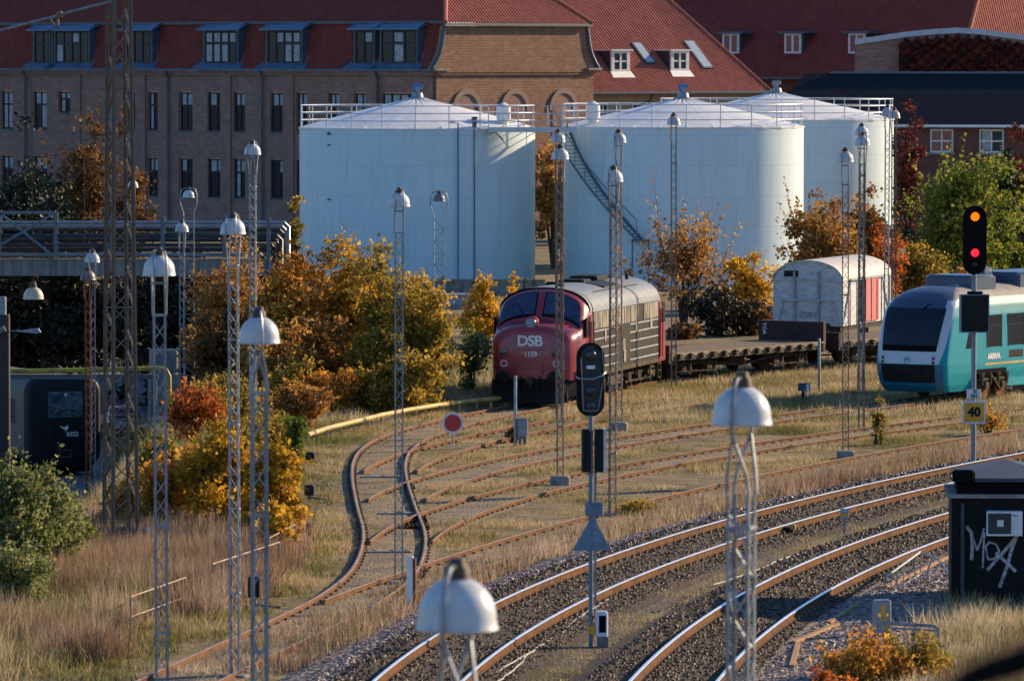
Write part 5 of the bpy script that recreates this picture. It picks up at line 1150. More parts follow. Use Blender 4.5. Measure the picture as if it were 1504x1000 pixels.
mb = MB(); mb.sphere((0,-.03,3.16),.07,10,6); mb.build('top_lamp', M['enamel'], ic, 60)
for x in (-.66,.66):
    for z in (1.62,1.86): mb = MB(); mb.lathe([(.07,0),(.07,.03),(.001,.04)],12); mb.xf(Matrix.Translation((x,-.002,z)) @ Matrix.Rotation(R(90),4,'X')); mb.build('headlight', M['lens_off'], ic, 50)
mb = MB(); mb.cham(-.26,.24,-.03,.0,.72,1.05,.03); mb.build('coupler_cover', M['rubberblack'], ic)
mb = MB()
for a in ((-.24,.22,.73,.75),(-.24,.22,1.02,1.04),(-.24,-.22,.75,1.02),(.20,.22,.75,1.02)): mb.box(a[0],a[1],-.036,-.03,a[2],a[3])
mb.build('cover_rim', M['greypipe'], ic)
put_text('number', '5022', M['white'], ic, (.28,-.012,1.62), (R(90),0,0))
mb = MB(); mb.prism([(-.26,-.02,1.95),(-.06,-.02,1.90),(.0,-.02,1.93),(.10,-.02,1.97),(.12,-.02,1.86),(.06,-.02,1.80),(.0,-.02,1.72),(-.02,-.02,1.80),(-.14,-.02,1.86)], (0,.01,0)); mb.build('winged_emblem', M['white'], ic)
for s in (-1,1):
    for k in range(7): mb = MB(); y = 1.6 + k*2.5; a = s*w*.985; mb.box(min(a,a+s*.015),max(a,a+s*.015),y,y+1.7,2.0,2.95); mb.build('side_window', M['glassdark'], ic)
mb = MB(); mb.box(-1.3,1.3,.5,21,.12,.5); mb.build('underframe', M['blackmatt'], ic)
# depot rails in front of the train
dt = thing('depot_track', 'pair of rails set flush in the depot floor in front of the black fronted train', 'railway track', (XZ(95, Zi), Zi, -4.6), R(14))
for x in (-.75,.75): mb = MB(); mb.box(x-.035,x+.035,-45,60,0,.03); mb.build('rail', M['rail_top_worn'], dt)
# two parked cars beyond the depot train
def car(label, m, loc, rz):
    t = thing('parked_car', label, 'car', loc, rz)
    side_ = [(0,.35),(0,.75),(.25,.86),(1.2,.98),(1.9,1.42),(3.1,1.45),(3.9,1.0),(4.3,.95),(4.35,.4),(4.2,.3),(.15,.3)]
    rings = []
    for x, ins in ((-.84,.05),(-.80,0),(.80,0),(.84,.05)): rings.append([(x*(1 if z < 1 else .82), y + (ins if y < 2 else -ins), z - (ins if z > .9 else 0)) for y, z in side_])
    mb = MB(); mb.loft(rings); mb.build('body', m, t, 30)
    mb = MB(); mb.prism([(-.62,1.28,1.01),(.62,1.28,1.01),(.56,1.86,1.40),(-.56,1.86,1.40)], (0,-.015,.012)); mb.build('windscreen', M['glassdark'], t)
    for s in (-1,1):
        mb = MB(); mb.prism([(s*.70,1.5,1.02),(s*.70,3.6,1.02),(s*.70,3.05,1.38),(s*.70,1.95,1.37)], (s*.03,0,0)); mb.build('side_window', M['glassdark'], t)
        mb = MB(); mb.cham(min(s*.42,s*.74),max(s*.42,s*.74),-.02,.1,.66,.80,.02); mb.build('headlight', M['enamel'], t)
        for y in (.85,3.5): mb = MB(); mb.lathe([(.001,.1),(.2,.1),(.31,.08),(.32,-.1),(.001,-.1)],18); mb.xf(Matrix.Translation((s*.74,y,.32)) @ Matrix.Rotation(R(90),4,'Y')); mb.build('wheel', M['rubberblack'], t, 40)
    return t
Zc = 258; car('dark red parked car in the shade right of the black fronted train', mat('dark red car paint', (.16,.012,.015), .25, coat=.5), (XZ(190, Zc), Zc, float(gz(XZ(190, Zc), Zc))), R(10))
Zc = 300; car('pale parked car behind the black fronted train, only its roof above the yellow pipe', mat('pale car paint', (.25,.32,.40), .25, coat=.5), (XZ(60, Zc), Zc, float(gz(XZ(60, Zc), Zc))), R(70))
# ---------------------------------------------------------------- depot portal with yellow pipe
Zp = 224.0; zb = -4.6; s_ = F/Zp
pt = thing('pipe_portal', 'yellow pipe carried on a dark portal in front of the depot train', 'pipe portal', (XZ(120, Zp), Zp, zb), 0)
def lp(px, py): q = P(px, py, Zp); return Vector((q[0]-XZ(120,Zp), 0, q[2]-zb))
mb = MB(); mb.tube([lp(-40,545), lp(60,545), lp(235,541), lp(244,544), lp(248,552), lp(249,600), lp(249,660)], .09, 10); mb.build('yellow_pipe', mat('pipe yellow', (.50,.40,.03), .5, 0, (.38,.30,.03), 3, grime=(.2,.14,.04)), pt, 40)
mb = MB(); a = lp(-40,552); b = lp(232,550); mb.box(a.x, b.x, .1, .25, b.z-.18, b.z); mb.build('portal_beam', mat('portal steel', (.10,.12,.14), .6), pt)
for px in (226, -30): mb = MB(); a = lp(px, 552); mb.box(a.x-.1, a.x+.1, .1, .3, -.1, a.z-.17); mb.build('portal_post', bpy.data.materials['portal steel'], pt)
for px in (80, 160): mb = MB(); a = lp(px, 543); mb.box(a.x-.03, a.x+.03, .0, .2, a.z-.2, a.z+.02); mb.build('pipe_clamp', M['galv'], pt)
bp = thing('depot_pylon', 'dark brown box pylon at the left edge carrying a small street lamp head', 'pylon', (XZ(4, 215), 215, zb)); mb = MB(); zt_ = P(4, 462, 215)[2] - zb; mb.cham(-.55,.22,-.2,.25,-.1,zt_,.03); mb.build('pylon_body', mat('brown cladding', (.035,.022,.022), .6, 0, (.05,.03,.03), 3), bp)
mb = MB(); mb.cham(-.5,.10,-.15,.2,zt_,zt_+.62,.03); mb.build('top_box', M['galv'], bp)
z1 = P(4, 487, 215)[2] - zb; mb = MB(); mb.tube([(.2,-.1,z1),(.55,-.1,z1+.06)], .025, 6); mb.prism([(.5,-.2,z1+.02),(1.25,-.2,z1+.12),(1.33,-.2,z1-.02),(1.2,-.2,z1-.06),(.55,-.2,z1)], (0,.22,0)); mb.build('lamp_head', M['galv'], bp)
mb = MB(); mb.cyl((-.45,-.35,z1-.1),(.1,-.35,z1+.12),.12,12); mb.build('floodlight', M['concrete'], bp, 40)
# ---------------------------------------------------------------- pipe bridge
Zg = 268.0; pb = thing('pipe_bridge', 'concrete beam bridge carrying a bundle of grey pipes at the left', 'pipe bridge', (XZ(200, Zg), Zg, -4.6))
def lg(px, py): q = P(px, py, Zg); return Vector((q[0]-XZ(200,Zg), 0, q[2]+4.6))
a = lg(-60,380); b = lg(415,405); mb = MB(); mb.box(a.x, b.x, 0, .5, b.z, a.z); mb.build('beam', M['concrete_dark'], pb)
M['pipegrey'] = mat('insulated pipe', (.30,.33,.36), .4, .5, (.22,.24,.27), 2); M['pipedark'] = mat('dark pipe', (.05,.055,.065), .5, .3)
for k, (py, r, yy, xr, mm) in enumerate(((327,.085,-.3,419,'pipegrey'),(333,.085,.1,415,'pipegrey'),(338,.07,.5,411,'pipedark'),(346,.10,-.2,408,'pipedark'),(353,.09,.3,404,'pipedark'),(360,.09,-.1,400,'pipedark'),(367,.10,.2,396,'pipedark'),(374,.09,-.25,392,'pipegrey'))):
    a = lg(-60, py); b = lg(xr, py); c = lg(xr+5, py+6); d = lg(xr+5, 440); mb = MB(); off = Vector((0,yy,0)); mb.tube([a+off, b+off, c+off*1 , d+off], r, 8); mb.build('pipe', M[mm], pb, 40)
for px in (0, 83, 165, 240, 330, 395):
    a = lg(px, 378); mb = MB(); tp = lg(px, 312).z if px < 100 else lg(px, 318).z; mb.box(a.x-.09, a.x+.09, -.5, -.4, a.z-.0, tp); mb.box(a.x-.06, a.x+.06, .55, .65, a.z, tp); 
    for py in (330, 342, 357, 371): zz_ = lg(px, py).z; mb.box(a.x-.05, a.x+.05, -.41, .56, zz_-.16, zz_-.10)
    mb.build('pipe_rack', M['greypipe'], pb)
mb = MB(); a, b = lg(-70,312), lg(83,312); c, d = lg(0,378), lg(83,378)
mb.bar((a.x,-.46,a.z),(b.x,-.46,b.z),.12); mb.bar((lg(0,312).x,-.47,a.z),(d.x,-.47,d.z),.1); mb.bar((b.x,-.48,b.z),(lg(-30,378).x,-.48,c.z),.1); mb.build('cross_bracing', mat('bridge steel', (.14,.18,.22), .55, .3), pb)
for px in (-45, 405): a = lg(px, 405); mb = MB(); mb.box(a.x-.3, a.x+.3, .0, .5, -.1, a.z); mb.build('pier', M['concrete_dark'], pb)
ib = thing('cage_tank', 'white cage tank in the shade between the lattice tower and the pipe bridge', 'tank', (XZ(240, 252), 252, float(gz(XZ(240,252),252))), R(10)); h = P(240, 512, 252)[2] - float(gz(XZ(240,252),252))
mb = MB(); mb.cham(-.55,.55,-.5,.5,h-1.0,h-.03,.08); mb.build('bottle', M['enamel_grey'], ib)
mb = MB()
for k in range(7): x = -.58+k*1.16/6; mb.bar((x,-.53,h-1.05),(x,-.53,h),.025)
for k in range(5): mb.bar((-.58,-.53,h-1.05+k*.26),(.58,-.53,h-1.05+k*.26),.025)
for x in (-.6,.6): mb.bar((x,-.5,h),(x,.5,h),.03)
mb.build('cage', M['galv'], ib); mb = MB(); mb.box(-.6,.6,-.55,.55,0,h-1.05); mb.build('pallet', M['concrete'], ib)
# ---------------------------------------------------------------- storage tanks
def tank(px, Z, rpx, yrim, yapex, label, extra):
    X = XZ(px, Z); Rr = rpx*Z/F; zr_ = P(px, yrim, Z-Rr)[2]; za = P(px, yapex, Z)[2]
    t = thing('storage_tank', label, 'storage tank', (X, Z, 0), 0, 'white storage tanks')
    mb = MB(); n = 120; v = []; f = []; uv = []
    hs = list(np.linspace(-.3, zr_, 9))
    for h in hs: v += [(Rr*math.sin(2*math.pi*k/n), -Rr*math.cos(2*math.pi*k/n), h) for k in range(n)]
    for i in range(len(hs)-1):
        for k in range(n):
            k2 = (k+1) % n; f.append((i*n+k, i*n+k2, (i+1)*n+k2, (i+1)*n+k)); u0 = Rr*2*math.pi*k/n; u1 = Rr*2*math.pi*(k+1)/n; uv.append([(u0,hs[i]),(u1,hs[i]),(u1,hs[i+1]),(u0,hs[i+1])])
    mb.add(v, f, uv); mb.build('shell', M['tank'], t, 40)
    mb = MB(); m = 28; mb.lathe([(Rr+.05, zr_-.06), (Rr+.06, zr_+.02)] + [(Rr+.03-(Rr-.42)*k/4, zr_+.02+(za-zr_)*(k/4)**.92) for k in range(5)], m); mb.build('roof', M['white'], t)
    mb = MB()
    for k in range(m): a = 2*math.pi*k/m; mb.bar((Rr*math.cos(a), Rr*math.sin(a), zr_+.03), (.5*math.cos(a), .5*math.sin(a), za+.02), .035, .03)
    mb.build('roof_seams', M['white'], t)
    mb = MB(); mb.lathe([(.5,za-.1),(.5,za+.06),(.32,za+.1),(.26,za+.32),(.001,za+.33)], 18); mb.box(-.13,.13,-.13,.13,za+.3,za+.62); mb.build('roof_vent', M['galv'], t, 40)
    mb = MB(); mb.cyl((-.22,0,za+.62),(.26,0,za+.66),.13,12); mb.bar((-.1,-.2,za+.35),(-.25,-.1,za+.6),.06); mb.build('vent_head', M['bluepipe'] if extra != 3 else M['galv'], t, 40)
    mb = MB(); n = 22
    for k in range(n):
        a = 2*math.pi*(k+.5)/n; x, y = (Rr-.05)*math.cos(a), (Rr-.05)*math.sin(a); mb.tube([(x,y,zr_),(x,y,zr_+1.15)], .03, 6)
    for h in (1.15,.78,.4): mb.tube([((Rr-.05)*math.cos(2*math.pi*k/72), (Rr-.05)*math.sin(2*math.pi*k/72), zr_+h) for k in range(73)], .026, 6, False)
    mb.build('roof_railing', M['tankrail'], t, 40)
    return t, X, Rr, zr_, za
T1 = tank(613, 314, 173, 190, 146, 'leftmost white storage tank with a thin blue pipe down its front', 1)
T2 = tank(1003, 314, 177, 188, 146, 'middle white storage tank with a slanting stair on its left side', 2)
T3 = tank(1140, 346, 172, 177, 138, 'rightmost white storage tank, set behind the middle one', 3)
t, X1, R1, z1r, _ = T1
def tsurf(Tk, px, off=.06):
    _, X, Rr, zr_, _ = Tk; Z = Tk[0].location.y; dx = 0
    x = XZ(px, Z - Rr) - X
    for _ in range(5): x = max(-Rr, min(Rr, XZ(px, Z - math.sqrt(max(0, Rr*Rr - x*x))) - X))
    a = math.asin(x/Rr); return (Rr+off)*math.sin(a), -(Rr+off)*math.cos(a)
x, y = tsurf(T1, 672, .09); mb = MB(); mb.tube([(x-.45,y+.4,z1r+.3),(x-.3,y,z1r+.35),(x,y,z1r+.3),(x,y,0)], .035, 8); mb.build('blue_pipe', M['bluepipe'], t, 40)
x, y = tsurf(T1, 696, .07); mb = MB(); mb.tube([(x,y,z1r+.1),(x,y,0)], .03, 8); mb.lathe([(.12,z1r),(.12,z1r+.5),(.16,z1r+.5),(.16,z1r+.6),(.001,z1r+.62)], 12, (x, y+.3, 0)); mb.build('grey_pipe', M['greypipe'], t, 40)
for tk, px, py in ((T1,484,197),(T1,484,214),(T1,484,294)):
    x, y = tsurf(tk, px, .05); z = P(px, py, 308)[2]; mb = MB(); mb.sphere((x,y,z), .09 if py == 197 else .05, 8, 6); mb.bar((x-.1,y,z-.05),(x+.12,y-.03,z+.02),.04); mb.build('side_fitting', M['greypipe'], t)
for tk, px in ((T1,759),(T2,851)):
    t_, X, Rr, zr_, _ = tk; x, y = tsurf(tk, px, -.8); z = zr_
    mb = MB(); mb.lathe([(.26,z),(.26,z+.42),(.36,z+.44),(.36,z+1.1),(.40,z+1.12),(.05,z+1.32),(.001,z+1.33)], 18, (x,y,0)); mb.build('breather_vent', M['white'], t_, 40)
# gangway between the tanks
ga, gb = Vector(P(735, 190, 309)), Vector(P(842, 190, 309)); gw = thing('gangway', 'railed steel gangway linking the roofs of the left and middle tanks', 'gangway', (ga.x, 309, z1r)); Lg = gb.x-ga.x
mb = MB(); mb.box(-.6, Lg+.2, -.5, .5, -.02, .06); mb.box(-.6, Lg+.2, -.52, -.48, -.16, .08); mb.box(-.6,Lg+.2,.48,.52,-.16,.08); mb.bar((-.3,-.5,-.1),(.3,.1,-.75),.08); mb.build('walkway', M['tankrail'], gw)
for yy in (-.5,.5):
    mb = MB()
    for h in (.4,.78,1.15): mb.tube([(-.6,yy,h),(Lg+.2,yy,h)], .026, 6)
    for k in range(7): mb.tube([(-.6+(Lg+.8)*k/6,yy,0),(-.6+(Lg+.8)*k/6,yy,1.15)], .028, 6)
    mb.build('railing', M['tankrail'], gw, 40)
# spiral stair on the middle tank
t2, X2, R2, z2r, _ = T2; ss = thing('tank_stair', 'blue grey stair climbing round the left side of the middle tank', 'stair', (X2, 314, 0)); a0 = math.asin(max(-1,(XZ(828,309)-X2)/(R2+.3))); a1 = math.asin((XZ(940,309)-X2)/(R2+.3)); zt_, zb_ = z2r+.1, P(940, 352, 308)[2]
def sp(r, u): a = a0 + (a1*1.0-a0)*u; return Vector((r*math.sin(a), -r*math.cos(a), zt_ + (zb_-zt_)*u))
for r in (R2+.08, R2+.85):
    mb = MB(); mb.tube([sp(r, k/20) for k in range(21)], .06, 6); mb.build('stringer', mat('stair steel', (.14,.20,.24), .6, .3) if 'stair steel' not in bpy.data.materials else bpy.data.materials['stair steel'], ss)
for k in range(30):
    u = (k+.5)/30; p, q = sp(R2+.08,u), sp(R2+.85,u); mb = MB(); mb.bar(p, q, .22, .03); mb.build('tread', bpy.data.materials['stair steel'], ss)
mb = MB(); mb.tube([sp(R2+.85, k/20)+Vector((0,0,1.0)) for k in range(21)], .028, 6); 
for k in range(9): mb.tube([sp(R2+.85,k/8), sp(R2+.85,k/8)+Vector((0,0,1.0))], .022, 6)
mb.build('handrail', bpy.data.materials['stair steel'], ss, 40)
mb = MB(); p = sp(R2+.45, 1); mb.box(p.x-.4, p.x+.5, p.y-.45, p.y+.45, p.z-.08, p.z); mb.box(p.x-.4,p.x-.32,p.y-.45,p.y-.37,-.1,p.z); mb.box(p.x+.42,p.x+.5,p.y-.45,p.y-.37,-.1,p.z); mb.build('landing', bpy.data.materials['stair steel'], ss)
# low bund wall in front of the left tank
mb = MB(); a = P(560, 414, 300); b = P(800, 428, 300); mb.box(a[0], b[0], 0, .3, -.1, a[2]); mb.box(a[0]-.02, b[0]+.02, -.04, .34, a[2], a[2]+.12); o = mb.build('bund_wall', M['concrete']); o.location = (0, 300, 0); tag(o, 'low grey concrete wall at the foot of the left tank', 'wall')
sk_ = thing('skip', 'pale blue steel skip in front of the left tank behind the shrubs', 'skip', (XZ(668, 285), 285, 0)); z0, z1 = 0, P(668, 432, 285)[2]
mb = MB(); mb.prism([(-1.0,-.8,.2),(1.0,-.8,.2),(1.3,-.8,z1),(-1.3,-.8,z1)], (0,1.6,0)); mb.build('skip_body', mat('skip blue', (.28,.36,.45), .5, 0, (.2,.27,.35), 2), sk_); mb = MB(); mb.box(-1.36,1.36,-.86,.86,z1-.08,z1+.02); mb.box(-.9,.9,-.7,.7,0,.2); mb.build('skip_rim', M['galv'], sk_)
# ---------------------------------------------------------------- buildings
def lx_at(px, o, th):
    # local x where the view ray at px meets the facade line through o along angle th
    k = (px-752)/F; c, s = math.cos(th), math.sin(th); return (k*o[1] - o[0]) / (c - k*s)
def window(root, x0, x1, z0, z1, y, frame, panes, sash=(2,2), depth=.12, f=.09, sill=None, mid=.62):
    mb = MB(); mb.box(x0, x1, y-.02, y+depth, z0, z0+f); mb.box(x0, x1, y-.02, y+depth, z1-f, z1); mb.box(x0, x0+f, y-.02, y+depth, z0+f, z1-f); mb.box(x1-f, x1, y-.02, y+depth, z0+f, z1-f)
    zm = z0 + (z1-z0)*mid; mb.box(x0+f, x1-f, y-.01, y+.06, zm-f*.5, zm+f*.5)
    for k in range(1, sash[0]): xm = x0 + (x1-x0)*k/sash[0]; mb.box(xm-f*.45, xm+f*.45, y-.012, y+.07, z0+f, z1-f)
    fr = mb.build('window', frame, root)
    mb = MB(); k = rnd.random; mb.quad((x0+f,y+.04,z0+f),(x1-f,y+.04,z0+f),(x1-f,y+.04,z1-f),(x0+f,y+.04,z1-f)); mb.build('pane', panes[0], fr)
    # blinds or curtains behind some of the upper lights
    for i in range(sash[0]):
        xa = x0 + f + (x1-x0-2*f)*i/sash[0] + .06; xb = x0 + f + (x1-x0-2*f)*(i+1)/sash[0] - .06
        if k() < panes[1]: mb = MB(); mb.quad((xa,y+.035,zm+.06),(xb,y+.035,zm+.06),(xb,y+.035,z1-f-.02),(xa,y+.035,z1-f-.02)); mb.build('blind', M['curtain'], fr)
        if k() < panes[2]: mb = MB(); mb.quad((xa,y+.035,z0+f+.05),(xb,y+.035,z0+f+.05),(xb,y+.035,zm-.06),(xa,y+.035,zm-.06)); mb.build('blind', M['curtain'], fr)
    if sill: mb = MB(); mb.box(x0-.1, x1+.1, y-.18, y+.02, z0-.12, z0); mb.build('sill', sill, fr)
    return fr
# A: dark brick institute with mansard roof and brick gable end
oA = (XZ(641, 400), 400.0); thA = R(-40); bA = thing('brick_building', 'long dark brick building with red mansard roof, grey dormers and a lit brick gable end', 'building', (oA[0], oA[1], 0), thA)
sA = F/403; zE = 11.8 - 23/sA*1.0
zE = 10.75; zM = 13.9; WA = 16.2; LAx = 62.0
def wallq(mb, x0, x1, z0, z1, y): mb.quad((x0,y,z0),(x1,y,z0),(x1,y,z1),(x0,y,z1), [(x0,z0),(x1,z0),(x1,z1),(x0,z1)])
wins = []   # window openings on the facade in px
row1 = [(2,19,1),(49,69,1),(86,104,0),(187,202,1),(217,232,1),(263,283,1),(305,329,1),(343,360,1),(397,419,1),(435,451,1),(482,499,2),(520,542,2),(560,612,2)]
openings = []
for a, b, k in row1:
    x0, x1 = lx_at(a, oA, thA), lx_at(b, oA, thA)
    if k == 0: openings.append((x0, x1, 7.75, 9.25)); continue
    openings.append((x0, x1, 6.6, 9.25))
    openings.append((x0, x1, 2.15, 4.8)); openings.append((x0, x1, -2.4, .3))
def wall_with_holes(x0, x1, z0, z1, holes, y, rec, mb):
    xs_ = sorted(set([x0, x1] + [h for o in holes for h in o[:2]])); zs_ = sorted(set([z0, z1] + [h for o in holes for h in o[2:]]))
    for i in range(len(xs_)-1):
        for j in range(len(zs_)-1):
            cx, cz = (xs_[i]+xs_[i+1])/2, (zs_[j]+zs_[j+1])/2
            if any(o[0] < cx < o[1] and o[2] < cz < o[3] for o in holes): continue
            wallq(mb, xs_[i], xs_[i+1], zs_[j], zs_[j+1], y)
    for a, b, c, d in holes:
        mb.quad((a,y,c),(a,y+rec,c),(a,y+rec,d),(a,y,d), [(0,c),(rec,c),(rec,d),(0,d)]); mb.quad((b,y+rec,c),(b,y,c),(b,y,d),(b,y+rec,d), [(0,c),(rec,c),(rec,d),(0,d)]); mb.quad((a,y,d),(a,y+rec,d),(b,y+rec,d),(b,y,d)); mb.quad((a,y+rec,c),(a,y,c),(b,y,c),(b,y+rec,c))
mb = MB(); wall_with_holes(-LAx, 0, -6, zE, openings, 0, .3, mb); mb.quad((-LAx,0,-6),(-LAx,WA,-6),(-LAx,WA,zE),(-LAx,0,zE)); mb.build('front_wall', M['brick_dark'], bA)
for a, b, c, d in openings:
    if a > -LAx: window(bA, a+.03, b-.03, c+.02, d-.02, .16, M['frame_dark'], (M['glassdark'], .68, .34), (2 if (b-a) < 2.2 else 4, 2), sill=M['gutter'], mid=.66)
# pilasters, cornice, downpipes
for px in (113, 208, 333, 425, 547):
    x = lx_at(px, oA, thA); mb = MB(); mb.box(x-.45, x+.45, -.14, -.003, -6, zE-.35); mb.build('pilaster', M['brick_dark'], bA)
mb = MB(); mb.box(-LAx, .02, -.22, -.004, zE-.34, zE-.16); mb.box(-LAx, .02, -.34, -.004, zE-.16, zE-.02); mb.build('cornice', M['brick_dark'], bA)
mb = MB(); mb.box(-LAx, .0, -.56, -.40, zE-.06, zE+.08); mb.build('gutter', M['zinc'], bA)
for px in (31, 240, 378, 546):
    x = lx_at(px, oA, thA)+.62; mb = MB(); mb.tube([(x,-.45,zE),(x,-.2,zE-.5),(x,-.2,-6)], .075, 8); mb.build('downpipe', M['zinc'], bA, 40)
# mansard slope with a bell-cast foot
mp = [(-.52, zE), (-.05, zE+.42), (.35, zE+1.0), (.62, zE+1.7), (.80, zE+2.5), (.92, zM)]
mb = MB(); corr(mb, (-LAx,0,0), (1,0,0), (0,0,1), (0,-1,.3), LAx-.05, 1, prof=[(0,a,b) for a, b in mp]); mb.build('mansard_roof', M['tile_shaded'], bA, 60)
zR = 20.0; yR = WA/2; xR = -6.0
mb = MB(); sU = Vector((0,yR-.80,zR-zM)); lU = sU.length; sU.normalize(); corr(mb, (-LAx,.80,zM-.02), (1,0,0), sU, (0,-sU.z,sU.y), LAx+.1, lambda u: min(lU, lU*max(0,(LAx+.15-u))/(.15-xR))); mb.build('upper_roof', M['tile_shaded'], bA, 60); mb = MB(); mb.box(-LAx, .1, .70, .90, zM-.10, zM+.09); mb.build('roof_break', M['gutter'], bA)
mb = MB(); sH = Vector((xR-.30,0,zR-zM)); lH = sH.length; sH.normalize(); wH = WA-1.1; corr(mb, (.30,.55,zM-.05), (0,1,0), sH, (sH.z,0,-sH.x), wH, lambda u: lH*max(0,min(u,wH-u))/(wH/2), pitch=.3, amp=.06); mb.build('hip_roof', M['tile_red'], bA, 60)
mb = MB(); mb.tube([(.32,.5,zM), (xR,yR,zR+.05)], .16, 8); mb.tube([(.32,WA-.5,zM), (xR,yR,zR+.05)], .16, 8); mb.build('hip_ridge', mat('ridge tiles', (.42,.13,.07), .8, 0, (.34,.10,.05), 2), bA, 40)
mb = MB(); mb.box(.02,.36,.5,WA-.5,zM-.24,zM-.06); mb.build('hip_gutter', M['gutter'], bA)
# gable end wall with the curved mansard outline
gp_ = [(0,-6),(WA,-6),(WA,zE-.2),(WA+.45,zE-.1),(WA+.52,zE+.1),(WA+.15,zE+.5),(WA-.25,zE+1.05),(WA-.5,zE+1.7),(WA-.66,zE+2.5),(WA-.74,zM-.25),(.74,zM-.25),(.66,zE+2.5),(.5,zE+1.7),(.25,zE+1.05),(-.15,zE+.5),(-.52,zE+.1),(-.45,zE-.1),(0,zE-.2)]
mb = MB(); mb.prism([(-.02,y,z) for y,z in gp_][::-1], (-.3,0,0), [(y,z) for y,z in gp_][::-1]); 
mb.build('gable_wall', M['brick_gable'], bA)
mb = MB(); mb.box(-.0,.14,-.1,WA+.1,zE-.30,zE-.14); mb.box(-.0,.20,-.1,WA+.1,zE-.14,zE-.04); mb.build('gable_band', M['brick_gable'], bA)
for s in (0,1):
    mb = MB(); y = -.5 if s == 0 else WA-.9; mb.box(.0,.34,y,y+1.5 if s==0 else WA+.55,zE-.03,zE+.13); mb.build('corbel', M['concrete'], bA)
    pth = gp_[10:17] if s == 0 else gp_[3:10]; mb = MB(); mb.tube([(.06,y_,z_) for y_,z_ in pth], .12, 8); mb.build('verge_flashing', M['gutter'] if s == 0 else M['zinc'], bA, 40)
eA = (math.cos(thA+R(90)), math.sin(thA+R(90)))
def ly_at(px):
    k = (px-752)/F; return (k*oA[1]-oA[0])/(eA[0]-k*eA[1])
for px in (685, 756, 827):
    yc = ly_at(px); mb = MB(); r = 1.15; rb = 1.5; zc = 8.05; n = 16
    pin = [(r*math.cos(math.pi*i/n), r*math.sin(math.pi*i/n)) for i in range(n+1)]; pout = [(rb*math.cos(math.pi*i/n), rb*math.sin(math.pi*i/n)) for i in range(n+1)]
    for i in range(n): mb.prism([(.0,yc+pin[i][0],zc+pin[i][1]),(.0,yc+pout[i][0],zc+pout[i][1]),(.0,yc+pout[i+1][0],zc+pout[i+1][1]),(.0,yc+pin[i+1][0],zc+pin[i+1][1])], (.10,0,0))
    ar = mb.build('blind_arch', M['brick_dark'], bA)
    mb = MB(); pts = [(-.0,yc+a,zc+b) for a, b in pin] + [(.0,yc-r,5.2),(.0,yc+r,5.2)]; mb.prism([(p[0]+.004,p[1],p[2]) for p in pts], (.012,0,0), [(p[1],p[2]) for p in pts]); mb.build('arch_infill', M['brick_dark'], ar)
# dormers
for a, b, sh in ((53,77,2),(84,131,4),(187,223,3),(303,349,4),(395,443,4),(524,549,2),(562,612,3)):
    x0, x1 = lx_at(a, oA, thA), lx_at(b, oA, thA); yb = -.10; z0, z1 = zE+.42, zE+2.62
    cx = [(yb, z0-.2), (1.3, z0-.2), (1.3, z1+.28), (yb, z1)]
    mb = MB(); mb.prism([(x0-.5,yb-.35,z1+.02),(x1+.5,yb-.35,z1+.02),(x1+.35,.4,z1+.42),(x1+.1,1.5,z1+.5),(x0-.1,1.5,z1+.5),(x0-.35,.4,z1+.42)], (0,0,.09)); dm = mb.build('dormer', mat('blue zinc', (.12,.19,.29), .45, .3, (.09,.15,.23), 2) if 'blue zinc' not in bpy.data.materials else bpy.data.materials['blue zinc'], bA)
    for xx in (x0-.16, x1+.02): mb = MB(); mb.prism([(xx, y, z) for y, z in cx], (.14,0,0)); mb.build('dormer_cheek', M['zinc'], dm)
    mb = MB(); mb.prism([(x0-.7,-.56,zE+.09),(x1+.7,-.56,zE+.09),(x1+.4,yb-.02,z0+.0),(x0-.4,yb-.02,z0+.0)], (0,.04,.04)); mb.build('apron', bpy.data.materials['blue zinc'], dm)
    for s, xe in ((-1, x0-.16), (1, x1+.16)):
        mb = MB(); mb.tube([(xe, .95, z1), (xe+s*.05, .72, zE+1.7), (xe+s*.12, .42, zE+1.0), (xe+s*.3, .02, zE+.46), (xe+s*.6, -.5, zE+.1)], .08, 6); mb.build('flashing', bpy.data.materials['blue zinc'], dm, 40)
    f = .11; mb = MB(); mb.box(x0,x1,yb,yb+.1,z0,z0+f); mb.box(x0,x1,yb,yb+.1,z1-f,z1); zm = z0+(z1-z0)*.62; mb.box(x0,x1,yb+.005,yb+.095,zm-.06,zm+.06)
    for k in range(sh+1): xm = x0+(x1-x0)*k/sh; mb.box(xm-.07,xm+.07,yb-.01,yb+.09,z0+f,z1-f)
    mb.build('dormer_window', M['frame_dark'], dm)
    mb = MB(); mb.quad((x0,yb+.05,z0),(x1,yb+.05,z0),(x1,yb+.05,z1),(x0,yb+.05,z1)); mb.build('pane', M['glassdark'], dm)
    for k in range(sh):
        xa = x0+(x1-x0)*k/sh+.1; xb = x0+(x1-x0)*(k+1)/sh-.1
        for za_, zb_, pr in ((z0+.16,zm-.1,.5),(zm+.1,z1-.16,.75)):
            if rnd.random() < pr * (1 if a > 290 else .45): mb = MB(); mb.quad((xa,yb+.046,za_),(xb,yb+.046,za_),(xb,yb+.046,zb_),(xa,yb+.046,zb_)); mb.build('blind', M['curtain'], dm)
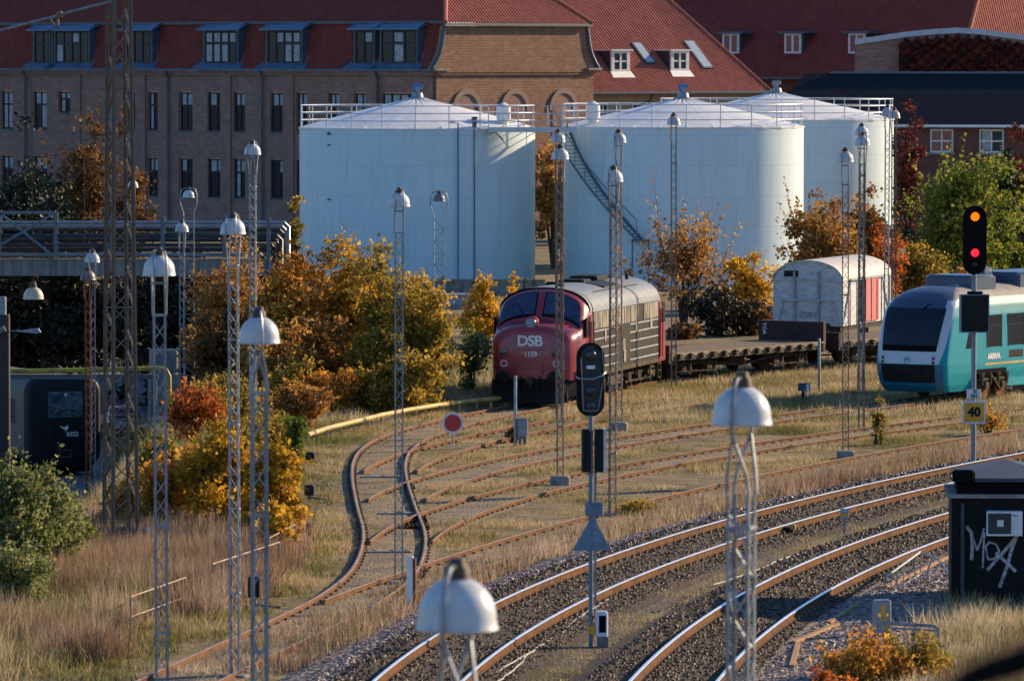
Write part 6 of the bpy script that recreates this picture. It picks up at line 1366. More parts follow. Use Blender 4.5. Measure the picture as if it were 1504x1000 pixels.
# B: sunlit tiled roof with white dormers
oB = (XZ(1126, 432), 432.0); thB = R(44); bB = thing('tiled_house', 'yellow brick house with a bright sunlit red tiled roof, white dormers and skylights', 'building', (oB[0], oB[1], 0), thB)
zB = 11.8 - 50*431/F + .0; pB = R(44); LB_ = 24.0; RunB = 10.5
mb = MB(); mb.quad((-LB_,.35,-2),(-.5,.35,-2),(-.5,.35,zB),(-LB_,.35,zB), [(-LB_,-2),(0,-2),(0,zB),(-LB_,zB)]); mb.quad((-.5,.35,-2),(-.5,9,-2),(-.5,9,zB),(-.5,.35,zB), [(0,-2),(9,-2),(9,zB),(0,zB)]); mb.build('wall', M['brick_yellow'], bB)
tz = lambda y: zB + y*math.tan(pB); K = .52
mb = MB(); cB, sB = math.cos(pB), math.sin(pB); vB = (RunB+.2)/cB; corr(mb, (-LB_,-.2,tz(-.2)), (1,0,0), (0,cB,sB), (0,-sB,cB), LB_+.1, lambda u: min(vB, max(0,(LB_+.1-u))/(K+.01)/cB), pitch=.27, amp=.055); mb.build('roof', M['tile_red'], bB, 60)
mb = MB(); mb.quad((.1,-.2,tz(-.2)),(.1,9,tz(-.2)),(-K*RunB,RunB,tz(RunB)),(-K*RunB,RunB,tz(RunB)), [(0,0),(9,0),(4,14),(4,14)]); mb.build('hip_roof', M['tile_red'], bB)
mb = MB(); mb.tube([(.1,-.2,tz(-.2)+.03),(-K*RunB,RunB,tz(RunB)+.03)], .15, 8); mb.build('hip_ridge', bpy.data.materials['ridge tiles'], bB, 40)
mb = MB(); mb.box(-LB_,.1,-.38,-.22,zB-.32,zB-.16); mb.box(-LB_,.0,-.2,.34,zB-.42,zB-.30); mb.build('gutter', M['gutter'], bB)
for px in (886, 944, 975): x = lx_at(px, oB, thB); window(bB, x-.75, x+.75, zB-2.7, zB-.95, .30, M['frame_white'], (M['glassdark'], .1, .1), (3,2), f=.1)
x = lx_at(956, oB, thB); mb = MB(); mb.tube([(x,-.3,zB-.3),(x,.2,zB-.9),(x-1.2,.28,zB-1.2),(x-1.2,.28,-2)], .07, 8); mb.build('downpipe', M['gutter'], bB, 40)
for px, py0, py1 in ((911, 106, 75), (998, 105, 75)):
    for yy in [1.0]:
        Zd = 420; zl = P(px, py0, Zd)[2]; zh = P(px, py1, Zd)[2]; y0 = (zl - zB)/math.tan(pB) - .05; o2 = (oB[0] - math.sin(thB)*y0, oB[1] + math.cos(thB)*y0); x = lx_at(px, o2, thB)
        x0, x1 = x-.78, x+.78; yd = y0 + (zh-zl)/math.tan(pB) + .25
        mb = MB(); mb.box(x0-.28,x1+.28,y0-.22,yd+.15,zh,zh+.10); dm = mb.build('dormer', M['white'], bB)
        for xx in (x0-.12, x1): mb = MB(); mb.prism([(xx,y0+.12,zl),(xx,yd,zh),(xx,y0+.12,zh)], (.12,0,0)); mb.build('dormer_cheek', mat('dormer cheek', (.05,.055,.06), .6) if 'dormer cheek' not in bpy.data.materials else bpy.data.materials['dormer cheek'], dm)
        f = .17; mb = MB(); mb.box(x0-.12,x1+.12,y0-.05,y0+.10,zl,zl+f); mb.box(x0-.12,x1+.12,y0-.05,y0+.10,zh-f,zh); 
        for xa, xb in ((x0-.12,x0+f),(x1-f,x1+.12),((x0+x1)/2-.09,(x0+x1)/2+.09)): mb.box(xa,xb,y0-.045,y0+.09,zl+f,zh-f)
        mb.box(x0,x1,y0-.03,y0+.06,zl+(zh-zl)*.5-.05,zl+(zh-zl)*.5+.05); mb.build('dormer_window', M['frame_white'], dm)
        mb = MB(); mb.quad((x0,y0+.03,zl),(x1,y0+.03,zl),(x1,y0+.03,zh),(x0,y0+.03,zh)); mb.build('pane', M['glassdark'], dm)
        mb = MB(); mb.quad((x0-.3,y0-.42,tz(y0-.42)+.06),(x1+.3,y0-.42,tz(y0-.42)+.06),(x1+.2,y0-.02,tz(y0)+.10),(x0-.2,y0-.02,tz(y0)+.10)); mb.build('apron', M['white'], dm)
for px0, py0, px1, py1, wd in ((935,66,962,94,.75),(1012,63,1046,101,.85)):
    Zd = 420; zh = P(px0, py0, Zd)[2]; zl = P(px1, py1, Zd)[2]; ya, yb_ = (zl-zB)/math.tan(pB), (zh-zB)/math.tan(pB); o2 = (oB[0]-math.sin(thB)*ya, oB[1]+math.cos(thB)*ya); x = lx_at(px1-8, o2, thB)
    mb = MB(); e_ = .12
    mb.prism([(x-wd/2-.1,ya-.08,tz(ya-.08)+.02),(x+wd/2+.1,ya-.08,tz(ya-.08)+.02),(x+wd/2+.1,yb_+.08,tz(yb_+.08)+.02),(x-wd/2-.1,yb_+.08,tz(yb_+.08)+.02)], (0,-.09,.09)); sl_ = mb.build('skylight', M['gutter'], bB)
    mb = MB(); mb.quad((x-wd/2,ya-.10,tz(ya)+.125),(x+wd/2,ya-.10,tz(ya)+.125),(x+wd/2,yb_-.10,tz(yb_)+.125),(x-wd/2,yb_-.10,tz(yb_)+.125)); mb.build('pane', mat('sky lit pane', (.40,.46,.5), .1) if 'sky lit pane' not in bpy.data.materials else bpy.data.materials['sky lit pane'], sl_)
# C: shaded red roof behind, with grey cheeked dormers
oC = (XZ(1402, 455), 455.0); thC = R(-38); bC = thing('red_roofed_house', 'house with a large shaded dark red roof and three small white framed dormers', 'building', (oC[0], oC[1], 0), thC)
zC = 11.8 - 27*460/F; pC = R(48); RunC = 11.0; tc = lambda y: zC + y*math.tan(pC); LC = 34.0
mb = MB(); mb.quad((-LC,.3,-1),(0,.3,-1),(0,.3,zC+.2),(-LC,.3,zC+.2), [(-LC,0),(0,0),(0,zC),(-LC,zC)]); mb.quad((0,.3,-1),(0,16,-1),(0,16,zC+.2),(0,.3,zC+.2), [(0,0),(16,0),(16,zC),(0,zC)]); mb.build('wall', M['brick_red'], bC)
mb = MB(); cC, sC = math.cos(pC), math.sin(pC); vC = (RunC+.4)/cC; corr(mb, (-LC,-.4,tc(-.4)), (1,0,0), (0,cC,sC), (0,-sC,cC), LC+.4, lambda u: min(vC, max(0,(LC+.4-u))*(RunC+.4)/3.6/cC), pitch=.3); mb.build('roof', M['tile_shaded'], bC, 60)
mb = MB(); sC2 = Vector((-3.6,0,tc(RunC)-tc(-.4))); lC2 = sC2.length; sC2.normalize(); corr(mb, (.4,-.4,tc(-.4)), (0,1,0), sC2, (sC2.z,0,-sC2.x), 20.4, lambda u: lC2*min(1, u/(RunC+.4)), pitch=.3); mb.build('hip_roof', M['tile_red'], bC, 60)
mb = MB(); mb.tube([(.4,-.4,tc(-.4)),(-3.2,RunC,tc(RunC))], .17, 8); mb.build('hip_ridge', bpy.data.materials['ridge tiles'], bC, 40)
mb = MB(); mb.box(-LC,.4,-.6,-.42,zC-.5,zC-.34); mb.build('gutter', M['gutter'], bC)
for px in (1073, 1164, 1258):
    Zd = 468; zl, zh = P(px, 79, Zd)[2], P(px, 50, Zd)[2]; y0 = (zl-zC)/math.tan(pC)-.05; o2 = (oC[0]-math.sin(thC)*y0, oC[1]+math.cos(thC)*y0); x = lx_at(px, o2, thC); x0, x1 = x-.75, x+.75; yd = y0+(zh-zl)/math.tan(pC)+.2
    mb = MB(); mb.box(x0-.4,x1+.5,y0-.25,yd+.9,zh,zh+.16); dm = mb.build('dormer', M['zinc'], bC)
    for xx in (x0-.14, x1+.02): mb = MB(); mb.prism([(xx,y0+.1,zl),(xx,yd,zh),(xx,y0+.1,zh)], (.12,0,0)); mb.build('dormer_cheek', bpy.data.materials['dormer cheek'], dm)
    f = .14; mb = MB(); mb.box(x0-.02,x1+.02,y0-.05,y0+.1,zl,zl+f); mb.box(x0-.02,x1+.02,y0-.05,y0+.1,zh-f,zh)
    for xa, xb in ((x0-.02,x0+f),(x1-f,x1+.02),((x0+x1)/2-.09,(x0+x1)/2+.09)): mb.box(xa,xb,y0-.045,y0+.09,zl+f,zh-f)
    mb.build('dormer_window', M['frame_white'], dm); mb = MB(); mb.quad((x0,y0+.03,zl),(x1,y0+.03,zl),(x1,y0+.03,zh),(x0,y0+.03,zh)); mb.build('pane', M['orangepane'], dm)
# D: black slate roofed low building
oD = (XZ(1520, 384), 384.0); thD = R(-16); bD = thing('slate_roofed_building', 'low dark red brick building under a long black slate roof with a white gutter', 'building', (oD[0], oD[1], 0), thD); xl = lx_at(1120, oD, thD); zD = P(1400, 184, 388)[2]; zDr = P(1400, 108, 393)[2]
dw = [(1365,1400),(1437,1474)]; hol = [(lx_at(a,oD,thD), lx_at(b,oD,thD), zD-1.72, zD-.22) for a, b in dw]
mb = MB(); wall_with_holes(xl+1.5, 3, -1, zD, hol, .0, .2, mb); mb.build('wall', M['brick_red'], bD)
for a, b, c, d in hol: window(bD, a+.02, b-.02, c+.02, d-.02, .1, M['frame_white'], (M['orangepane'] if a < hol[1][0] else M['glassdark'], .3, .3), (2,1), f=.1, sill=M['concrete'], mid=.5)
mb = MB(); yd = 7.0; mb.quad((xl,-.5,zD+.06),(3,-.5,zD+.06),(3,yd,zDr),(lx_at(1182,(oD[0]-math.sin(thD)*yd,oD[1]+math.cos(thD)*yd),thD),yd,zDr), [(xl,0),(3,0),(3,8),(xl+4,8)]); mb.build('roof', M['slate'], bD)
mb = MB(); mb.box(lx_at(1182,oD,thD),3,yd-.05,yd+.15,zDr-.02,zDr+.12); mb.build('ridge_cap', M['zinc'], bD)
mb = MB(); mb.box(xl,3,-.66,-.5,zD-.10,zD+.06); mb.box(xl,3,-.5,-.003,zD-.10,zD-.04); mb.build('gutter', M['white'], bD)
mb = MB(); mb.quad((xl,-.5,zD+.06),(lx_at(1182,(oD[0]-math.sin(thD)*yd,oD[1]+math.cos(thD)*yd),thD),yd,zDr),(xl+14,yd+7,zD+.06),(xl+14,yd+7,zD+.06)); mb.build('hip_roof', M['slate'], bD)
# E: parapet wall with curved coping and ivy
Ze = 404.0; wE = thing('parapet_wall', 'brick end wall with a white arched coping above the black slate roof', 'wall', (XZ(1380, Ze), Ze, 0), R(-3)); arc = [(1255,58),(1290,53),(1330,47),(1370,43),(1405,41),(1440,43),(1475,48),(1540,56)]
ap = [Vector((XZ(a,Ze)-XZ(1380,Ze), 0, P(a,b,Ze)[2])) for a, b in arc]; mb = MB(); pts = [(p.x,0,p.z-.35) for p in ap] + [(ap[-1].x,0,0),(ap[0].x,0,0)]; mb.prism(pts[::-1], (0,.5,0), [(p[0],p[2]) for p in pts][::-1]); mb.build('wall', M['brick_dark'], wE)
mb = MB(); mb.loft([[(p.x,-.15,p.z-.36),(p.x,.65,p.z-.36),(p.x,.65,p.z),(p.x,-.15,p.z)] for p in ap]); mb.build('coping', mat('pale coping', (.52,.54,.58), .6), wE)
# ---------------------------------------------------------------- vegetation
def plant(name, label, cat, loc, h, r, pal, n=3500, leaf=.10, z0=.15, clumps=45, cr=.32, stems=3, stemr=.05, shape='round', seed=1, twig=0, rz=1.0, group=None, trunk=True, shell=.5, tint=0.0):
    g = np.random.default_rng(seed); root = thing(name, label, cat, (loc[0], loc[1], loc[2] if len(loc) > 2 else 0), 0, group)
    zc = (z0*h + h)/2; hz = (h - z0*h)/2
    ph = g.uniform(0, 6.28, 6)
    def lump(d): return 1 + .16*np.sin(3*np.arctan2(d[:,1], d[:,0])+ph[0]) + .14*np.sin(4*d[:,2]+ph[1]) + .12*np.sin(5*np.arctan2(d[:,1], d[:,0])+3*d[:,2]+ph[2])
    d = g.normal(size=(clumps, 3)); d /= np.linalg.norm(d, axis=1)[:, None]
    rad = (g.uniform(0, 1, clumps) ** (1 - shell*.6)) * .86 * lump(d)
    C = d * rad[:, None]
    if shape == 'cone': k = 1 - .85*np.clip((C[:,2]+1)/2, 0, 1); C[:,0] *= k*1.3; C[:,1] *= k*1.3
    if shape == 'broom': k = .45 + .6*np.clip((C[:,2]+1)/2, 0, 1); C[:,0] *= k; C[:,1] *= k
    if shape == 'dome': C[:,2] = np.abs(C[:,2])*1.7 - .75
    C = C * np.array([r, r*rz, hz]) + np.array([0, 0, zc])
    cs = cr * r * g.uniform(.6, 1.3, clumps); w = cs**2; w /= w.sum()
    idx = g.choice(clumps, n, p=w); off = g.normal(size=(n, 3)) * .55
    p = C[idx] + off * cs[idx][:, None] * np.array([1, 1, .75]); tcl = g.normal(.5 + tint, .17, clumps)[idx]
    if twig:
        # leaves strung along thin outward shoots
        k = int(twig); a = g.choice(clumps, k); dirv = C[a] - np.array([0, 0, zc*.6]); dirv /= np.linalg.norm(dirv, axis=1)[:, None]; dirv = dirv*.6 + np.array([0,0,.75]) + g.normal(0,.2,(k,3))
        ln = g.uniform(.4, 1.1, k) * r * .55; m = 14; tt = np.tile(np.linspace(.1, 1, m), k)
        tp = np.repeat(C[a], m, 0) + np.repeat(dirv, m, 0) * (tt*np.repeat(ln, m))[:, None] + g.normal(0, .05, (k*m, 3))
        p = np.r_[p, tp]; tcl = np.r_[tcl, np.repeat(g.normal(.65 + tint, .15, k), m)]
        shoots = [(C[a[i]], C[a[i]] + dirv[i]*ln[i]) for i in range(k)]
    p[:, 2] = np.maximum(p[:, 2], .03); n = len(p)
    u = g.normal(size=(n, 3)); u /= np.linalg.norm(u, axis=1)[:, None]; v = np.cross(u, g.normal(size=(n, 3))); v /= np.linalg.norm(v, axis=1)[:, None]
    s = leaf * g.uniform(.4, 1.5, n)[:, None] * .5
    q = np.stack([p - u*s*1.25, p - v*s*.8, p + u*s*1.25, p + v*s*.8], 1).reshape(-1, 3)
    me = fastmesh('crown', q, 4, L[pal], np.clip(tcl + g.normal(0, .16, n), 0, 1))
    o = bpy.data.objects.new('crown', me); COL.objects.link(o); o.parent = root
    if trunk:
        mb = MB(); rr_ = random.Random(seed)
        for k in range(max(stems, 8)):
            tgt = C[g.integers(clumps)]; b = Vector((rr_.uniform(-.12,.12)*(1 if stems > 1 else .2), rr_.uniform(-.12,.12)*(1 if stems > 1 else .2), -.1)); e = Vector(tgt); mid = b.lerp(e, .45) + Vector((0, 0, .12*h)); mid.x = b.x + (e.x-b.x)*.28; mid.y = b.y + (e.y-b.y)*.28
            r0 = stemr * (1 if k < stems else .6); mb.tube([b, b.lerp(mid, .6), mid, mid.lerp(e, .6)+Vector((rr_.uniform(-.1,.1),rr_.uniform(-.1,.1),0)), e], [r0, r0*.8, r0*.55, r0*.35, .006], 6)
        for k in range(min(clumps, 60)):
            a, b = Vector(C[g.integers(clumps)]), Vector(C[k]); a = a.lerp(Vector((0,0,zc*.8)), .55); 
            if (b-a).length < r*1.6: mb.tube([a, a.lerp(b,.5)+Vector((0,0,.08)), b], [.02+stemr*.15, .014, .005], 4)
        if twig:
            for a, b in shoots: mb.tube([a, b], [.012, .004], 4)
        mb.build('trunk' if stems == 1 else 'branches', M['trunk'], root)
    return root
def at(px, Z): return (XZ(px, Z), Z, float(gz(XZ(px, Z), Z)))
def hgt(py, Z, px=752, base=None): return P(px, py, Z)[2] - (float(gz(XZ(px, Z), Z)) if base is None else base)
def shrub(px, Z, ytop, rpx, pal, label, name='autumn_shrub', cat='shrub', group=None, **k):
    k.setdefault('seed', int(px*7+Z)); return plant(name, label, cat, at(px, Z), hgt(ytop, Z, px), rpx*Z/F, pal, group=group, **k)
A_ = 'autumn shrubs along the depot bank'
shrub(340, 210, 348, 84, 'russet', 'tall sparse reddish shrub leftmost of the autumn row, under the small high lamp', n=9000, clumps=110, cr=.22, twig=60, leaf=.12, group=A_, z0=.05, stems=5)
shrub(425, 207, 346, 80, 'orange', 'tall orange brown shrub of the autumn row against the pipe ends', n=10500, clumps=110, cr=.22, twig=60, leaf=.12, group=A_, z0=.05, stems=5)
shrub(510, 208, 336, 74, 'yellow', 'tallest golden shrub of the autumn row, before the left edge of the left tank', n=10500, clumps=90, cr=.24, twig=55, leaf=.12, group=A_, z0=.05, stems=5, tint=-.12)
shrub(572, 205, 362, 64, 'olive', 'olive gold shrub of the autumn row, behind the lamp mast by the switch', n=8500, clumps=80, cr=.24, twig=36, leaf=.12, group=A_, z0=.1, stems=4, tint=.08)
shrub(618, 203, 396, 60, 'olive', 'dense brown olive tree with a visible short trunk, right end of the autumn row', name='autumn_tree', cat='tree', n=9500, clumps=90, cr=.25, twig=25, leaf=.12, group=A_, z0=.1, stems=1, stemr=.12, tint=.1)
shrub(470, 203, 440, 60, 'russet', 'low rusty shrub in front of the golden one of the autumn row', n=8000, clumps=70, cr=.27, twig=12, leaf=.12, group=A_, z0=0, tint=.05)
shrub(555, 202, 462, 55, 'olive', 'low shadowy olive shrub above the yellow guard rail', n=7500, clumps=70, cr=.27, leaf=.12, group=A_, z0=0, tint=.08)
shrub(400, 201, 470, 66, 'russet', 'wide low brown shrub behind the two left lamp masts', n=8000, clumps=80, cr=.27, leaf=.12, group=A_, z0=0, tint=.08)
shrub(320, 206, 440, 58, 'russetdark', 'dark brown shrub at the left end of the autumn row, in shade', n=4200, clumps=60, cr=.3, leaf=.13, group=A_, z0=0)
shrub(612, 200.5, 500, 52, 'olive', 'low gold shrub with drooping sprays left of the locomotive, above the guard rail', n=4600, clumps=60, cr=.27, leaf=.11, z0=0, group=A_, tint=.12)
shrub(690, 213, 472, 36, 'willow', 'pale feathery shrub close to the left side of the locomotive nose', n=3000, clumps=50, cr=.3, leaf=.09, z0=0, tint=.15, twig=14)
shrub(712, 236, 398, 36, 'yellow', 'bright yellow shrub behind the locomotive, in front of the left tank', n=3200, clumps=50, cr=.3, leaf=.13, twig=25, z0=.05, tint=.1)
shrub(752, 238, 408, 26, 'yellow', 'smaller yellow shrub behind the locomotive roof edge', n=1900, clumps=36, cr=.3, leaf=.13, twig=14, z0=.05, tint=.08)
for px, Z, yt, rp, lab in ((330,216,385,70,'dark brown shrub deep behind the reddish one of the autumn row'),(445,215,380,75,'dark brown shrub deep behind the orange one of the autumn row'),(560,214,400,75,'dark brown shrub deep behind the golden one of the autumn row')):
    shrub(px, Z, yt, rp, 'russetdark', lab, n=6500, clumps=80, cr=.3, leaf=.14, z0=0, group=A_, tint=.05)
for px, Z, yt, rp, pal, lab in ((345,196,548,54,'olive','olive green shrub joining the autumn row to the golden maples'),(440,192,562,44,'russet','rusty shrub above the green broom'),(300,192,560,46,'olive','olive shrub right behind the red orange one'),(480,199,545,44,'orange','orange shrub at the left end of the yellow guard rail'),(535,200,540,46,'olive','low olive shrub over the middle of the yellow guard rail'),(585,200,548,44,'olive','low gold olive shrub beside the short trunked tree'),(430,199,528,46,'olive','green olive shrub in front of the orange one of the autumn row')):
    shrub(px, Z, yt, rp, pal, lab, n=5200, clumps=70, cr=.27, leaf=.10, z0=0, twig=14, tint=.02)
# the middle left cluster
shrub(285, 184, 548, 46, 'red', 'red orange shrub beside the end of the yellow pipe', n=4500, clumps=60, cr=.27, leaf=.09, twig=16, z0=0, seed=3)
B_ = 'yellow maples left of the sidings'
shrub(325, 148, 612, 78, 'yellow', 'large golden maple shrub behind the two left lamp masts', n=9500, clumps=80, cr=.22, leaf=.11, z0=.02, twig=20, group=B_, stems=5, tint=-.08)
shrub(402, 145, 640, 58, 'yellow', 'golden maple shrub nearest the bent siding rails', n=7500, clumps=70, cr=.23, leaf=.10, z0=.0, twig=10, group=B_, stems=4, tint=-.05)
shrub(402, 141, 735, 36, 'yellow', 'low bright yellow maple shoot at the foot of the golden maples', n=2200, clumps=40, cr=.26, leaf=.10, z0=.0, group=B_, tint=.03)
shrub(255, 149, 648, 60, 'orange', 'dark orange maple shrub left of the golden ones, beside the tall left mast', n=7000, clumps=70, cr=.23, leaf=.10, z0=.0, twig=14, group=B_, tint=.1)
shrub(190, 148, 690, 52, 'orange', 'amber leaved shrub behind the feet of the lattice tower', n=4600, clumps=55, cr=.24, leaf=.09, z0=.0, twig=12, group=B_, tint=.12)
shrub(355, 163, 600, 50, 'olive', 'olive shrub between the red orange shrub and the golden maples', n=4200, clumps=60, cr=.27, leaf=.09, z0=0, tint=.0)
shrub(430, 171, 592, 26, 'green', 'upright green broom bush at the right edge of the maples', name='broom_bush', n=3200, clumps=50, cr=.33, leaf=.08, z0=0, shape='broom', tint=-.12)
shrub(395, 176, 600, 40, 'olive', 'dull olive shrub behind the green broom', n=3200, clumps=50, cr=.3, leaf=.09, z0=0, tint=-.05)
# willows on the left
shrub(22, 134, 655, 84, 'willow', 'grey green willow bush at the left edge', name='willow_bush', n=18000, clumps=150, cr=.22, leaf=.085, z0=0, twig=110, seed=9, tint=.03)
shrub(72, 137, 712, 64, 'willow', 'lower grey green willow bush with long shoots in front of the depot track', name='willow_bush', n=8000, clumps=100, cr=.24, leaf=.08, z0=0, twig=70, seed=14, tint=.03)
shrub(28, 128, 800, 66, 'willow', 'nearest grey green willow bush, low in front of the tall one', name='willow_bush', n=7000, clumps=90, cr=.24, leaf=.075, z0=0, twig=50, seed=19, tint=.05)
shrub(232, 166, 622, 40, 'olive', 'dark olive bush at the foot of the yellow pipe', n=4500, clumps=60, cr=.28, leaf=.09, z0=0, twig=14, tint=-.1)
shrub(150, 153, 740, 34, 'olive', 'low yellow green weed bush left of the lattice tower feet', n=2600, clumps=50, cr=.28, leaf=.08, z0=0, twig=30, tint=.05)
shrub(122, 141, 760, 24, 'green', 'small bright green bush between the willows and the lattice tower', n=1600, clumps=30, cr=.33, leaf=.08, z0=0, twig=14, tint=-.1)
shrub(180, 205, 612, 46, 'willow', 'thin green bush at the bank right of the depot train', n=3800, clumps=50, cr=.28, leaf=.09, z0=0, twig=14, tint=-.1)
# dark trees under and behind the pipe bridge
D_ = 'dark trees in the shade behind the depot'
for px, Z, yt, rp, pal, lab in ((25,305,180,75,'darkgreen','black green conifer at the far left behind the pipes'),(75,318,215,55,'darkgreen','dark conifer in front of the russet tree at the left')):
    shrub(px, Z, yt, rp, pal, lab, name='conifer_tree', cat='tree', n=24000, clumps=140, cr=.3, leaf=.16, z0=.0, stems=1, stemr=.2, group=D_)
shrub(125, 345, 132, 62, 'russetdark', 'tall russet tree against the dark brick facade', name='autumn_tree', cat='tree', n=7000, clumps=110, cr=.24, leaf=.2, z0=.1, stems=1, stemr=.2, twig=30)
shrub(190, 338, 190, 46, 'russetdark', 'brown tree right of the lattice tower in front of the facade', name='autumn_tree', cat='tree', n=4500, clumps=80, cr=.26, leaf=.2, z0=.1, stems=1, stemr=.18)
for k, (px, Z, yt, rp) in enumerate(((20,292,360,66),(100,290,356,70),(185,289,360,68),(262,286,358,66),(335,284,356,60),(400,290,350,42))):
    shrub(px, Z, yt, rp, 'shadebrown', ['shade-toned shrub below the beam at the far left', 'shade-toned shrub behind the hanging lamp wire', 'dark shrub below the beam right of the lattice tower', 'dark shrub below the beam behind the white cage tank', 'dark shrub behind the stained dome lamp below the beam', 'dark shrub at the right end of the pipe bridge'][k], n=7000, clumps=80, cr=.33, leaf=.26, z0=.0, group=D_)
shrub(432, 300, 275, 13, 'olive', 'thin golden birch sapling at the left edge of the left tank', name='birch_sapling', cat='tree', n=700, clumps=30, cr=.4, leaf=.15, z0=.1, stems=1, stemr=.07)
# right of the locomotive
shrub(1005, 262, 308, 84, 'russet', 'large bare twigged russet tree in front of the middle tank', name='autumn_tree', cat='tree', n=3000, clumps=190, cr=.14, leaf=.13, z0=.12, stems=7, stemr=.08, twig=110, seed=21)
shrub(1098, 264, 360, 44, 'yellow', 'bright yellow tree left of the boxcar', name='autumn_tree', cat='tree', n=3600, clumps=60, cr=.27, leaf=.14, z0=.05, stems=2, tint=.08, twig=14)
shrub(1060, 257, 420, 58, 'shadebrown', 'dark brown thicket in the shade behind the empty flat wagon', n=5200, clumps=80, cr=.28, leaf=.14, z0=0)
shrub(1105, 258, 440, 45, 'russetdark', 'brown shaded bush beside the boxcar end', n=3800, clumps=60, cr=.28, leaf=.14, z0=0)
shrub(1005, 254, 478, 30, 'russetdark', 'low russet bush behind the rear end of the locomotive', n=2000, clumps=40, cr=.3, leaf=.12, z0=0)
shrub(812, 338, 188, 42, 'russet', 'tall russet tree seen in the gap between left and middle tanks', name='autumn_tree', cat='tree', n=7000, clumps=110, cr=.23, leaf=.18, z0=.02, stems=1, stemr=.16, twig=40, tint=.1)
shrub(1205, 282, 276, 76, 'russet', 'loose russet tree in front of the right tank behind the boxcar', name='autumn_tree', cat='tree', n=7500, clumps=180, cr=.16, leaf=.14, z0=.1, stems=3, stemr=.09, twig=70, seed=33)
shrub(1275, 288, 270, 46, 'orange', 'orange brown tree behind the pair of tight lamps', name='autumn_tree', cat='tree', n=5200, clumps=90, cr=.22, leaf=.15, z0=.05, stems=2, stemr=.09, twig=40, tint=-.1)
shrub(1300, 280, 330, 38, 'red', 'bright red orange bush behind the boxcar roof', n=3600, clumps=60, cr=.27, leaf=.14, z0=.05, tint=.0)
shrub(1415, 292, 218, 92, 'green', 'big yellow green tree behind the amber and red signal', name='broadleaf_tree', cat='tree', n=14000, clumps=150, cr=.22, leaf=.16, z0=.08, stems=1, stemr=.18, twig=20, tint=.08, seed=8)
shrub(1475, 294, 330, 52, 'green', 'smaller yellow green tree at the right edge', name='broadleaf_tree', cat='tree', n=5500, clumps=80, cr=.25, leaf=.16, z0=.05, stems=1, stemr=.15, tint=.0)
shrub(1355, 284, 345, 44, 'olive', 'olive rust hedge bush below the yellow green tree', n=4200, clumps=70, cr=.26, leaf=.14, z0=.0, tint=-.05)
shrub(1430, 282, 385, 48, 'russet', 'russet hedge bush behind the railcar roof', n=3400, clumps=60, cr=.28, leaf=.14, z0=0, tint=-.05)
shrub(1345, 300, 330, 32, 'darkgreen', 'dark green bush between the orange tree and the yellow green tree', n=3000, clumps=50, cr=.28, leaf=.16, z0=.0)
shrub(1335, 340, 158, 26, 'ivyred', 'slender dark red tree at the corner of the slate roofed building', name='columnar_tree', cat='tree', n=4200, clumps=90, cr=.34, leaf=.16, z0=.02, stems=1, stemr=.1, twig=26)
shrub(1478, 325, 205, 34, 'darkgreen', 'dark conifer against the slate roofed building at the right', name='conifer_tree', cat='tree', n=4800, clumps=90, cr=.28, leaf=.18, z0=.0, stems=1, stemr=.15, shape='cone')
shrub(1500, 335, 170, 30, 'ivyred', 'dark red creeper shrub at the right edge by the slate roof eave', n=2600, clumps=60, cr=.3, leaf=.18, z0=.0)
# small bushes among the tracks
shrub(1290, 185, 585, 16, 'olive', 'small dark bush beside the foot of the pair of tight lamps', n=900, clumps=24, cr=.33, leaf=.06, z0=0, tint=-.15)
shrub(935, 157, 735, 34, 'olive', 'low rusty green bush beside the far main line ballast', n=2600, clumps=50, cr=.28, leaf=.06, z0=0, shape='dome', tint=0)
shrub(1000, 164, 742, 16, 'orange', 'tiny orange bush among brown weeds behind the blurred lattice mast', n=900, clumps=24, cr=.3, leaf=.05, z0=0)
shrub(1452, 190, 600, 34, 'orange', 'loose orange weed clump right of the speed board', n=1000, clumps=40, cr=.25, leaf=.06, z0=0, tint=.1, twig=14)
shrub(755, 186, 622, 18, 'russetdark', 'small withered bush left of the grey cable box', n=700, clumps=24, cr=.3, leaf=.05, z0=0, twig=10)
shrub(1275, 114.5, 922, 84, 'orange', 'wide orange leaved bush in the bottom right foreground', n=7500, clumps=90, cr=.24, leaf=.07, z0=0, shape='dome', twig=24, tint=.05)
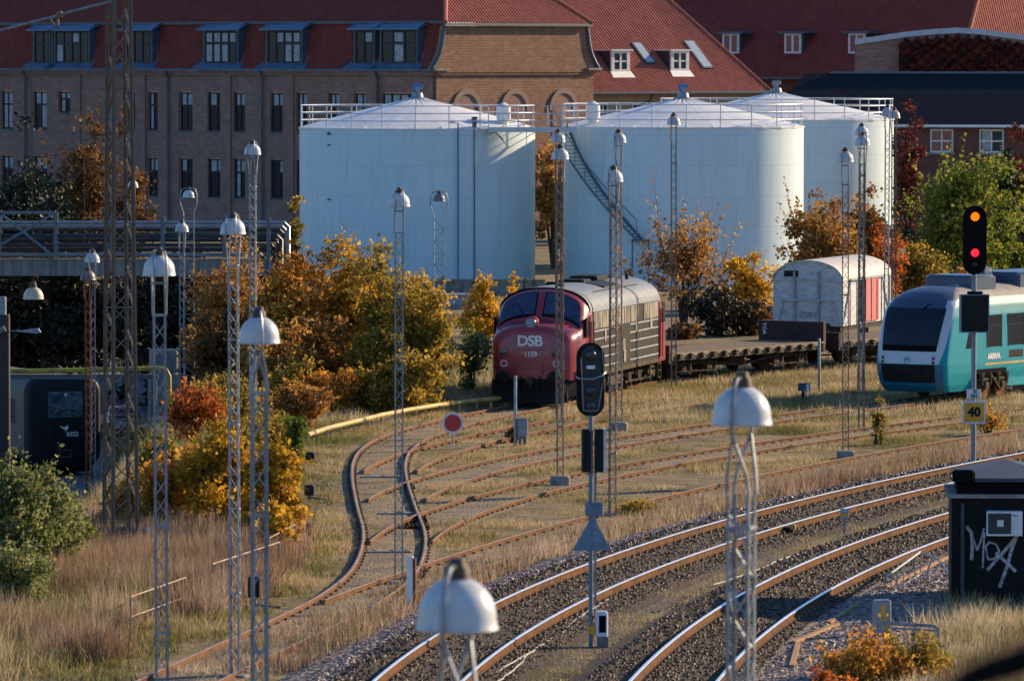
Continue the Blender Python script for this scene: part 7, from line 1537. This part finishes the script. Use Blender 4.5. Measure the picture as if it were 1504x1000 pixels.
shrub(1345, 115, 940, 62, 'olive', 'olive leaved bush right of the orange one in the foreground', n=4600, clumps=60, cr=.26, leaf=.065, z0=0, shape='dome', twig=10)
shrub(1218, 112.5, 975, 36, 'red', 'low reddish bush at the bottom edge beside the pale gravel', n=1600, clumps=36, cr=.28, leaf=.065, z0=0, shape='dome')
# ivy on the parapet wall and on the slate building
def ivy(label, px0, px1, y0f, y1, Z, n, pal, rz=0, seed=1):
    g = np.random.default_rng(seed); c = P((px0+px1)/2, y1, Z); root = thing('ivy', label, 'climber', c, rz); x = g.uniform(px0, px1, n); y = np.array([g.uniform(y0f(a) + 6*abs(math.sin(a*.21)) + 3*abs(math.sin(a*.73)), y1) for a in x])
    p = np.array([P(a, b, Z) for a, b in zip(x, y)]) - np.array(c); p[:, 1] += g.uniform(-.22, .0, n) * (1 + .8*np.sin(x*.31)*np.sin(y*.4))
    s = .15 * g.uniform(.6, 1.3, n)[:, None]; u = g.normal(size=(n,3))*np.array([1,.5,1]); u /= np.linalg.norm(u,axis=1)[:,None]; v = np.cross(u, g.normal(size=(n,3))*np.array([.4,1,.4])); v /= np.linalg.norm(v,axis=1)[:,None]
    q = np.stack([p-u*s, p-v*s*.8, p+u*s, p+v*s*.8],1).reshape(-1,3); o = bpy.data.objects.new('leaves', fastmesh('leaves', q, 4, L[pal], np.clip(.45+.25*np.sin(x*.11)*np.cos(y*.17)+g.normal(0,.2,n),0,1))); COL.objects.link(o); o.parent = root
    mb = MB()
    for k in range(14): a = Vector(P(px0+(px1-px0)*(k+.5)/14, y1, Z)) - Vector(c); b = Vector(P(px0+(px1-px0)*(k+.5)/14+6*math.sin(k*2.1), y0f(px0+(px1-px0)*(k+.5)/14)+10, Z)) - Vector(c); mb.tube([a, a.lerp(b,.5)+Vector((.1*math.sin(k),-.02,0)), b], .02, 4)
    mb.build('vines', M['trunk'], root)
arcf = lambda a: float(np.interp(a, [1255,1290,1330,1370,1405,1440,1475,1540],[58,53,47,43,41,43,48,56])) + 9
ivy('dark red ivy covering most of the parapet wall', 1322, 1530, arcf, 110, Ze-.25, 9000, 'ivyred', 0, 5)
